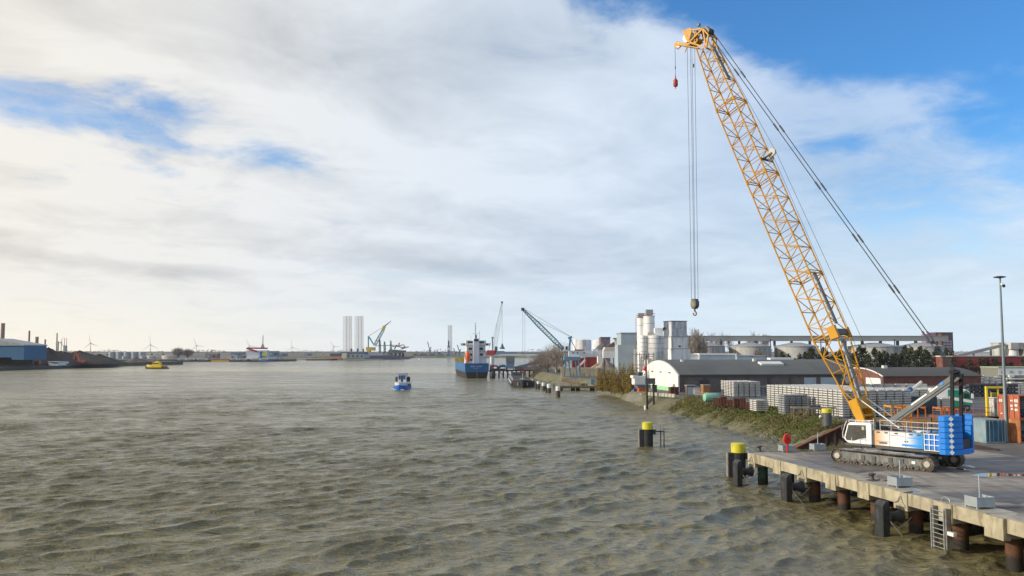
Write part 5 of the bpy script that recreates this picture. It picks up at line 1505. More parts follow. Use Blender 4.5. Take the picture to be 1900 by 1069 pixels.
for k, (z, c, lab) in enumerate(((ZL + .12, (0.02, .05, .08), 'dark machine with orange hose inside the lower orange container'), (ZL + 2.75, (0.02, .03, .05), 'dark machine with red hose inside the upper orange container'))):
    t = thing('stored_machine', lab, 'machine', pc + Vector((.9, 1.2, z - ZL)), R(6))
    mb = MB().bb(0, 3.2, 0, 1.0, 0, 1.0 - .15 * k); mb.build('machine_body', mat('machine_blue%d' % 0, c, .5), t, bevel=.08)
    MB().lathe([(.3, 0), (.3, .2)], (.6, -.1, .35), 14, axis=(0, 1, 0)).build('machine_wheel', M_RUBBER, t)
    MB().path([Vector((.3 + .09 * i, -.12, 1.0 + .25 * math.sin(i * .45 + 1.2))) for i in range(14)] if k else [Vector((.1 + .3 * math.cos(q), -.14, .8 + .25 * math.sin(q))) for q in np.linspace(3.3, 6.5, 9)], .05, 6).build('hose', mat('hose_red', (.55, .05, .02), .5), t)
# white cabinet and yellow frame beside it
p = G(1848, 815, ZL)
wc = thing('white_container', 'small off-white steel cabinet with rusty patches between yellow frame and orange container', 'container', at(1843, 100, ZL + 2.6))
mb = MB(); ribbed(mb, -.62, .62, -.55, .55, .02, 2.1, .2, .03); mb.bb(-.62, .62, -.46, .46, .03, 2.05); mb.build('cabinet_wall', mat('rusty_white', (.52, .52, .50), .7, var=.15, vs=2, stain=(.25, .15, .1), sw=.35), wc)
MB().bb(-.66, .66, -.58, .58, 2.11, 2.18).build('roof', M_WHITE, wc)
# the rack it stands on
st = thing('storage_rack', 'brown steel platform with orange railing behind the blue-grey container', 'rack', at(1800, 101.5))
MB().bb(-4.5, 4.0, -1.6, 1.6, 2.30, 2.59).build('platform', mat('rack_brown', (.16, .06, .025), .7, var=.2), st)
MB().bb(-4.5, 4.0, -1.66, -1.62, 2.18, 2.30).build('yellow_edge', mat('rack_yellow', (.42, .28, .02), .6), st)
for x in (-4.3, -1.5, 1.3, 3.8):
    for y in (-1.4, 1.4): MB().bb(x - .08, x + .08, y - .08, y + .08, 0, 2.29).build('leg', M_STEELD, st)
mb = MB()
for x in np.arange(-4.4, 2.9, .9): mb.tube((x, -1.5, 2.6), (x, -1.5, 3.6), .035, 6)
for z in (3.1, 3.6): mb.tube((-4.4, -1.5, z), (2.8, -1.5, z), .035, 6)
mb.build('railing', mat('rail_orange', (.42, .09, .025), .6), st)
yf = thing('portal_frame', 'bright yellow steel portal frame left of the orange containers', 'frame', at(1838.5, 100.6, ZL + 2.6), 0)
mb = MB(); mb.bb(-.95, -.75, -.15, .15, 0, 3.2); mb.bb(-.95, 1.4, -.15, .15, 3.2, 3.42); mb.bb(-.74, .2, -.15, .15, -.0, .16); mb.build('frame_tube', mat('frame_yellow', (.72, .52, .02), .5), yf)
for x0, x1 in ((-.1, .75),): MB().bb(x0, x1, .2, .6, 1.9, 2.7).build('reel', mat('reel_olive', (.28, .24, .04), .7, var=.4, vs=3), yf)
MB().bb(.42, .54, -.1, .1, 1.9, 3.19).build('upright', mat('frame_yellow', (0, 0, 0)), yf)

# orange barrier frames left of it
def barrier(px, D, w_, h_, label, c, z0=ZL):
    t = thing('barrier', label, 'barrier', at(px, D, z0), 0, 'orange steel frames behind the crane')
    mb = MB()
    for x in (-w_/2, -w_/6, w_/6, w_/2): mb.bb(x - .06, x + .06, -.06, .06, 0, h_)
    for z in (h_ * .5, h_ * .97): mb.bb(-w_/2 - .06, w_/2 + .06, -.055, .055, z - .06, z + .06)
    mb.build('frame_tube', c, t)
    mb = MB()
    for x in (-w_/2, w_/2): mb.bb(x - .05, x + .05, .07, 2.2, h_ * .9, h_ * .97); mb.bb(x - .05, x + .05, 2.1, 2.2, 0, h_ * .9)
    mb.bb(-w_/2, w_/2, 2.1, 2.2, h_ * .5, h_ * .56)
    mb.build('rear_frame', c, t)
    return t
C_OR = mat('frame_orange', (.50, .13, .015), .6, var=.1); C_OY = mat('frame_orange_yellow', (.58, .27, .02), .6, var=.1)
barrier(1751, 112, 1.5, 2.9, 'orange steel frame just above the blue counterweights, left of the A-frame legs', C_OR)
barrier(1768, 112, 1.4, 2.8, 'orange steel frame between the two A-frame legs of the crane', C_OR)
barrier(1667, 113, 2.6, 3.1, 'orange-yellow steel frame under the grey A-frame beam', C_OY)
barrier(1690, 112, 3.0, 3.0, 'orange steel frame behind the middle of the guard rail', C_OR)
yb = thing('yellow_beam', 'long yellow steel beam lying behind the guard rail of the crane', 'beam', at(1705, 105, ZL + 1.6))
MB().beam((-6.5, 0, 0), (5.5, 0, .0), .3, .35).build('beam', mat('frame_orange_yellow', (0, 0, 0)), yb)
for x in (-5, 0, 4): MB().bb(x - .15, x + .15, -.15, .15, -1.6, -.18).build('trestle', M_STEELD, yb)

# green lorry
lo = thing('lorry', 'green and white lorry parked behind the A-frame legs of the crane', 'lorry', at(1772, 148), R(-8))
M_GRN = mat('lorry_green', (.01, .22, .13), .4)
prof = [(-1.9, .6), (1.55, .6), (1.85, 1.2), (1.85, 2.1), (1.45, 3.05), (.9, 3.45), (-1.9, 3.45)]
MB().prism(prof, -1.2, 1.2, lambda p, q: (p[0], q, p[1])).build('cab_shell', M_GRN, lo, bevel=.08)
MB().prism([(-1.9, 1.9), (1.86, 1.3), (1.86, 1.75), (-1.9, 2.45)], -1.225, -1.205, lambda p, q: (p[0], q, p[1])).build('white_stripe', M_WHITE, lo)
MB().prism([(.5, 2.15), (1.6, 2.1), (1.3, 2.9), (.6, 2.95)], -1.235, -1.21, lambda p, q: (p[0], q, p[1])).build('side_window', C_GLASS, lo)
MB().prism([(.25, 3.05), (.9, 3.45), (1.5, 3.06), (1.45, 3.22), (.9, 3.56), (.2, 3.2)], -1.21, 1.21, lambda p, q: (p[0], q, p[1])).build('roof_visor', M_WHITE, lo)
MB().bb(-4.4, -1.95, -1.2, 1.2, 1.3, 3.7).build('white_body', M_WHITE, lo, bevel=.06)
MB().bb(-4.4, 1.4, -1.0, 1.0, .5, .95).build('chassis', M_STEELD, lo)
for x in (1.0, -3.4):
    for y in (-1.1, 1.1):
        w_ = MB().lathe([(.5, -.15), (.5, .15)], (x, y, .5), 20, axis=(0, 1, 0)).build('wheel', M_RUBBER, lo); MB().lathe([(.22, -.17), (.22, .17)], (x, y, .5), 14, axis=(0, 1, 0)).build('hub', M_GALV, w_)
MB().bb(1.7, 2.0, -1.5, -1.25, 2.1, 2.9).build('mirror', M_WHITE, lo)
# dark flatbed trailer with tarpaulin
tr_ = thing('tipper_trailer', 'dark blue-grey tipper trailer with slanted white end behind the A-frame beam', 'trailer', at(1690, 141), R(4))
prof = [(-3.2, .95), (3.3, .95), (3.3, 2.75), (-1.7, 2.75), (-3.0, 1.6)]
MB().prism(prof, -1.2, 1.2, lambda p, q: (p[0], q, p[1])).build('tipper_body', mat('trailer_dark', (.035, .05, .065), .6), tr_, bevel=.04)
MB().prism([(-3.22, 1.0), (-2.0, 1.0), (-1.72, 2.7), (-3.1, 2.2)], -1.23, -1.205, lambda p, q: (p[0], q, p[1])).build('white_end', M_WHITE, tr_)
MB().bb(-3.0, 3.2, -.8, .8, .55, .94).build('chassis', M_STEELD, tr_)
for x in (.8, 2.0, -2.4):
    for y in (-1.0, 1.0): MB().lathe([(.5, -.15), (.5, .15)], (x, y, .5), 18, axis=(0, 1, 0)).build('wheel', M_RUBBER, tr_)
# small loading crane arm with blue joint, white boom
lc_ = thing('loader_arm', 'white hydraulic arm on a blue base reaching up right between slab stacks and A-frame beam', 'loader crane', at(1681, 150))
MB().lathe([(.35, 0), (.3, 3.0)], (0, 0, 0), 14).build('base_column', mat('loader_blue', (.02, .12, .28), .5), lc_)
MB().beam((-.4, 0, 3.0), (0.6, 0, 3.6), .5, .7).build('arm_joint', mat('loader_blue', (0, 0, 0)), lc_)
pa, pb = Y(1681, 732, 150) - lc_.location, Y(1710, 708, 150) - lc_.location
MB().beam(pa, pa.lerp(pb, .45), .45, .75).build('white_arm', M_WHITE, lc_); MB().beam(pa.lerp(pb, .42), pb, .3, .35).build('thin_arm', M_WHITE, lc_)

# ---- lamp mast
lm = thing('lamp_mast', 'tall grey lamp mast with round head and camera, beside the orange containers', 'lamp mast', G(1868, 820, ZL))
D = lm.location.y; ztop = PL(1857, 516, (lm.location.x, 0, 0), Vector((1, 0, 0))).z
ztop = Y(1857, 516, D).z - ZL
M_MAST = mat('mast_grey', (.18, .215, .235), .5, .3, var=.08)
MB().lathe([(.26, 0), (.26, .5), (.19, .6), (.155, ztop * .5), (.09, ztop)], (0, 0, 0), 14).build('mast', M_MAST, lm, smooth=True)
MB().lathe([(.15, ztop - .02), (.62, ztop + .06), (.66, ztop + .14), (.3, ztop + .22)], (-.05, 0, 0), 18).build('lamp_head', M_STEELD, lm)
MB().tube((0, 0, ztop - .75), (.35, 0, ztop - .75), .03, 6).build('camera_arm', M_MAST, lm)
MB().lathe([(.10, .12), (.18, 0), (.18, -.1), (.08, -.22)], (.38, 0, ztop - .85), 14).build('dome_camera', M_STEELD, lm, smooth=True); MB().lathe([(.14, 0), (.14, .2)], (.1, -.15, ztop - .8), 10).build('junction_box', M_WHITE, lm)

# ---- concrete barrier blocks, green tank, rusty frames, fence on the bank
M_BLK = mat('block_concrete', (.50, .46, .37), .85, var=.1)
for k in range(8):
    px = 1204 + k * 6.3; D = 199.5 - k * 1.2
    o = MB().bb(-.36, .36, -.35, .35, 0, .75).build('concrete_block', M_BLK, None, at(px, D, ZL - .15), R(-40), bevel=.03)
    tag(o, 'square concrete block in the row along the bank below the white arched gable', 'concrete block', 'concrete blocks in a row below the white gable')
bw = thing('block_wall', 'low pale concrete block wall by the slipway at the foot of the autumn bush', 'wall', at(1178, 200, 1.9), R(-6))
MB().bb(-2.0, 1.4, -.3, .3, -.4, 1.15).build('front_wall', M_BLK, bw); MB().bb(1.1, 1.39, .31, 5.5, -.4, 1.15).build('side_wall', M_BLK, bw)
slp = MB().prism([(30.8, -.45), (37.5, 3.03), (37.5, 2.4), (30.8, -.8)], 194, 201.5, lambda p, q: (p[0] - (q - 194) * .1, q, p[1])).build('slipway', mat('slip_concrete', (.24, .22, .19), .9, var=.15)); tag(slp, kind='structure')
rk = thing('rusty_container', 'rusty brown open steel bin at the corner of the white gable and brick wall', 'bin', at(1248, 200), R(10))
mb = MB(); mb.bb(-1.0, 1.0, -.7, -.62, 0, 1.75); mb.bb(-1.0, 1.0, .62, .7, 0, 1.75); mb.bb(-1.0, -.92, -.62, .62, 0, 1.75); mb.bb(.92, 1.0, -.62, .62, 0, 1.75); mb.bb(-.92, .92, -.62, .62, 0, .1)
mb.build('bin_wall', M_RUST, rk); MB().bb(-.06, .06, -.76, -.705, 0, 1.8).build('rib', M_CORG, rk)
gt = thing('green_tank', 'mint green horizontal tank half hidden by the scrub, left of the rusty frames', 'tank', at(1317, 168), R(12))
MB().lathe([(.3, -1.6), (.75, -1.4), (.85, -1.1), (.85, 1.1), (.75, 1.4), (.3, 1.6)], (0, 0, 1.1), 22, axis=(1, 0, 0)).build('tank_shell', mat('mint_paint', (.22, .46, .33), .6, var=.08), gt, smooth=True)
for x in (-.8, .8): MB().bb(x - .1, x + .1, -.6, .6, 0, .45).build('saddle', M_STEELD, gt)
for k, (px, D, w_, h_) in enumerate(((1328, 163.5, 1.3, 1.3), (1340, 161.5, 1.2, 1.7), (1352, 159.5, 1.1, 1.2), (1364, 157, 1.2, 1.6), (1375.5, 154.5, 1.0, 1.8), (1386, 151.5, 1.0, 1.2))):
    t = thing('rusty_skip', 'rust-red steel bin on the bank, %s' % ('leftmost, beside the green tank', 'second from the green tank', 'third from the green tank', 'third from the right end', 'second from the right end', 'rightmost, beside the low sunlit slab stacks')[k], 'bin', at(px, D, ZL - .1), R(-15 + (k * 37) % 23 - 11), 'rust-red bins along the bank')
    mb = MB(); mb.bb(-w_/2, w_/2, -.6, -.53, 0, h_); mb.bb(-w_/2, w_/2, .53, .6, 0, h_); mb.bb(-w_/2, -w_/2 + .07, -.53, .53, 0, h_); mb.bb(w_/2 - .07, w_/2, -.53, .53, 0, h_); mb.bb(-w_/2 + .07, w_/2 - .07, -.53, .53, 0, h_ * .6)
    mb.build('bin_wall', M_RUST, t)
    for x in np.arange(-w_/2 + .25, w_/2, .45): MB().bb(x - .05, x + .05, -.66, -.605, 0, h_).build('rib', M_RUST, t)
fn = thing('mesh_fence', 'low pale mesh fence along the bank behind the scrub, before the slab stacks', 'fence', at(1284, 188))
a = at(1284, 186) - fn.location; b = at(1322, 176) - fn.location
mb = MB()
for f in np.linspace(0, 1, 9): q = a.lerp(b, f); mb.bb(q.x - .05, q.x + .05, q.y - .05, q.y + .05, 0, 1.5)
for z in (.25, .85, 1.42): mb.tube(a + Vector((0, 0, z)), b + Vector((0, 0, z)), .035, 5)
mb.build('fence_frame', M_GALV, fn)
# racks of timber on the bank
rt = thing('pipe_rack', 'rusty tube rack with planks and pipes, in front of the big block of slab stacks', 'rack', at(1505, 130.5, ZL - .1), R(-4))
mb = MB()
for x in (-3.1, -1.6, -.4, .9, 2.0, 3.2):
    for y in (-.7, .7): mb.bb(x - .05, x + .05, y - .05, y + .05, 0, 1.7)
for z in (.4, 1.6):
    for y in (-.7, .7): mb.bb(-3.15, 3.25, y - .045, y + .045, z - .05, z + .05)
mb.build('rack_frame', mat('rack_tan', (.25, .18, .12), .8, var=.3), rt)
for k in range(7):
    x = -2.6 + k * .85; MB().box((x, RND.uniform(-.3, .3), 1.75), (1.5, .5, .14), rz=RND.uniform(-.3, .3)).build('plank', M_TIMBER if k % 2 else M_CONC, rt)
MB().box((.2, 0, 1.92), (1.6, .7, .25)).build('tarpaulin', mat('navy_cloth', (.03, .045, .08), .8), rt)
for k, (x, z) in enumerate(((-2.4, .6), (-1, .55), (.4, .6), (1.5, .55))): MB().tube((x, -.8, z), (x + .9, .8, z + .1), .14, 10).build('pipe', M_RUST, rt)

# two-post mooring frame in the water left of the slipway
mf = thing('mooring_post', 'pair of dark posts with a signal mast in the water before the white gable', 'mooring post', G(1207, 759, 0))
for x in (-.75, .75): MB().lathe([(.22, -2), (.22, 6.2)], (x, 0, 0), 12).build('post', M_BLACKP, mf)
MB().bb(-1.1, 1.1, -.3, .3, 5.6, 6.9).build('cross_head', M_STEELD, mf)
MB().tube((-.9, 0, 6.9), (-.9, 0, 12.0), .20, 8).build('signal_mast', mat('mast_brown', (.12, .09, .08), .7), mf)
MB().tube((-.9, 0, 11.9), (.9, 0, 11.8), .06, 6).build('mast_arm', mat('mast_brown', (0, 0, 0)), mf)
MB().lathe([(.35, 0), (.42, .5), (.3, 1.0)], (-1.2, -.1, 8.6), 12).build('red_lamp', M_RED, mf)
MB().lathe([(.25, 0), (.25, 1.0)], (-1.2, -.2, -.2), 10).build('white_foot', M_WHITE, mf)
bc = thing('black_cabin', 'small black cabinet beside the green-edged white gable', 'cabinet', at(1212.5, 204))
MB().bb(-.55, .55, -.5, .5, 0, 2.0).build('cabinet_wall', M_STEELD, bc, bevel=.04); MB().bb(-.6, .6, -.55, .55, 2.003, 2.1).build('roof', M_RUBBER, bc); MB().bb(.15, .5, -.56, -.505, .1, 1.9).build('door', M_RUBBER, bc)
ex = thing('white_digger', 'white cabin machine with orange undercarriage between the autumn bush and the white gable', 'digger', at(1186, 214), R(10))
MB().bb(-1.8, 1.9, -1.1, 1.1, 1.7, 3.9).build('cabin', M_WHITE, ex, bevel=.15); MB().bb(-.6, .5, -.8, .8, 3.95, 4.8).build('roof_unit', C_GREY, ex); MB().bb(-2.1, -1.0, -1.15, 1.15, 3.4, 4.0).build('visor', M_WHITE, ex)
MB().bb(-1.0, 2.4, -1.2, 1.2, 1.0, 1.68).build('chassis', C_MID, ex); MB().bb(-.6, 1.8, -1.3, 1.3, .1, .98).build('undercarriage', mat('digger_orange', (.5, .09, .02), .6), ex)
MB().lathe([(.45, -.2), (.45, .2)], (-1.6, -1.2, .5), 14, axis=(0, 1, 0)).build('blue_drum', mat('drum_blue', (.01, .08, .4), .5), ex)
# ---------------------------------------------------------------- silos, tanks, conveyors behind the hall
def silo(name, label, px0, px1, ytop, D, z0=ZL, cone=None, m=None, group=None, dome=.3, rings=3, legs=4):
    r_ = (px1 - px0) / 2 / FPX * D; c = at((px0 + px1) / 2, D + r_, z0); ht = Y(950, ytop, D + r_).z - z0
    t = thing(name, label, 'silo' if 'silo' in name else 'tank', c, 0, group)
    zc = 0 if cone is None else Y(950, cone, D + r_).z - z0
    prof = ([(r_, 0)] if cone is None else [(.35, zc - r_ * 1.1), (r_, zc)]) + [(r_, ht), (.25, ht + dome)]
    MB().lathe(prof, (0, 0, 0), 28).build('shell', m or M_SILO, t, smooth=True)
    for k in range(rings):
        z = zc + (ht - zc) * (k + 1) / (rings + .6)
        mb = MB(); mb.lathe([(r_ + .01, z - .06), (r_ + .05, z - .06), (r_ + .05, z + .06), (r_ + .01, z + .06)], (0, 0, 0), 28); mb.build('ring', M_GREYC, t)
    if cone is not None:
        for k in range(legs):
            a = math.pi / 4 + k * 2 * math.pi / legs; MB().tube((r_ * .9 * math.cos(a), r_ * .9 * math.sin(a), 0), (r_ * .9 * math.cos(a), r_ * .9 * math.sin(a), zc + .3), .16, 6).build('leg', M_GREYC, t)
    return t, r_, ht
def ladder_on(t, x, y, z0, z1, m=M_GALV):
    mb = MB()
    for s in (-.25, .25): mb.tube((x + s, y, z0), (x + s, y, z1), .04, 4)
    for z in np.arange(z0, z1, .6): mb.tube((x - .25, y, z), (x + .25, y, z), .03, 4)
    mb.build('ladder', m, t)
M_PINK = mat('red_brown_steel', (.33, .12, .09), .7, var=.2)
t, r_, h_ = silo('tall_silo', 'narrower tall white silo, left of the twin pair, with red platform', 1182, 1196, 591, 262, group='tall white silos', rings=5)
MB().bb(-.9, 1.0, -.9, .9, h_ + .35, h_ + 1.6).build('head_house', M_GREYC, t); ladder_on(t, -r_ - .3, 0, 1, h_, M_PINK)
mb = MB()
for z in (h_ + .3, h_ + .9): mb.path([Vector((1.35 * r_ * math.cos(q), 1.35 * r_ * math.sin(q), z)) for q in np.linspace(0, 6.28, 13)], .05, 5)
mb.build('platform_rail', M_PINK, t)
t, r_, h_ = silo('tall_silo', 'wider tall white silo with grey box on top, right of the twin pair', 1193.5, 1214.5, 587, 260, group='tall white silos', rings=5)
MB().bb(-1.0, 1.1, -1.2, 1.0, h_ + .3, h_ + 2.0).build('head_house', M_GREYC, t)
mb = MB()
for z in (h_ + .1, h_ + .75): mb.path([Vector((1.12 * r_ * math.cos(q), 1.12 * r_ * math.sin(q), z)) for q in np.linspace(0, 6.28, 13)], .05, 5)
mb.build('platform_rail', M_PINK, t)
t, r_, h_ = silo('hopper_silo', 'broad white silo with cone bottom in front of the taller silos', 1198, 1232, 623, 250, cone=664, dome=.2, rings=4)
MB().bb(-.2, 2.1, -1.2, .8, h_ + .2, h_ + 2.2).build('head_box', M_SILO, t); MB().bb(-2.2, -.9, -1.0, 1.0, h_ + .2, h_ + 1.0).build('head_box', mat('tan_box', (.5, .44, .34), .8), t)
t2_, r2, h2 = silo('hopper_silo', 'slimmer white silo with cone bottom at the left of the broad one', 1186, 1200, 623, 251, cone=660, dome=.2, rings=4)
ladder_on(t2_, r2 + .3, -1.2, -1, h2 + .4, mat('tan_ladder', (.45, .38, .28), .8))
tb = thing('tower_block', 'tall weathered white tower block beside the silos, stepped out at its foot', 'tower', at(1253, 262), R(14))
s_ = 262 / FPX; H1 = Y(950, 597, 262).z - ZL; H2 = Y(950, 626, 262).z - ZL; H3 = Y(950, 648, 262).z - ZL
wd = 5.3
MB().bb(-wd/2 + .15, wd/2 - .15, -2.6, 3.0, H2 + .25, H1).build('upper_wall', mat('mottled_white', (.60, .62, .64), .8, var=.1, vs=.8, stain=(.24, .26, .29), sw=.75), tb)
MB().bb(-wd/2, wd/2, -2.8, 3.1, H3 + .2, H2).build('middle_wall', M_SILO, tb); MB().bb(-wd/2 - .2, wd/2 + .75, -3.0, 3.2, -.2, H3).build('lower_wall', M_SILO, tb)
MB().bb(-wd/2 - .2, wd/2 + .1, -2.9, 3.2, H2 + .003, H2 + .245).build('ledge', M_GREYC, tb); MB().bb(-wd/2 - .25, wd/2 + .8, -3.05, 3.25, H3 + .003, H3 + .195).build('ledge', M_GREYC, tb)
MB().bb(-wd/2, wd/2, -2.75, 3.15, H1 + .003, H1 + .2).build('roof', M_ROOF, tb)
MB().bb(-.3, .3, -2.95, -2.81, H3 + .6, H3 + 1.1).build('window', M_DARKW, tb)
cs = thing('silo_chute', 'short dark conveyor between the broad silo top and the tower block', 'conveyor', Y(1219, 617, 256))
MB().beam((-.4, 0, -.6), (2.6, 0, 1.4), .9, .8).build('chute', M_STEELD, cs)
# steel frame under the silos
fr = thing('silo_frame', 'grey steel support frame under the cone-bottomed silos', 'frame', at(1199, 248))
mb = MB()
for px in (1172, 1179, 1186, 1194, 1203, 1212):
    x = (px - 1199) / FPX * 248; mb.bb(x - .12, x + .12, -.12, .12, 0, 9.5)
for z in (3, 6, 9): mb.bb(-4.4, 2.3, -.1, .1, z - .1, z + .1)
mb.build('steel_frame', M_GREYC, fr)
bx('blue_building', 'tall pale blue clad building left of the white silos', 'building', 1152, 1181, 619, 285, 12, m=M_SHEET, roof=M_GREYC)
t, *_ = bx('panel_building', 'grey and white panelled building behind the lattice posts, left of the silos', 'building', 1146, 1180, 640, 268, 8, m=M_SHEET)
MB().bb(2.0, 3.0, -4.06, -4.003, .5, 10.5).build('white_panel', M_WHITE, t)
# big concrete tanks and the long gallery
for k, (a, b, ytop, lab) in enumerate(((1268, 1344, 642, 'first concrete tank from the left, under the conveyor gallery behind the bare poplars'),
        (1352, 1429, 642.5, 'second concrete tank from the left, pale, with the orange-brown tree in front'),
        (1436, 1516, 642.5, 'third concrete tank from the left, left of the crane boom'),
        (1572, 1670, 643, 'fourth concrete tank, just right of the crane boom'), (1666, 1748, 642.5, 'fifth and rightmost concrete tank, above the pines'))):
    t, r_, h_ = silo('concrete_tank', lab, a, b, ytop, 395, m=M_TANKC, group='concrete tanks under the gallery', dome=1.5, rings=0)
    MB().lathe([(r_ + .25, h_ - .35), (r_ + .25, h_ + .05), (r_ * .2, h_ + 1.7), (.3, h_ + 1.75)], (0, 0, 0), 32).build('roof', M_GREYC, t)
gal = thing('conveyor_gallery', 'very long grey conveyor gallery running above the concrete tanks', 'conveyor', at(1510, 405, Y(950, 633, 405).z))
hh = Y(950, 624.5, 405).z - Y(950, 633.5, 405).z
for k in range(8):
    xa = (1232 + k * 65.4 - 1510) / FPX * 405; xb = xa + 65.4 / FPX * 405
    MB().bb(xa + .01, xb - .01, -1.6, 1.6, 0, hh).build('gallery_box', M_CONV, gal)
    MB().bb(xa, xb, -1.75, 1.75, hh + .003, hh + .22).build('roof', M_GREYC, gal)
    for x in (xa + 2, xa + 10): MB().bb(x - .25, x + .25, -1.2, 1.2, -2.2, -.003).build('bracket', M_STEELD, gal)
for px in (1335, 1426, 1519, 1655): x = (px - 1510) / FPX * 405; MB().bb(x - .2, x + .2, -2.2, -1.9, -16, hh * .4).build('support_post', M_STEELD, gal)
t, *_ = bx('low_white_building', 'low white and pale blue building with bright roof behind the long hall', 'building', 1297, 1365, 659, 300, 8, m=M_SHEET, roof=M_WHITE, rt=.6)
t, *_ = bx('low_white_building', 'low pale blue extension at the right end of the white-roofed building', 'building', 1366, 1419, 661, 298, 7, m=M_SHEET, roof=M_SHEET)
t, *_ = bx('low_white_building', 'small bright white block between the tower block and the white-roofed building', 'building', 1270, 1296, 659, 303, 7, m=M_WWALL, roof=M_WHITE, rt=.5)
# pink and purple office block
t, w_, d_, h_ = bx('office_block', 'tall pink and purple office block far behind the pendants of the crane', 'building', 1735, 1767, 618, 900, 14, m=mat('purple_brown', (.085, .055, .085), .8), roof=M_STEELD, rt=.8)
P_, Q_ = mat('pink_glass', (.36, .16, .34), .6), mat('gold_panel', (.36, .2, .08), .7)
MB().bb(-w_/2 - 9, -w_/2 - .01, -5, 6, -.2, h_ - 1).build('pink_wing', P_, t)
MB().bb(-w_/2 + 2.6, -w_/2 + 6, -7.3, -7.003, 0, h_ - .5).build('gold_panel', Q_, t)
for r in range(7):
    for c in range(3): MB().bb(-w_/2 + 7.5 + c * 3.3, -w_/2 + 10.2 + c * 3.3, -7.15, -7.003, 2 + r * 2.75, 3.6 + r * 2.75).build('window', mat('pale_window', (.25, .24, .33), .4), t)
    MB().bb(-w_/2 - 8.8, -w_/2 - .1, -5.2, -5.003, 1.6 + r * 2.75, 2.1 + r * 2.75).build('floor_band', mat('plum', (.17, .08, .18), .7), t)
bx('distant_white_hall', 'low white hall behind the treetops right of the purple block', 'building', 1770, 1848, 655, 700, 20, m=M_WWALL, roof=M_WHITE)
# dark red sheds and conveyors on the right
t, w_, d_, h_ = bx('red_shed', 'long dark red shed behind the slab stacks at the right', 'shed', 1757, 2010, 662, 335, 12, m=M_DRED, roof=M_GREYC)
bx('slanted_shed', 'small grey shed with red roof edge at the end of the pine row', 'shed', 1746, 1764, 662, 332, 5, m=M_REDB, roof=M_WHITE)
cv = thing('sloping_conveyor', 'sloping grey conveyor rising to the right above the dark red shed', 'conveyor', at(1810, 380, 3))
a, b = Y(1757, 665, 378) - cv.location, Y(1864, 640, 378) - cv.location
MB().beam(a, b, 2.0, 1.2).build('belt_gallery', M_CONV, cv)
for f in (.2, .5, .8): q = a.lerp(b, f); MB().bb(q.x - .2, q.x + .2, -.5, .5, 0, q.z).build('leg', M_STEELD, cv)
hs = thing('hopper_house', 'grey concrete hopper house at the top of the sloping conveyor', 'building', at(1880, 378, 3))
z1 = Y(950, 636, 378).z - 3; z2 = Y(950, 648, 378).z - 3
MB().bb(-3.2, 2.2, -3, 3, z2, z1).build('upper_house', M_TANKC, hs); MB().bb(2.25, 14, -3, 3, 0, z1 - .2).build('wall', M_TANKC, hs); MB().lathe([(2.2, 0), (2.2, z2 - .01)], (-.6, 0, 0), 16).build('round_shaft', M_WWALL, hs)
bx('grey_block_building', 'grey office building far behind the lamp mast', 'building', 1852, 1872, 637, 430, 8, m=M_TANKC, roof=M_GREYC)
t, w_, d_, h_ = bx('site_office', 'two-storey white and grey site office behind the lamp mast', 'building', 1849, 1990, 683, 262, 10, m=mat('grey_green_wall', (.19, .19, .155), .85), roof=mat('pale_green_roof', (.30, .36, .24), .8))
MB().bb(-w_/2 - .04, w_/2, -5.06, -5.003, h_ * .55, h_ - .05).build('upper_cladding', M_WWALL, t); MB().bb(-w_/2 + 1.5, w_/2, -6.4, -5.07, h_ * .30, h_ * .36).build('canopy', M_WHITE, t)
for c in range(7): MB().bb(-w_/2 + .6 + c * 2.6, -w_/2 + 1.7 + c * 2.6, -5.12, -5.065, h_ * .66, h_ * .84).build('window', M_SHEET, t)
t, w_, d_, h_ = bx('low_depot', 'long low depot building with white roof band and bright green front', 'building', 1806, 1848, 692, 330, 8, m=M_GREYC, roof=M_WHITE)
MB().bb(-w_/2 + .5, w_/2 - 2, -4.06, -4.003, 0, 1.4).build('green_front', mat('bright_green', (.12, .40, .06), .6), t)
bx('low_grey_depot', 'long low grey depot with pale roof behind the farthest slab stacks', 'building', 1700, 1850, 684, 345, 6, m=M_GREYC, roof=M_SHEET)

# ---------------------------------------------------------------- the small dock with the gantry crane
M_GBLU = mat('crane_slate_blue', (.10, .23, .33), .6, var=.15, vs=.5)
M_CWH = mat('crane_cabin_white', (.60, .64, .68), .6, var=.04)
D = 330
gc = thing('dock_crane', 'blue portal crane with long white cabin and lattice jib raised over the water', 'crane', at(1066, D, 2.6), 0)
o_ = gc.location
def L_(px, py, y=0): v = Y(px, py, D + y); return v - o_
for a, b in (((1050, 668), (1047, 700)), ((1055, 668), (1059, 700)), ((1073, 668), (1078, 700)), ((1067, 668), (1071, 700))):
    for yy in (-2.5, 2.5): MB().beam(L_(*a, yy), L_(*b, yy), .5, .6).build('leg', M_GBLU, gc)
z = L_(1066, 664).z; x0 = L_(1046, 664).x; x1 = L_(1076, 664).x
MB().bb(x0, x1, -3, 3, z - .9, z + .4).build('portal_deck', M_GBLU, gc)
mb = MB()
for x in np.arange(x0, x1 + .1, .9): mb.tube((x, -3, z + .4), (x, -3, z + 1.5), .05, 4)
mb.tube((x0, -3, z + 1.5), (x1, -3, z + 1.5), .05, 4); mb.build('deck_rail', M_CWH, gc)
MB().bb(L_(1057, 0).x, L_(1064, 0).x, -1.2, 1.2, z + .41, L_(1060, 657).z).build('slew_column', M_GBLU, gc)
cx0, cx1 = L_(1052, 0).x, L_(1095, 0).x; cz0, cz1 = L_(1060, 662.5).z, L_(1060, 651).z
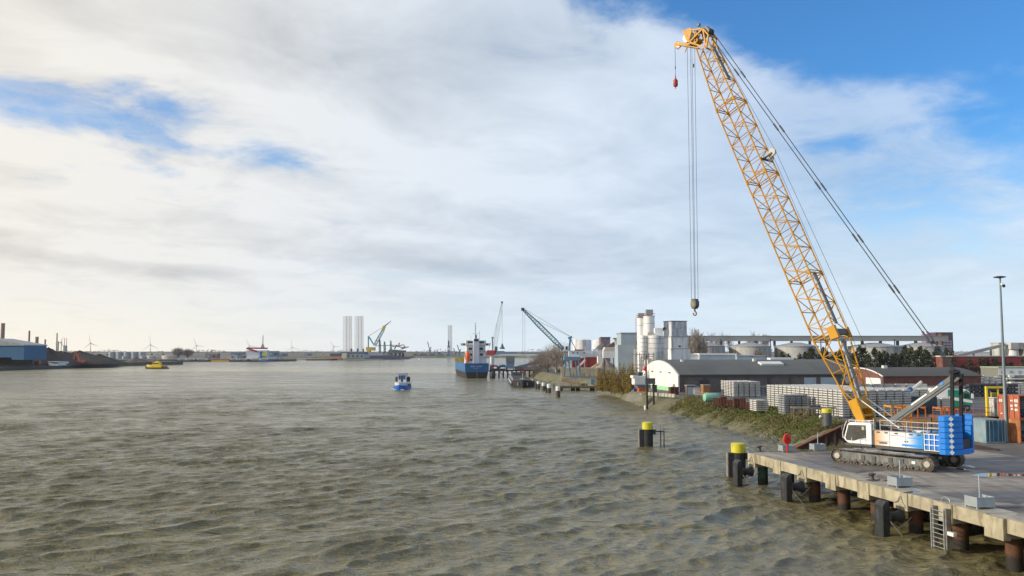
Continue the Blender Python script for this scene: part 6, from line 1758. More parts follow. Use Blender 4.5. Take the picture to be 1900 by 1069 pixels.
MB().prism([(cx0, cz0 + .3), (cx0 + .5, cz0), (cx1, cz0), (cx1, cz1), (cx0, cz1)], -2, 2, lambda p, q: (p[0], q, p[1])).build('cabin', M_CWH, gc)
for px in (1059.5, 1067.5, 1079): x = L_(px, 0).x; MB().lathe([(.28, 0), (.28, .05)], (x, -2.05, (cz0 + cz1) / 2 + .35), 12, axis=(0, 1, 0)).build('porthole', M_DARKW, gc)
MB().bb(L_(1045, 0).x, L_(1052, 0).x, -3.2, -2.05, L_(0, 650).z, L_(0, 642).z).build('driver_cab', M_CWH, gc); MB().bb(L_(1045.5, 0).x, L_(1049, 0).x, -3.27, -3.21, L_(0, 649).z, L_(0, 643).z).build('cab_window', M_DARKW, gc)
m0, m1 = L_(1056, 651), L_(1058.5, 626)
MB().beam(m0, m1, .7, .9).build('mast', M_GBLU, gc); MB().beam(m1 + Vector((-.9, 0, -.4)), m1 + Vector((.6, 0, .2)), .7, .8).build('mast_head', M_GBLU, gc)
MB().beam(L_(1070, 652), m1 + Vector((.2, 0, -.8)), .3, .3).build('back_stay', mat('tan_stay', (.40, .34, .26), .7), gc)
MB().bb(L_(1063, 0).x, L_(1080, 0).x, -1.5, 1.5, cz1 + .003, cz1 + .55).build('roof_box', M_PINK, gc)
MB().bb(cx1 + .01, cx1 + 2, -1.6, 1.6, cz0 + .2, cz1 + .7).build('counterweight', M_CWH, gc)
j0, j1 = L_(1045, 648, 0), L_(970, 574, 0)
def lattice(mb, a, b, w0, wm, w1, n, r, r2=None):
    a, b = Vector(a), Vector(b); d = (b - a).normalized(); side = Vector((0, 1, 0)); up = side.cross(d).normalized()
    pts = []
    for k in range(n + 1):
        f = k / n; w_ = (w0 + (wm - w0) * min(1, f * 5)) if f < .2 else (wm + (w1 - wm) * max(0, (f - .6) / .4))
        c = a.lerp(b, f); pts.append([c + side * (i * w_ / 2) + up * (j * w_ / 2) for i, j in ((-1, -1), (1, -1), (1, 1), (-1, 1))])
    for p, q in zip(pts, pts[1:]):
        for i in range(4): mb.tube(p[i], q[i], r, 4, cap=False)
    for k, (p, q) in enumerate(zip(pts, pts[1:])):
        for i in range(4):
            j = (i + 1) % 4
            mb.tube(p[i], q[j], r2 or r * .6, 4, cap=False) if k % 2 else mb.tube(p[j], q[i], r2 or r * .6, 4, cap=False)
    return mb
lattice(MB(), j0, j1, .8, 1.5, .5, 20, .17, .10).build('jib', mat('jib_teal', (.03, .15, .17), .6), gc)
MB().box(j1, (1.2, 1.0, 1.1)).build('jib_head', M_STEELD, gc)
mb = MB()
for q in (.0, .35): mb.tube(m1 + Vector((0, q, .3)), j1 + Vector((.4, q, .3)) - (j1 - j0) * (.28 if q else 0), .05, 4)
mb.build('stay_rope', C_ROPE, gc); mb = MB(); mb.tube(j1, (j1.x, 0, L_(970, 660).z), .05, 4); mb.tube(j1 + Vector((.8, 0, -.6)), (j1.x + .8, 0, L_(970, 690).z), .04, 4); mb.build('hoist_rope', C_ROPE, gc)
# retaining wall, sand heap, pale shed, tanks, red containers
M_LEGO = mat('tan_block_wall', (.58, .50, .34), .9, var=.15, vs=.5, stain=(.2, .17, .12), sw=.3)
rw = thing('retaining_wall', 'tan block retaining wall behind the blue portal crane', 'wall', at(1076, 345, 2.5))
xa = (1040 - 1076) / FPX * 345; xb = (1108 - 1076) / FPX * 345; zt = Y(950, 682, 345).z - 2.5
MB().bb(xa, xb, -.5, .5, -.5, zt).build('wall', M_LEGO, rw); MB().bb(xb - .5, xb + .5, .51, 14, -.5, zt).build('wall', M_LEGO, rw)
mb = MB()
for k in range(5): mb.bb(xa, xb, -.54, -.505, k * zt / 5 + .1, k * zt / 5 + .18)
mb.build('block_course', mat('course_dark', (.2, .17, .12), .9), rw)
rw2 = thing('quay_wall', 'low grey-tan quay wall in front of the tan block wall', 'wall', at(1078, 318, 0.2)); MB().bb(-7, 6.5, -.4, .4, -1, 2.6).build('wall', M_TANKC, rw2); MB().bb(-7, 6.5, -.5, .5, 2.603, 2.8).build('coping', M_GREYC, rw2)
def heap(name, label, c, rx, ry, h, m, seed=1, ridge=None, n=40):
    rn = np.random.default_rng(seed); vs = []; fs = []
    R_ = 14; ph = rn.uniform(0, 6.28, 8)
    for i in range(R_ + 1):
        f = i / R_
        for k in range(n):
            a = 2 * math.pi * k / n; wob = 1 + .10 * math.sin(3 * a + ph[0]) + .06 * math.sin(7 * a + ph[1])
            z = h * max(0, 1 - f) ** .95 * (1 + .10 * math.sin(4 * a + ph[2]) * f + .05 * math.sin(9 * a + ph[3] + f * 5))
            vs.append((rx * f * wob * math.cos(a), ry * f * wob * math.sin(a), z - .1 + rn.uniform(-.02, .02) * h))
    for i in range(R_):
        for k in range(n): fs.append((i * n + k, i * n + (k + 1) % n, (i + 1) * n + (k + 1) % n, (i + 1) * n + k))
    o = MB().add(vs, fs).build(name, m, None, c, smooth=True); tag(o, label, 'heap'); return o
M_SAND = mat('sand', (.36, .29, .22), .95, var=.1, vs=.3)
heap('sand_heap', 'tan sand heap below the pale shed', at(1120, 352, 3), 9.5, 6, 7.0, M_SAND, 3)
t, w_, d_, h_ = bx('pale_shed', 'pale cream clad shed raised above the sand heap', 'shed', 1119, 1145, 652, 325, 8, z0=10.6, m=M_WWALL)
MB().prism([(-w_/2, h_ + .003), (-w_/2 + .8, h_ + 1.5), (w_/2, h_ + 1.7), (w_/2, h_ + .003)], -4, 4, lambda p, q: (p[0], q, p[1])).build('roof', mat('cream_roof', (.55, .5, .42), .8), t)
for x in (-w_/2 + .3, w_/2 - .3): MB().bb(x - .2, x + .2, -3.8, -3.4, -7.6, -.31).build('post', M_STEELD, t)
mb = MB(); lt = thing('lattice_support', 'dark lattice posts between the pale shed and the pale blue building', 'support', at(1152, 315))
for px in (1146.5, 1155, 1162): x = (px - 1152) / FPX * 315; mb.bb(x - .13, x + .13, -.13, .13, 0, Y(950, 652, 315).z - 3)
for z in (4, 8, 11): mb.bb(-1.1, 2.0, -.1, .1, z, z + .15)
mb.build('steel_frame', M_STEELD, lt)
for a, b, c_, d2, Dq, lab, w_, m_ in ((1144, 660, 1184, 634, 300, 'dark conveyor rising to the white silos from the left', 1.1, M_STEELD), (1099, 658, 1118, 638, 360, 'grey conveyor rising to the brown-pink tower', 1.6, M_CONV), (1130, 646, 1146, 636, 350, 'brown conveyor between brown-pink tower and raised hopper', 2.2, mat('brown_conv', (.16, .11, .1), .8)), (1072, 682, 1086, 668, 350, 'short white conveyor in front of the dark red containers', .7, M_WWALL)):
    pa, pb = Y(a, b, Dq), Y(c_, d2, Dq); t = thing('belt_conveyor', lab, 'conveyor', (pa.x, Dq, pa.z)); MB().beam((0, 0, 0), pb - pa, w_, w_).build('belt_gallery', m_, t)
    MB().bb((pb - pa).x * .5 - .15, (pb - pa).x * .5 + .15, -.2, .2, -(pa.z - 3), (pb - pa).z * .5 - w_ * .6).build('leg', M_STEELD, t)
t, w_, d_, h_ = bx('brown_tower', 'brown-pink tower with pale pink left edge, among the conveyors', 'tower', 1115, 1132, 627, 365, 5, m=mat('purple_grey', (.20, .16, .19), .8, var=.2, vs=.4), roof=M_STEELD)
MB().bb(-w_/2 - .8, -w_/2 - .005, -2.5, 2.5, -.3, h_).build('pink_edge', mat('pale_pink', (.50, .38, .38), .8), t)
hp = thing('raised_hopper', 'weathered grey hopper with brown roof right of the brown-pink tower', 'hopper', at(1152, 342))
zb = Y(950, 643, 342).z - 3; zt = Y(950, 629, 342).z - 3
MB().prism([(-1.6, zb - 1), (2.4, zb - 1), (2.9, zt), (-2.8, zt)], -2, 2, lambda p, q: (p[0], q, p[1])).build('hopper_bin', mat('weathered_grey', (.40, .37, .32), .85, var=.25, vs=.7), hp)
MB().bb(-3.1, 3.2, -2.2, 2.2, zt + .003, zt + .35).build('roof', mat('brown_roof', (.20, .14, .09), .8), hp)
for x in (-1.2, 2.0): MB().bb(x - .2, x + .2, -.2, .2, 0, zb - 1).build('leg', M_STEELD, hp)
silo('white_tank', 'large white storage tank behind the long white crane cabin', 1062, 1097, 631, 430, m=M_SILO, group='white storage tanks', dome=.9, rings=1)
silo('white_tank', 'smaller white storage tank left of the brown-pink tower', 1099, 1124, 632, 440, m=M_SILO, group='white storage tanks', dome=.9, rings=1)
bx('small_white_house', 'small white tower house between red containers and pale shed', 'building', 1109, 1119, 650, 345, 4, z0=8.5, m=M_WWALL)
for px0, px1, y0, D_, lab in ((1062, 1083, 665, 372, 'left dark red container block behind the crane portal'), (1087, 1108, 663, 368, 'right dark red container block with bright red end')):
    t, w_, d_, h_ = bx('red_container', lab, 'container', px0, px1, y0, D_, 6, z0=5.5, m=M_DRED, group='dark red container blocks', roof=M_GREYC)
    MB().bb(-w_/2 - .2, -w_/2 + .5, -3.1, -3.005, -.2, h_).build('red_end', mat('bright_dark_red', (.32, .03, .04), .6), t)
bx('blue_cabinet', 'blue steel cabinet at the landward end of the timber landing stage', 'cabinet', 1095.5, 1104, 703.5, 300, 2, z0=1.8, m=mat('cabinet_blue', (.08, .20, .33), .6))
silo('grey_post', 'pale grey round post beside the blue cabinet', 1104.5, 1109, 703, 299, z0=1.8, m=M_GREYC, dome=.1, rings=0)

# ---- timber landing stage and white-topped piles
ls = thing('landing_stage', 'old timber landing stage on dark piles below the blue portal crane', 'landing stage', at(1070, 284, 0))
xl = (1036 - 1070) / FPX * 284; xr = (1106 - 1070) / FPX * 284; zd = Y(950, 716.5, 284).z
MB().bb(xl, xr, -2.2, 2.2, zd - .55, zd).build('deck', mat('dark_timber', (.10, .085, .065), .9, var=.3, vs=2, stain=(.16, .16, .08), sw=.3), ls)
MB().bb(xl, xr, -2.24, -2.205, zd - .02, zd + .14).build('edge_beam', mat('mossy_edge', (.22, .22, .12), .9), ls)
for px in (1037, 1041, 1061, 1064, 1070, 1073, 1096, 1100):
    x = (px - 1070) / FPX * 284
    for y in (-1.5, 1.5): MB().tube((x, y, -2), (x, y, zd - .555), .32, 8).build('pile', M_BLACKP, ls)
mb = MB()
for x in np.arange(xl, xr, 1.5): mb.tube((x, 2.1, zd), (x, 2.1, zd + 1.1), .04, 4)
mb.tube((xl, 2.1, zd + 1.1), (xr, 2.1, zd + 1.1), .04, 4); mb.build('railing', M_GALV, ls)
rp = thing('access_ramp', 'yellow-tan sloping gangway on the landing stage', 'gangway', at(1060, 291, zd)); MB().beam((-3.6, 0, 1.7), (2.9, 0, .3), 1.2, .9).build('ramp', mat('tan_ramp', (.40, .26, .10), .8), rp); MB().bb(2.95, 5.2, -1, 1, -.3, .6).build('ramp_foot', mat('dark_timber', (0, 0, 0)), rp)
wf = thing('waterside_catwalk', 'thin grey catwalk along the far side of the landing stage', 'catwalk', at(1022, 300, 1.7)); MB().bb(-5.5, 7.2, -.5, .5, 0, .2).build('deck', M_GREYC, wf)
for x in (-5, -2, 1, 4, 7): MB().tube((x, 0, -3), (x, 0, 0), .15, 6).build('pile', M_BLACKP, wf)
for k, (px, yb, yt, yw, sz, lab) in enumerate(((1035.3, 737, 717.5, 725, 1, 'nearest white-topped pile, in front of the landing stage'), (1018.8, 729, 713, 720, 1, 'white-topped pile with a timber beside it, at the left end of the landing stage'),
        (1008.5, 725, 710.5, 716, .9, 'white-topped pile with tapered cap, third counting from the barge'), (999.0, 722, 708, 712.5, .9, 'white-topped pile, second counting from the black barge'), (989.5, 717.5, 703.5, 707, .9, 'tan-topped pile touching the bow of the black barge'))):
    p = G(px, yb, 0); t = thing('mooring_pile', lab, 'mooring pile', p, 0, 'white-topped mooring piles')
    h_ = Y(px, yt, p.y).z; hw = Y(px, yw, p.y).z; r_ = .66 * sz
    MB().lathe([(r_, -2), (r_, hw)], (0, 0, 0), 16).build('pile', mat('weathered_pile', (.10, .075, .06), .9, var=.3, stain=(.03, .03, .03), sw=.5, ss=(1, 1, .4)), t, smooth=True)
    MB().lathe([(r_ - .02, hw + .003), (r_ - .02, h_), (r_ * .5, h_ + .1)], (0, 0, 0), 16).build('white_cap', M_WHITE if k < 4 else mat('tan_cap', (.4, .3, .2), .7), t, smooth=True)
    if k in (1, 3): MB().bb(-r_ - .4, -r_ - .05, -.3, .3, -2, hw + .4).build('timber', M_BLACKP, t)
# ---------------------------------------------------------------- vessels
def hull(mb, L, B_, z0, z1, bow=.22, stern=1.0, flare=.85, sheer=.8, n=14):
    """ship's hull with its stern at x=0 and its bow at x=L"""
    vs = []; K = 5
    for i in range(n + 1):
        f = i / n; w_ = B_ / 2
        if f > 1 - bow: g = (f - (1 - bow)) / bow; w_ *= math.sqrt(max(0.0, 1 - g ** 2.2)) * .98 + .02
        if f < .06: w_ *= stern + (1 - stern) * f / .06
        zt = z1 + sheer * max(0, (f - .6) / .4) ** 2
        for s in (-1, 1):
            for k in range(K + 1):
                q = k / K; ww = w_ * (flare + (1 - flare) * q ** .6); vs.append((L * f + (q - 1) * (.0 if f < .9 else L * .012), s * ww, z0 + (zt - z0) * q))
    M_ = 2 * (K + 1); fs = []
    for i in range(n):
        for s in (0, 1):
            for k in range(K):
                a = i * M_ + s * (K + 1) + k; fs.append((a, a + 1, a + M_ + 1, a + M_))
        a = i * M_; fs.append((a, a + K + 1, a + M_ + K + 1, a + M_)); fs.append((a + K, a + K + K + 1, a + M_ + 2 * K + 1, a + M_ + K))
    for base in (0, n * M_):
        for k in range(K): fs.append((base + k, base + k + 1, base + K + 1 + k + 1, base + K + 1 + k))
    return mb.add(vs, fs)
M_HBL = mat('hull_blue', (.010, .11, .29), .45, var=.08, vs=.2); M_HBK = mat('hull_black', (.018, .018, .02), .5, var=.2); M_HLT = mat('hull_light_blue', (.02, .14, .30), .5, var=.1)
M_SW = mat('ship_white', (.60, .63, .66), .55, var=.05, vs=.4, stain=(.42, .38, .33), sw=0)
M_ORG = mat('lifeboat_orange', (.75, .12, .01), .45)
st_ = G(885, 702, 0); D = st_.y
sh_ang = math.atan2(84, -11.0)
sp = thing('coaster_ship', 'blue-hulled coaster with white superstructure moored stern-on, orange lifeboat at its side', 'ship', st_, sh_ang)
hull(MB(), 86, 11.6, -1.0, 2.9, flare=.80, stern=.9).build('lower_hull', M_HBK, sp, smooth=True)
hull(MB(), 86, 11.7, 2.905, 7.0, flare=.98, stern=.97).build('upper_hull', M_HBL, sp, smooth=True)
def S(px, py): v = Y(px, py, D); return (-(v.x - st_.x)), v.z   # local y (port is positive) and z at the stern plane
yl, zs = S(868, 675); yr, _ = S(902, 675)
_, ztp = S(885, 634)
for z0, z1, a, b, x0 in ((7.0, 9.9, 5.0, -5.0, 5), (9.95, 12.8, 4.6, -4.7, 5.4), (12.85, 15.6, 4.4, -4.6, 5.8)): MB().bb(x0, x0 + 9, b, a, z0, z1).build('deck_house', M_SW, sp); MB().bb(x0 - .6, x0 + 9.3, b - .3, a + .3, z1 - .0 + .003, z1 + .045).build('deck_edge', M_GREYC, sp)
MB().bb(6.4, 13, -4.9, 4.7, 15.7, 17.9).build('wheelhouse', M_SW, sp)
for y0, y1 in ((1.6, 3.9), (-3.9, -1.6)): MB().bb(6.34, 6.398, y0, y1, 16.6, 17.5).build('bridge_window', M_DARKW, sp)
for s in (-1, 1): MB().bb(8, 10, min(s * 4.9, s * 7.2), max(s * 4.9, s * 7.2), 15.4, 16.6).build('bridge_wing', M_SW, sp); MB().bb(7.94, 7.998, min(s * 5.1, s * 6), max(s * 5.1, s * 6), 15.6, 16.4).build('wing_window', M_DARKW, sp)
MB().bb(3.4, 6.2, -1.3, 1.35, 7.0, 18.8).build('funnel_casing', mat('funnel_pale', (.66, .68, .76), .5), sp); MB().bb(3.35, 3.398, -.95, 1.0, 17.4, 18.5).build('funnel_band', M_RUBBER, sp)
MB().tube((5, .1, 18.8), (5, .1, 20.6), .42, 10).build('exhaust', M_RUBBER, sp)
mb = MB(); mb.tube((9, 0, 18), (9, 0, 26.5), .16, 6); mb.tube((9, -1.6, 21.2), (9, 1.8, 21.2), .08, 5)
for z in (22.6, 23.6, 24.6): mb.lathe([(.35, 0), (.35, .3)], (9, 0, z), 8)
mb.tube((9, -2.0, 18), (9, -2.0, 22.4), .09, 5); mb.tube((9, 2.2, 18), (9, 2.2, 20.3), .07, 5); mb.build('mast', M_GREYC, sp)
for y, x in ((2.9, 4.9), (-2.4, 5.35)):
    for z in (8.0, 10.6, 13.4): MB().bb(x, x + .05 + (.5 if z > 10 else 0), y - 1.0, y + .6, z, z + 1.1).build('window', M_DARKW, sp)
lb = MB().lathe([(.2, -2.7), (.9, -2.2), (1.15, -1), (1.15, 1.2), (.8, 2.2), (.2, 2.6)], (1.6, 4.3, 10.0), 16).build('lifeboat', M_ORG, sp, smooth=True); MB().bb(1.2, 2.0, 5.45, 5.7, 9, 12.6).build('lifeboat_davit', M_SW, sp)
MB().lathe([(1.17, -.2), (1.17, .1)], (1.6, 4.3, 10.0), 16).build('lifeboat_band', M_PINK, sp)
mb = MB()
for y in np.arange(-5.4, 5.5, .9): mb.tube((.3, y, 7), (.3, y, 8.1), .04, 4)
mb.tube((.3, -5.4, 8.1), (.3, 5.4, 8.1), .04, 4); mb.tube((.3, -5.4, 7.55), (.3, 5.4, 7.55), .04, 4); mb.build('stern_rail', M_SW, sp)
mb = MB()  # two-word name with port below: too small in the photo to read, so plain letter-sized strokes
rn = random.Random(2)
def letters(y0, n, wd, z, h_):
    y = y0
    for k in range(n):
        mb.bb(-.05, -.003, y - wd * .22, y, z, z + h_); mb.bb(-.045, -.002, y - wd * .62, y - wd * .2, z + (h_ * .4 if k % 2 else h_ * .8), z + (h_ * .62 if k % 2 else h_)); y -= wd
letters(3.2, 5, .52, 5.3, .55); letters(.05, 5, .52, 5.3, .55); letters(1.6, 9, .30, 4.55, .3)
mb.build('stern_lettering', M_WHITE, sp)
MB().bb(-.3, -.003, -.12, .12, -1, 3.6).build('rudder_post', M_TIMBER, sp)
MB().bb(16, 80, -4.4, 4.4, 7.0, 7.9).build('hatch_cover', M_GREYC, sp)
for k in range(7): MB().bb(18 + k * 9, 18.6 + k * 9, 4.2, 5.9, 7.3, 9.2).build('hatch_support', mat('hatch_yellow', (.55, .38, .05), .7), sp)
for k in range(2): MB().lathe([(.9, 0), (.9, 1.0)], (2 + k, -7.0 - k * .3, .4), 14).build('stern_fender', M_RUBBER, sp) if False else None
fb = thing('floating_fender', 'big black round fender between ship stern and dock', 'fender', at(914, D - 2, 0)); MB().lathe([(.6, -.6), (1.1, 0), (1.15, 2.4), (.7, 3.2)], (0, 0, 0), 16).build('fender_body', M_RUBBER, fb, smooth=True)

# red loader crane with white lattice jib on the dock beyond
D2 = 440
ld = thing('harbour_crane', 'white harbour crane with red machinery and tall pale lattice jib behind the ship', 'crane', at(916, D2, 0)); o_ = ld.location
def Lq(px, py, y=0): return Y(px, py, D2 + y) - o_
MB().tube(Lq(913, 690), Lq(913, 660), 1.1, 14).build('column', M_SW, ld)
MB().beam(Lq(903, 654), Lq(918, 654), 3.5, 2.2).build('machinery_house', mat('crane_red', (.50, .06, .06), .6), ld)
MB().beam(Lq(902, 657.5), Lq(918, 657.5), 3.8, .5).build('machinery_floor', mat('crane_dark_red', (.30, .02, .04), .6), ld); MB().beam(Lq(917, 657), Lq(921, 649), 1.2, 1.2).build('jib_knee', mat('crane_red', (0, 0, 0)), ld)
MB().bb(Lq(919, 0).x, Lq(924, 0).x, -1, 1, Lq(0, 650).z, Lq(0, 643).z).build('operator_cab', mat('cab_green', (.03, .18, .12), .5), ld)
lattice(MB(), Lq(917, 650), Lq(931.5, 562), 1.2, 1.8, .5, 24, .10).build('jib', mat('jib_pale', (.50, .55, .57), .6), ld)
MB().box(Lq(931.5, 561), (.9, .9, .9)).build('jib_head', M_STEELD, ld)
mb = MB(); mb.tube(Lq(931.5, 561), Lq(932, 640), .06, 4); mb.tube(Lq(914, 628), Lq(930.8, 565), .05, 4); mb.tube(Lq(914, 628), Lq(905, 652), .05, 4); mb.build('hoist_rope', M_STEELD, ld)
MB().lathe([(.3, 1.4), (.6, .2), (1.5, -1.2), (.4, -1.3)], Lq(932, 643), 8).build('grab', mat('grab_teal', (.04, .16, .18), .6), ld)
mb = MB(); mb.beam(Lq(914, 652), Lq(914, 628), .5, .5); mb.build('a_frame', M_STEELD, ld); MB().box(Lq(914, 627), (1.2, 1, 1)).build('mast_head', M_GREYC, ld)

# dock with hopper, blue machines, inclined conveyor
dk = thing('unloading_jetty', 'dark unloading jetty on piles right of the ship stern', 'jetty', at(935, 432, 0)); zd = Y(950, 686, 432).z
xa, xb = (908 - 935) / FPX * 432, (1000 - 935) / FPX * 432
MB().bb(xa, xb, -3, 3, zd - .7, zd).build('deck', mat('dark_timber', (0, 0, 0)), dk)
for k in range(12): x = xa + .6 + k * (xb - xa - 1.2) / 11; MB().tube((x, -2.6, -2), (x, -2.6, zd - .705), .38, 8).build('pile', M_BLACKP, dk)
for k in range(3):
    x = xa + 1 + k * 3.3; MB().beam((x, -3.2, zd + .3), (x + 2.6, -3.2, .8), .3, .4).build('brace', M_TIMBER, dk)
hp2 = thing('grey_hopper', 'square blue-grey hopper tower standing on the unloading jetty', 'hopper', at(947, 430, zd)); q = 430 / FPX
z1 = Y(950, 661, 430).z - zd; z0 = Y(950, 672, 430).z - zd
MB().bb(-8.2 * q, 8 * q, -2, 2, z0, z1).build('upper_bin', mat('slate_bin', (.17, .18, .20), .7), hp2); MB().prism([(-7 * q, .5), (6.5 * q, .5), (7.6 * q, z0 - .003), (-7.6 * q, z0 - .003)], -1.8, 1.8, lambda p, q_: (p[0], q_, p[1])).build('lower_bin', mat('blue_bin', (.15, .23, .33), .7), hp2)
for x in (-1.6, 1.6): MB().bb(x - .2, x + .2, -1.5, 1.5, 0, .5).build('leg', M_STEELD, hp2)
MB().bb(-8.9 * q, -8.25 * q, -1, 1, 0, z0).build('white_edge', M_SW, hp2)
ic = thing('inclined_conveyor', 'long grey inclined conveyor from hopper up to the bare trees', 'conveyor', at(975, 430, zd)); a, b = Y(955, 683, 430) - ic.location, Y(1003, 671, 432) - ic.location
MB().beam(a, b, 2.4, 1.3).build('belt_gallery', mat('conv_blue_grey', (.22, .26, .31), .7), ic); MB().bb(a.x, b.x, -1.2, 1.2, .05, 1.6).build('walkway_wall', mat('grey_purple', (.20, .19, .21), .8), ic)
for k, (px, c, w_, lab) in enumerate(((918, 'crane_red', 2.2, 'red round hose reel on the dock beside the ship stern'), (933, 'loader_blue', 2.4, 'blue machine arm bent over the dock left of the grey hopper'))):
    t = thing('dock_machine', lab, 'machine', at(px, 431, zd)); m_ = mat(c, (0, 0, 0)); pts = [Vector((w_ * math.cos(q_), 0, .4 + 1.6 * math.sin(q_))) for q_ in np.linspace(math.pi, .2, 9)]
    MB().path(pts, .45 if k == 0 else .7, 8).build('curved_arm', m_, t); MB().bb(-w_, w_, -.8, .8, 0, .6).build('machine_base', M_STEELD, t)

# black barge, bow towards the camera
bg = thing('black_barge', 'empty black river barge moored bow-on left of the white-topped piles', 'barge', at(972, 430, 0), math.atan2(-84, -.5) if False else R(-90))
ba = G(966, 720, 0); bg.location = (ba.x - .6, ba.y + 56, 0)
bg.rotation_euler = (0, 0, R(-88.6))
hull(MB(), 56, 7.8, -.6, 1.9, bow=.16, flare=.93, sheer=.9).build('hull', M_HBK, bg, smooth=True)
MB().bb(4, 44, -3.2, 3.2, 1.95, 2.75).build('hold_coaming', mat('grey_coaming', (.25, .24, .23), .8), bg); MB().bb(4.4, 43.6, -2.9, 2.9, 2.76, 2.85).build('hold_floor', mat('dark_hold', (.03, .03, .03), .9), bg)
MB().bb(2, 50, -3.98, -3.905, 1.35, 1.8).build('white_strake', M_SW, bg); MB().bb(2, 50, -4.0, -3.93, .75, 1.25).build('blue_strake', mat('loader_blue', (0, 0, 0)), bg)
MB().bb(1, 5, -2.4, 2.4, 2.0, 4.2).build('wheelhouse', mat('dark_house', (.06, .08, .10), .6), bg); MB().bb(.8, 5.2, 1.2, 2.6, 4.25, 4.6).build('red_roof_box', M_RED, bg)
for s in (-1, 1): MB().tube((54.2, s * 1.6, 1.9), (54.5, s * 1.7, .8), .16, 8).build('anchor', M_GREYC, bg)
MB().bb(49, 51, -.8, .8, 2.2, 3.2).build('winch', M_GREYC, bg); MB().tube((53, 0, 2), (53, 0, 5.2), .07, 6).build('bow_mast', M_SW, bg)

# blue and white launch coming towards the camera
lp = G(743, 723.5, 0); ln = thing('blue_launch', 'small blue and white workboat in open water heading for the camera', 'boat', lp + Vector((0, 11, 0)), R(-91))
hull(MB(), 13, 4.9, -.5, 1.15, bow=.35, flare=.9, sheer=.5).build('hull', mat('launch_blue', (.01, .13, .50), .4), ln, smooth=True)
hull(MB(), 12.6, 4.3, 1.16, 2.3, bow=.38, flare=.95, sheer=.2).build('bulwark', M_SW, ln, smooth=True)
MB().bb(2.6, 6.3, -1.45, 1.45, 2.35, 5.1).build('wheelhouse', M_SW, ln); MB().bb(2.3, 6.6, -1.6, 1.6, 5.15, 5.4).build('roof', mat('lilac_grey', (.34, .32, .42), .6), ln)
for y0, y1, m_ in ((-1.2, -.45, 'w'), (.45, 1.2, 'w'), (-.35, .35, 'd')): MB().bb(6.305, 6.34, y0, y1, 3.3 if m_ == 'w' else 2.5, 4.7).build('window', mat('blue_glass', (.01, .09, .30), .2) if m_ == 'w' else M_DARKW, ln)
for s in (-1, 1): MB().lathe([(.25, 0), (.55, .2), (.55, 1.5), (.25, 1.8)], (4.5, s * 2.0, 2.45), 12).build('side_float', mat('dark_brown_float', (.06, .03, .02), .8), ln)
for k in range(5): MB().lathe([(.28, 0), (.28, .25)], (4 + k * 1.5, 2.45, 1.5), 10, axis=(0, 1, 0)).build('tyre_fender', M_RUBBER, ln)
MB().tube((4, 0, 5.4), (4, 0, 6.9), .05, 5).build('mast', M_SW, ln)

fo = MB(); rn = random.Random(9)
for k in range(240):
    s_ = rn.choice((-1, 1)); q_ = rn.uniform(0, 1) ** 1.5; leafy(fo, Vector((13.2 - q_ * 13, s_ * (1.0 + q_ * 3.2 + rn.gauss(0, .3)), .06 + abs(rn.gauss(0, .10)) * (1 - q_))), rn.uniform(.08, .24), rn)
fo.build('bow_wave', mat('foam_white', (.8, .8, .78), .9), ln)

# yellow pilot tug on the left
yp = G(286, 684.5, 0); yt = thing('yellow_tug', 'bright yellow boat with black hull speeding past the coal quay, white bow wave', 'boat', yp + Vector((8.6, 2, 0)), R(172))
hull(MB(), 17, 5.2, -.5, .9, bow=.4, flare=.9, sheer=1.0).build('hull', mat('tug_navy', (.015, .02, .035), .5), yt, smooth=True)
hull(MB(), 11.5, 4.6, .91, 2.6, bow=.45, flare=.97, sheer=.3).v
mb = MB(); hull(mb, 12.5, 4.5, .95, 2.6, bow=.5, flare=.97, sheer=.5); mb.v = [(x + 3.4, y, z) for x, y, z in mb.v]; M_TY = mat('tug_yellow', (.72, .50, .01), .45); mb.build('superstructure', M_TY, yt, smooth=True)
MB().prism([(5.2, 2.65), (11.0, 2.65), (10.2, 4.6), (5.6, 4.6)], -1.7, 1.7, lambda p, q_: (p[0], q_, p[1])).build('wheelhouse', M_TY, yt); MB().prism([(5.8, 3.3), (10.6, 3.3), (10.3, 4.1), (5.9, 4.1)], -1.74, 1.74, lambda p, q_: (p[0], q_, p[1])).build('window_band', M_DARKW, yt)
MB().bb(6.5, 9, -1, 1, 4.61, 5.5).build('upper_deck', M_TY, yt); MB().tube((7.5, 0, 5.5), (7.5, 0, 7.0), .08, 5).build('mast', M_GREYC, yt); MB().bb(.8, 2.6, -1.5, 1.5, .95, 2.0).build('aft_gear', M_PINK, yt)
fo = MB()
rn = random.Random(8)
for k in range(260):
    a = Vector((16.5 - 1.0 + rn.gauss(2.2, 1.9), rn.gauss(0, 1.3) * 1.3, .1 + abs(rn.gauss(0, .22)))); leafy(fo, a, rn.uniform(.15, .35), rn)
fo.build('bow_wave', mat('foam_white', (.8, .8, .78), .9), yt)

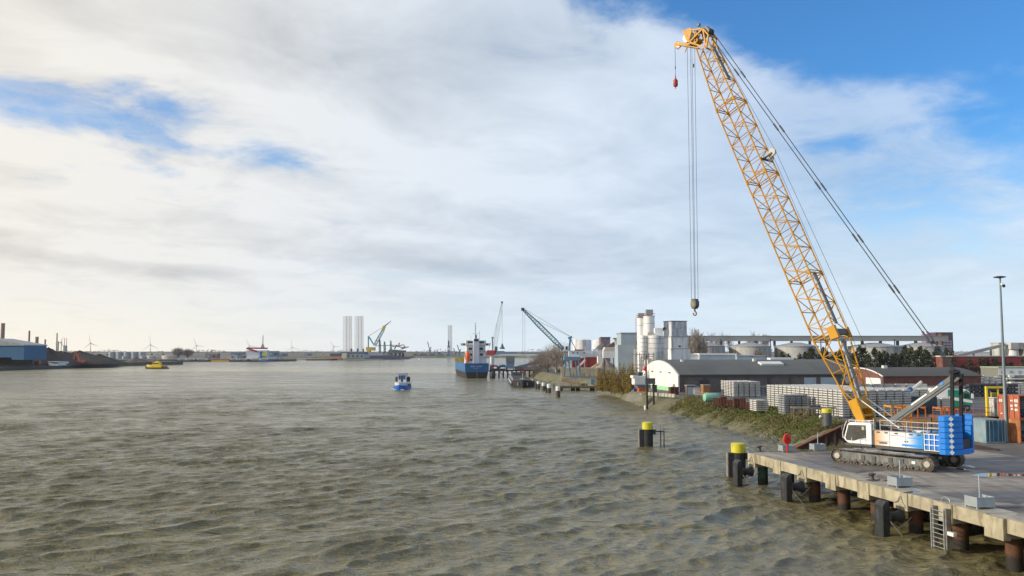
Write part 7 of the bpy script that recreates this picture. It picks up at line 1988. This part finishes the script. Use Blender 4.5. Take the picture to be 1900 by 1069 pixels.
# ---------------------------------------------------------------- left bank: blue hall, coal heaps, chimneys, barge
M_HALL = mat('hall_blue', (.006, .10, .22), .6, var=.06, vs=.05)
hb_ = thing('blue_hall', 'large bright blue open-bottomed hall with pale roof at the left edge', 'hall', W(36, 590) + (3.0,), R(-5))
q = 590 / FPX; zt = Y(950, 641.5, 590).z - 3; zm = Y(950, 663, 590).z - 3; zp = Y(950, 629, 590).z - 3
MB().bb(-62, 34 * q, -12, 12, zm, zt).build('cladding', M_HALL, hb_)
MB().bb(11 * q, 34.2 * q, -12.1, 12.1, zm - 1.6, zm - .003).build('low_cladding', M_HALL, hb_)
MB().prism([(-62, zt + .003), (34.6 * q, zt + .003), (34.6 * q, zt + .6), (-13, zp + .3), (-62, zp + .3)], -12.6, 12.6, lambda p, q_: (p[0], q_, p[1])).build('roof', M_GREYC, hb_)
for x in (-50, -35, -21, -9.2): MB().bb(x - .5, x + .5, -11.6, -10.6, 0, zm - .003).build('column', M_STEELD, hb_)
MB().bb(-62, 10 * q, 10, 11.8, 0, zm - .003).build('back_wall', M_STEELD, hb_)
M_CHIM = mat('chimney_brown', (.30, .20, .17), .85, var=.12, vs=.1)
for k, (px, yt_, yb, r_, D_, lab) in enumerate(((6, 602, 632, 1.9, 900, 'tallest brown chimney above the pale roof of the blue hall'), (55.5, 616, 640, .9, 900, 'second chimney, slim, above the right slope of the hall roof'), (70, 627, 642, 1.6, 900, 'third chimney, short and stout with pale cap, right of the hall roof'), (85.5, 632, 645, .8, 900, 'small chimney just right of the stout one'), (107, 610 + 10, 652, .9, 1150, 'tan slender stack left of the first wind turbine'), (110, 635, 650, .7, 1150, 'short dark stack close to the tan slender one'))):
    p = W(px, D_) + (2.4,); h_ = Y(950, yt_, D_).z - 2.4
    t = thing('chimney', lab, 'chimney', p, 0, 'chimneys behind the coal quay'); MB().lathe([(r_ * 1.15, 0), (r_, h_)], (0, 0, 0), 14).build('shaft', M_CHIM if k != 4 else mat('tan_stack', (.5, .42, .28), .8), t, smooth=True); MB().lathe([(r_ * 1.08, h_ + .01), (r_ * 1.08, h_ + 1.2)], (0, 0, 0), 14).build('rim', M_GREYC if k == 2 else M_CHIM, t)
pl = thing('process_tower', 'grey steel process tower with twin red stacks behind the coal heaps', 'tower', W(123, 1150) + (2.4,)); h_ = Y(950, 641, 1150).z - 2.4; h2 = Y(950, 627, 1150).z - 2.4
MB().bb(-1.6, 1.6, -2, 2, 0, h_).build('tower_frame', M_GREYC, pl)
for x in (-1.2, 1.6): MB().tube((x, 0, h_), (x, 0, h2), .35, 8).build('stack', M_PINK, pl)
M_COAL = mat('coal', (.040, .031, .027), .95, var=.25, vs=.08)
for k, (px, D_, rx, ry, yt_, lab) in enumerate(((92, 640, 20, 30, 646, 'highest coal heap, right beside the blue hall'), (115, 650, 26, 26, 652, 'dark coal heap behind the white barge cabin'), (150, 660, 27, 26, 651.5, 'long dark coal heap in the middle of the quay'), (187, 690, 17, 20, 657.5, 'rounded lower coal heap with a pointed top'), (205, 730, 15, 18, 664, 'low coal heap trailing off to the right'), (255, 770, 11, 12, 663.5, 'small brown heap near the end of the quay'), (277, 785, 10, 10, 666, 'last small brown heap, behind the yellow boat'))):
    heap('coal_heap', lab, Vector(W(px, D_) + (3.0,)), rx, ry, (Y(950, yt_, D_).z - 3) * 1.02, M_COAL if k < 5 else mat('brown_ore', (.11, .085, .07), .95, var=.2, vs=.1), 20 + k)['group'] = 'coal heaps on the left quay'
mb = MB(); lb_ = thing('coal_barge', 'long black barge with white deckhouse moored at the coal quay', 'barge', W(238, 742) + (0,), math.atan2(-190, 5) if False else 0)
a = Vector((-336.5, 520, 0)); b = Vector((-320, 706, 0)); d = (b - a); lb_.location = a; lb_.rotation_euler = (0, 0, math.atan2(d.y, d.x))
Lb = d.length
hull(MB(), Lb, 9, -.6, 2.2, bow=.06, flare=.97, sheer=1.2).build('hull', mat('barge_slate', (.028, .038, .045), .6), lb_, smooth=True)
f0 = .53
MB().bb(Lb * f0, Lb * f0 + 13, -3.6, 3.6, 2.25, 4.6).build('deckhouse', M_SW, lb_); MB().bb(Lb * f0 + 9, Lb * f0 + 27, -3.7, 3.7, 2.25, 3.4).build('lower_cabin', M_SW, lb_)
for k in range(7): MB().bb(Lb * f0 + 10 + k * 2.3, Lb * f0 + 11.2 + k * 2.3, -3.76, -3.705, 2.6, 3.2).build('window', M_DARKW, lb_)
MB().bb(Lb * f0 - 1, Lb * f0 + 12, -3.8, 3.8, 4.9, 5.2).build('roof', M_SW, lb_)
xg = thing('orange_excavator', 'orange excavator with raised arm standing behind the white barge cabin', 'excavator', W(152, 640) + (3,)); C_XO = mat('excavator_orange', (.45, .10, .03), .6)
MB().bb(-1.5, 3.5, -1.5, 1.5, 1.2, 3.2).build('body', C_XO, xg); MB().bb(-1.6, 2.6, -1.6, 1.6, 0, 1.15).build('undercarriage', M_STEELD, xg); MB().beam((-1, 0, 3), (-3.9, 0, 9.6), .7, .9).build('boom', C_XO, xg); MB().beam((-4, 0, 9.7), (-5.0, 0, 3.2), .6, .7).build('stick', C_XO, xg)
xg2 = thing('orange_excavator', 'small dark orange excavator under the right end of the blue hall', 'excavator', W(72, 610) + (3,)); MB().bb(-1.6, 2.0, -1.3, 1.3, .9, 2.7).build('body', C_XO, xg2); MB().beam((-1, 0, 2.4), (1.5, 0, 5.2), .5, .6).build('boom', C_XO, xg2); MB().bb(-1.5, 1.8, -1.3, 1.3, 0, .88).build('undercarriage', M_STEELD, xg2)
ym = thing('yellow_loader', 'small yellow loader at the foot of the middle coal heap', 'loader', W(178, 668) + (3,)); MB().bb(-3, 3, -1.2, 1.2, .6, 2.4).build('body', M_YEL, ym, bevel=.4); MB().bb(-1, 1, -1, 1, 2.41, 3.3).build('cab', M_DARKW, ym)
for x in (-2, 2): MB().lathe([(.7, -1.3), (.7, 1.3)], (x, 0, .7), 12, axis=(0, 1, 0)).build('wheel', M_RUBBER, ym)

# ---------------------------------------------------------------- wind turbines
M_TUR = mat('turbine_grey', (.42, .42, .43), .6, var=.02)
TL = ('nearest and largest wind turbine, above the coal heaps', 'wind turbine over the right slope of the coal heaps', 'wind turbine above the row of square tanks', 'wind turbine right of the two bare trees', 'wind turbine left of the factory tower', 'small wind turbine right of the factory', 'wind turbine left of the jack-up rig')
for k, (px, yh, D_, bl, rot) in enumerate(((115.5, 636, 1500, 12.5, 30), (170, 637, 1900, 16.5, 10), (281, 640, 2300, 19, 5), (366, 641, 2300, 17, 20), (464, 642, 2600, 17, 25), (543, 644, 3000, 17, 8), (620, 643, 2700, 14, 32))):
    p = W(px, D_); zh = Y(950, yh, D_).z - 2.4
    t = thing('wind_turbine', TL[k], 'wind turbine', p + (2.4,), 0, 'wind turbines on the horizon')
    MB().tube((0, 0, 0), (0, 0, zh), .9, 8, .6).build('tower', M_TUR, t); MB().bb(-.8, .8, -2, 2, zh - .8, zh + .9).build('nacelle', M_TUR, t)
    bs = bl * D_ / FPX
    for j in range(3):
        a = R(90 + rot + 120 * j) if k else R(70 + 120 * j); e = Vector((math.cos(a), 0, math.sin(a))) * bs
        MB().beam((0, -2.2, zh), Vector((0, -2.2, zh)) + e * .35, .4, .5 + 1.6).build('blade', M_TUR, t) if False else MB().tube((0, -2.2, zh), Vector((0, -2.2, zh)) + e, .75, 4, .15).build('blade', M_TUR, t)

# ---------------------------------------------------------------- far bank left of the middle
M_FT = mat('far_tank_grey', (.34, .37, .39), .8, var=.05); M_FB = mat('far_beige', (.46, .43, .38), .8, var=.1, vs=.05); M_FBL = mat('far_blue', (.12, .20, .30), .7, var=.1)
fl = ['first', 'second', 'third', 'fourth', 'fifth']
for k in range(5):
    px = 210 + k * 14; t, r_, h_ = silo('depot_tank', '%s from the left in the row of five grey storage tanks behind the coal heaps' % fl[k], px - 5.8, px + 5.8, 653, 1100, z0=2.4, m=M_FT, group='row of grey storage tanks', dome=.4, rings=1)
fl2 = (('low round tank in front of the third and fourth grey tanks', 229, 239, 661), ('wide low pale tank in front of the rightmost grey tank', 275, 291, 660), ('small pale tank left of the wide one', 263, 273, 661), ('wide flat grey tank left of the bare trees', 303, 334, 659.5))
for k, (lab, a, b, y) in enumerate(fl2): silo('low_tank', lab, a, b, y, 1050, z0=2.4, m=M_FB if k % 2 else M_FT, group='low tanks on the far bank', dome=.5, rings=0)
far = [
 ('distant_block', 'long pale flat-roofed building behind the row of grey tanks', 186, 330, 654, 1400, M_FB), ('distant_block', 'dark greenish roofline building left of the first grey tank', 176, 204, 660, 1180, M_FT),
 ('distant_block', 'purple-brown industrial building right of the bare trees', 383, 404, 656.5, 1120, mat('far_brown', (.23, .17, .17), .8, var=.2, vs=.05)), ('distant_block', 'pale rounded warehouse right of the purple-brown building', 410, 441, 660, 1110, M_FB),
 ('distant_block', 'blue-grey factory block behind the pale warehouse', 430, 452, 654, 1300, M_FBL), ('distant_block', 'reddish dark plant left of the red-roofed factory', 441, 461, 660, 1130, mat('far_brown', (0, 0, 0))),
 ('distant_block', 'grey-blue blocks right of the red-roofed factory', 500, 516, 652, 1400, M_FBL), ('distant_block', 'low pale building with green roof right of the factory', 495, 521, 663.5, 1100, M_FT),
 ('distant_block', 'blue-grey stack of buildings near the end of the far bank', 516, 532, 656, 1500, M_FBL), ('distant_block', 'small blue-grey building at the tip of the far bank', 566, 578, 656, 1700, M_FBL), ('distant_block', 'row of pale cylinders and boxes left of the rig', 588, 614, 656.5, 1800, M_FB), ('distant_block', 'pale low row between turbine and far blocks', 533, 565, 660, 1900, M_FT)]
for n_, lab, a, b, y, D_, m_ in far:
    z0 = 2.4; t, w_, d_, h_ = bx(n_, lab, 'building', a, b, y, D_, 12, z0=z0, m=m_, roof=M_FT, rt=.6)
    for k in range(max(2, int(w_ / 9))): x = -w_/2 + (k + .5) * w_ / max(2, int(w_ / 9)); MB().bb(x - 1.5, x + 1.5, -6.3, -6.01, h_ * .3, h_ * .7).build('window', M_DARKW if k % 2 else M_FT, t)
rn = random.Random(14)
for k, (px, yt_, rx) in enumerate(((332, 646, 9), (350, 648.5, 8))):
    p = Vector(W(px, 1060) + (2.4,)); h_ = Y(950, yt_, 1060).z - 2.4
    tree('round_bare_tree', 'round bare tree on the far bank, %s' % ('left and larger of the pair', 'right and smaller of the pair')[k], 'tree', p, 'pair of bare trees on the far bank', ball(rn, h_, rx * .8, 2200, .10, 2.2, .36), M_TWIG, trunk(rn, h_ * .8, .8, 6, .3))
# red-roofed factory
fx = thing('red_roof_factory', 'pale blue factory with red inclined conveyor, yellow sign panel and steel tower', 'factory', W(480, 1045) + (2.4,)); q = 1045 / FPX; Z = lambda y: Y(950, y, 1045).z - 2.4
MB().bb(-18 * q, 18 * q, -6, 6, Z(672), Z(650)).build('wall', mat('factory_pale', (.52, .57, .62), .7), fx); MB().beam((-18 * q, -6.5, Z(646.5)), (1 * q, -6.5, Z(652)), 3, 1.6).build('red_conveyor', mat('factory_red', (.30, .03, .06), .7), fx)
MB().beam((-17 * q, -3, Z(646)), (18 * q, -3, Z(646.5)), 5, 1.8).build('red_roof', mat('factory_red', (0, 0, 0)), fx); MB().bb(7 * q, 11 * q, -8, -6.01, Z(671), Z(652)).build('blue_tower', mat('factory_blue', (.03, .16, .33), .6), fx)
MB().bb(11.2 * q, 20 * q, -8, -6.01, Z(660.5), Z(655)).build('yellow_panel', M_YEL, fx); MB().bb(-18 * q, 4 * q, -9, -6.02, Z(666), Z(662.5)).build('canopy', M_WWALL, fx); MB().bb(12 * q, 38 * q, -9, -6.02, Z(666), Z(663.5)).build('canopy', M_FT, fx)
MB().prism([(5 * q, Z(646)), (8 * q, Z(638)), (9 * q, Z(638)), (12 * q, Z(646))], -1.5, 1.5, lambda p, q_: (p[0], q_, p[1])).build('tower_base', M_FT, fx); lattice(MB(), (8.5 * q, 0, Z(638)), (8.7 * q, 0, Z(622)), 1.0, 1.0, .4, 8, .11).build('steel_tower', M_FT, fx)
# moored boats along the far bank
bl = ('leftmost', 'second', 'third', 'fourth', 'fifth', 'sixth', 'seventh', 'rightmost')
for k, (px, L2, c) in enumerate(((334, 22, 0), (350, 20, 1), (370, 24, 0), (400, 40, 2), (433, 16, 1), (448, 18, 0), (468, 26, 1), (486, 20, 3))):
    t = thing('moored_boat', ('bright orange-yellow barge moored at the far bank' if c == 2 else '%s of the eight boats moored along the far bank' % bl[k]), 'boat', W(px - 5, 1000) + (0,), R(2), 'boats moored along the far bank')
    hull(MB(), L2, 5, -.4, 1.8, bow=.2, flare=.95).build('hull', mat('orange_hull', (.75, .36, .02), .6) if c == 2 else M_HBK if c != 3 else M_HBL, t)
    if c != 2: MB().bb(L2 * .1, L2 * .55, -1.8, 1.8, 1.85, 4.0).build('cabin', M_SW, t); MB().bb(L2 * .15, L2 * .5, -1.86, -1.81, 2.6, 3.3).build('window', M_DARKW, t)

# ---------------------------------------------------------------- rigs and crane vessel in the middle
def leg_tower(name, px0, px1, yt_, yb, D_, parent, o, n, m_, r=.22):
    a, b = Y((px0 + px1) / 2, yb, D_) - o, Y((px0 + px1) / 2, yt_, D_) - o; w_ = (px1 - px0) / FPX * D_
    mb = MB(); pts = []
    for k in range(n + 1):
        c = a.lerp(b, k / n); pts.append([c + Vector((w_ / 2 * i, w_ / 2 * j, 0)) for i, j in ((-1, -.3), (1, -.3), (0, 1))])
    for p, q_ in zip(pts, pts[1:]):
        for i in range(3):
            mb.tube(p[i], q_[i], r, 4, cap=False); mb.tube(q_[i], q_[(i + 1) % 3], r * .6, 3, cap=False); mb.tube(p[i], q_[(i + 1) % 3], r * .5, 3, cap=False)
    return mb.build(name, m_, parent)
D3 = 1180; rg = thing('jack_up_rig', 'jack-up rig with four tall lattice legs standing in the middle of the harbour', 'rig', W(670, D3) + (0,)); o_ = Vector(rg.location)
M_LEG = mat('rig_leg', (.22, .21, .23), .7); M_LEG2 = mat('rig_leg_brown', (.26, .19, .17), .7)
for px0, px1, m_, lab in ((637, 643, M_LEG, 0), (643.5, 653, M_LEG2, 1), (658.5, 664.5, M_LEG, 0), (665, 674, M_LEG2, 1)): leg_tower('lattice_leg', px0, px1, 587, 652, D3 + (0 if lab else 30), rg, o_, 22, m_, .24 if lab else .15)
q = D3 / FPX; Zr = lambda y: Y(950, y, D3).z
MB().bb(-32 * q, 10 * q, -14, 30, Zr(664.5), Zr(658)).build('hull', mat('rig_hull', (.36, .41, .45), .7), rg); MB().bb(-32 * q, 8 * q, -13, 28, Zr(657.9), Zr(652.5)).build('deck_house', mat('rig_dark', (.12, .15, .19), .7), rg)
MB().bb(-30 * q, -22 * q, -16, -14.01, Zr(665), Zr(655)).build('yellow_white_module', mat('cream_module', (.6, .52, .4), .7), rg)
for k in range(5): MB().bb((-28 + k * 8) * q, (-25 + k * 8) * q, -14.6, -14.01, Zr(662), Zr(659)).build('window_row', M_DARKW, rg)
for x in (-18, -6, 4): MB().bb(x * q, (x + 1.4) * q, -4, 4, Zr(652.4), Zr(647)).build('deck_crane', mat('rig_dark', (0, 0, 0)), rg)
cvx = thing('crane_vessel', 'crane vessel with yellow machinery house and long light blue jib raised right', 'ship', W(705, 1250) + (0,)); D4 = 1250; o_ = Vector(cvx.location)
def K(px, py, y=0): return Y(px, py, D4 + y) - o_
M_CY = mat('vessel_cyan', (.09, .36, .45), .6); M_CYW = mat('vessel_jib_pale', (.34, .50, .58), .6)
MB().beam(K(679, 667 - 4), K(745, 663), 24, 5).build('hull', mat('vessel_navy', (.06, .08, .14), .6), cvx); MB().beam(K(684, 658), K(712, 658), 16, 6).build('deck_house', mat('vessel_mixed', (.38, .36, .42), .7), cvx)
MB().beam(K(680, 647.5), K(696, 647.5), 10, 5).build('machinery_house', mat('vessel_yellow', (.62, .42, .08), .6), cvx); MB().box(K(684.5, 651.5), (4, 12, 4)).build('yellow_block', M_YEL, cvx)
MB().beam(K(683.5, 624), K(683.5, 645), 1.6, 1.6).build('a_frame', M_CY, cvx); MB().beam(K(683.8, 624), K(694.5, 641), 1.8, 1.8).build('a_frame', M_CY, cvx)
lattice(MB(), K(695, 641), K(711, 612), 3, 3.6, 3.2, 10, .55, .4).build('jib', M_CYW, cvx); MB().beam(K(710.5, 613), K(713.5, 605), 4, 4).build('yellow_head', mat('vessel_yellow2', (.60, .50, .06), .6), cvx)
MB().tube(K(714, 605), K(726, 595.5), 1.1, 5, .3).build('fly_jib', mat('fly_brown', (.20, .12, .14), .7), cvx); MB().beam(K(696, 642), K(732, 640.5), 1.0, 1.0).build('boom_rest', M_CYW, cvx)
MB().tube(K(684, 623.5), K(708, 609), .25, 4).build('stay_rope', M_STEELD, cvx)
for px, yt_ in ((704.5, 630), (713.5, 634), (725, 632)): lattice(MB(), K(px + .5, 655), K(px, yt_), 2.4, 2.0, .8, 8, .45).build('spud', M_STEELD if px != 725 else mat('spud_slate', (.14, .2, .25), .7), cvx)
pf = thing('production_platform', 'dark slate platform with red-brown topside piping beside the crane vessel', 'platform', W(742, 1300) + (0,)); D5 = 1300; o2 = Vector(pf.location); K2 = lambda px, py: Y(px, py, D5) - o2
MB().prism([(K2(727, 0).x, K2(0, 655).z), (K2(731, 0).x, K2(0, 648.5).z), (K2(758, 0).x, K2(0, 650.5).z), (K2(757, 0).x, K2(0, 653).z), (K2(746, 0).x, K2(0, 656).z)], -12, 12, lambda p, q_: (p[0], q_, p[1])).build('platform_deck', mat('platform_slate', (.10, .15, .20), .7), pf)
for a, b, c_, d2 in ((728, 643, 750, 640), (732, 648, 736, 640), (740, 640, 741, 636), (735, 642, 750, 646), (744, 648, 758, 643.5), (748, 646, 752, 642)): MB().beam(K2(a, b), K2(c_, d2), 5, 1.3).build('topside_pipe', mat('topside_brown', (.28, .13, .13), .7), pf)
MB().beam(K2(716, 661), K2(728, 658), 12, 6).build('barge_block', mat('barge_tan', (.32, .25, .24), .7), pf)
for px in (734, 742, 748): MB().beam(K2(px, 655), K2(px, 663), 3, 3).build('platform_leg', M_STEELD, pf)
MB().beam(K2(712, 664.5), K2(760, 664.5), 20, 2.4).build('pontoon', mat('vessel_navy', (0, 0, 0)), pf)
db = thing('dark_barge', 'dark barge with salmon waterline left of the jack-up rig', 'barge', W(570, 1130) + (0,), 0); hull(MB(), 40, 9, -.3, 1.6, bow=.1).build('hull', mat('dark_brown_hull', (.07, .06, .07), .7), db)
rs = thing('dark_tanker', 'dark ship with salmon-red waterline moored left of the jack-up rig', 'ship', W(615, 1200) + (0,)); q = 1200 / FPX; z1 = Y(950, 656, 1200).z; z0 = Y(950, 661.5, 1200).z
MB().bb(0, 19 * q, -6, 6, z0, z1).build('upper_hull', mat('tanker_slate', (.07, .09, .12), .7), rs); MB().bb(0, 20 * q, -6.1, 6.1, -.3, z0 - .003).build('red_hull', mat('salmon', (.50, .20, .16), .7), rs); MB().bb(2 * q, 18 * q, -4, 4, z1 + .003, z1 + 2.4).build('deck_house', M_FT, rs)
# ---- right of the middle: low dike, dark hall, tower, harbour cranes
dkx = MB().prism([(-4, 0), (0, 4.2), (3, 4.2), (8, 0)], (713 - 950) / FPX * 1490, (1010 - 950) / FPX * 1490, lambda p, q_: (q_, 1490 + p[0] * 2, p[1] * 1.0 - .3)).build('dike', mat('dike_grass', (.13, .15, .10), .9, var=.2, vs=.03, stain=(.3, .28, .22), sw=.3)); tag(dkx, kind='structure')
t, w_, d_, h_ = bx('dark_blue_hall', 'long dark blue-grey hall behind the low dike', 'hall', 768, 806, 656.5, 1600, 20, z0=2.6, m=mat('navy_grey', (.09, .12, .17), .7), roof=M_FT)
for x in (-12, 6): MB().bb(x, x + 5, -10.3, -10.01, h_ * .4, h_ * .8).build('sign_panel', M_FT, t)
tw = thing('distant_lattice_tower', 'tall pale lattice tower on a blue and white base, left of the ship', 'tower', W(832, 1500) + (2.6,)); o3 = Vector(tw.location)
leg_tower('lattice_leg', 831.5, 838.5, 604, 655, 1500, tw, o3, 18, M_LEG, .3); q = 1500 / FPX; z_ = lambda y: Y(950, y, 1500).z - 2.6
MB().bb(-1.5 * q, 3.2 * q, -2, 2, 0, z_(642)).build('tower_base', mat('tower_blue', (.10, .18, .36), .6), tw); MB().bb(-.6 * q, 1.8 * q, -2.1, 2.1, z_(642) + .01, z_(632)).build('tower_cap', M_STEELD, tw)
MB().bb(-1.8 * q, 3.6 * q, -2.2, -2.01, z_(650), z_(645)).build('white_band', M_WHITE, tw)
for k, (px, D_, yt_, lab) in enumerate(((798, 1620, 634, 'slim dark harbour crane above the dark blue-grey hall'), (853, 1480, 640, 'grey-blue harbour crane directly left of the ship'), (846, 1540, 646, 'small harbour crane between lattice tower and ship'), (815, 1650, 650, 'low distant harbour crane left of the lattice tower'))):
    t = thing('distant_crane', lab, 'crane', W(px, D_) + (2.6,), 0, 'distant harbour cranes'); h_ = Y(950, yt_, D_).z - 2.6; s_ = D_ / FPX
    MB().beam((0, 0, 0), (0, 0, h_ * .45), 3, 3).build('crane_tower', M_FBL, t); MB().beam((0, 0, h_ * .4), (-4.5 * s_, 0, h_), 1.3, 1.3).build('jib', M_STEELD, t); MB().beam((0, 0, h_ * .45), (2.2 * s_, 0, h_ * .62), 1.5, 1.6).build('counter_jib', M_STEELD, t)
mixr = random.Random(77)
cols = [M_FT, M_FBL, M_FB, M_FBL, mat('far_salmon', (.42, .25, .24), .8)]
nm = ('first', 'second', 'third', 'fourth', 'fifth', 'sixth', 'seventh', 'eighth', 'ninth', 'tenth')
for k in range(10):
    px = 758 + k * 8.9; y = mixr.uniform(655, 661); bx('quay_building', '%s small distant quay building counted from the rig towards the ship' % nm[k], 'building', px, px + mixr.uniform(4, 8), y, 1640 + 10 * k, 10, z0=2.6, m=cols[k % 5], group='small distant quay buildings')
t, w_, d_, h_ = bx('pale_curved_hall', 'long pale arched hall across the water right of the harbour crane', 'hall', 915, 1010, 660.5, 1620, 30, z0=2.6, m=M_FB)
MB().prism([(-w_/2, h_ + .003), (-w_/2 + 14, h_ + 3.2), (w_/2 - 12, h_ + 3.2), (w_/2, h_ + .003)], -15, 15, lambda p, q_: (p[0], q_, p[1])).build('roof', mat('far_pale_roof', (.62, .61, .58), .8), t)
for k, (a, b, y, lab) in enumerate(((920, 936, 651.5, 'distant blue-grey block behind the grab of the harbour crane'), (936, 957, 653, 'distant low blue-grey block right of the grab'), (965, 1000, 655, 'distant grey-blue row left of the bare trees'))): bx('distant_block', lab, 'building', a, b, y, 2100, 20, z0=2.6, m=M_FBL, roof=M_FT)
bu = thing('white_buoy', 'tiny white buoy on the water below the dark blue-grey hall', 'buoy', G(778, 668.5)); MB().lathe([(1.2, -.3), (1.4, .8), (.5, 1.6), (.2, 3.2)], (0, 0, 0), 12).build('buoy_body', M_WHITE, bu, smooth=True)
rw3 = thing('far_breakwater', 'thin dark breakwater in front of the jack-up rig', 'breakwater', W(640, 1180) + (0,)); MB().bb(-62, 34, -16, -13, -.5, .9).build('stone_bank', mat('breakwater', (.12, .11, .10), .9), rw3)
# pale belts of trees on the horizon
for px0, px1, D_, h_, nme, seed in ((-40, 760, 3200, 14, 'horizon_woods', 1), (760, 2000, 2600, 16, 'horizon_woods', 2)):
    rn = random.Random(seed); mb = MB()
    for k in range(2600):
        px = rn.uniform(px0, px1); hh = h_ * (.55 + .45 * math.sin(px * .05 + seed) * math.sin(px * .021)); leafy(mb, Vector(W(px, D_ + rn.uniform(-60, 60)) + (2 + rn.uniform(0, max(2, hh)),)), rn.uniform(1.5, 3.5), rn)
    tag(mb.build(nme, M_TWIG), 'far-off belt of bare woods along the horizon', 'woods', kind='stuff')

# ---------------------------------------------------------------- haze
hz = MB().bb(-2400, 2400, -60, 2500, -4, 72).build('haze', None)
hm = bpy.data.materials.new('haze_air'); hm.use_nodes = True; t_ = NT(hm.node_tree); o_ = t_.n('ShaderNodeOutputMaterial'); v_ = t_.n('ShaderNodeVolumePrincipled')
v_.inputs['Density'].default_value = HAZE; v_.inputs['Color'].default_value = (.93, .96, 1, 1); v_.inputs['Anisotropy'].default_value = .2
t_.l(v_.outputs[0], o_.inputs['Volume']); hz.data.materials.append(hm); tag(hz, 'thin pale haze over the whole harbour', 'haze', kind='stuff'); hz.display_type = 'WIRE'
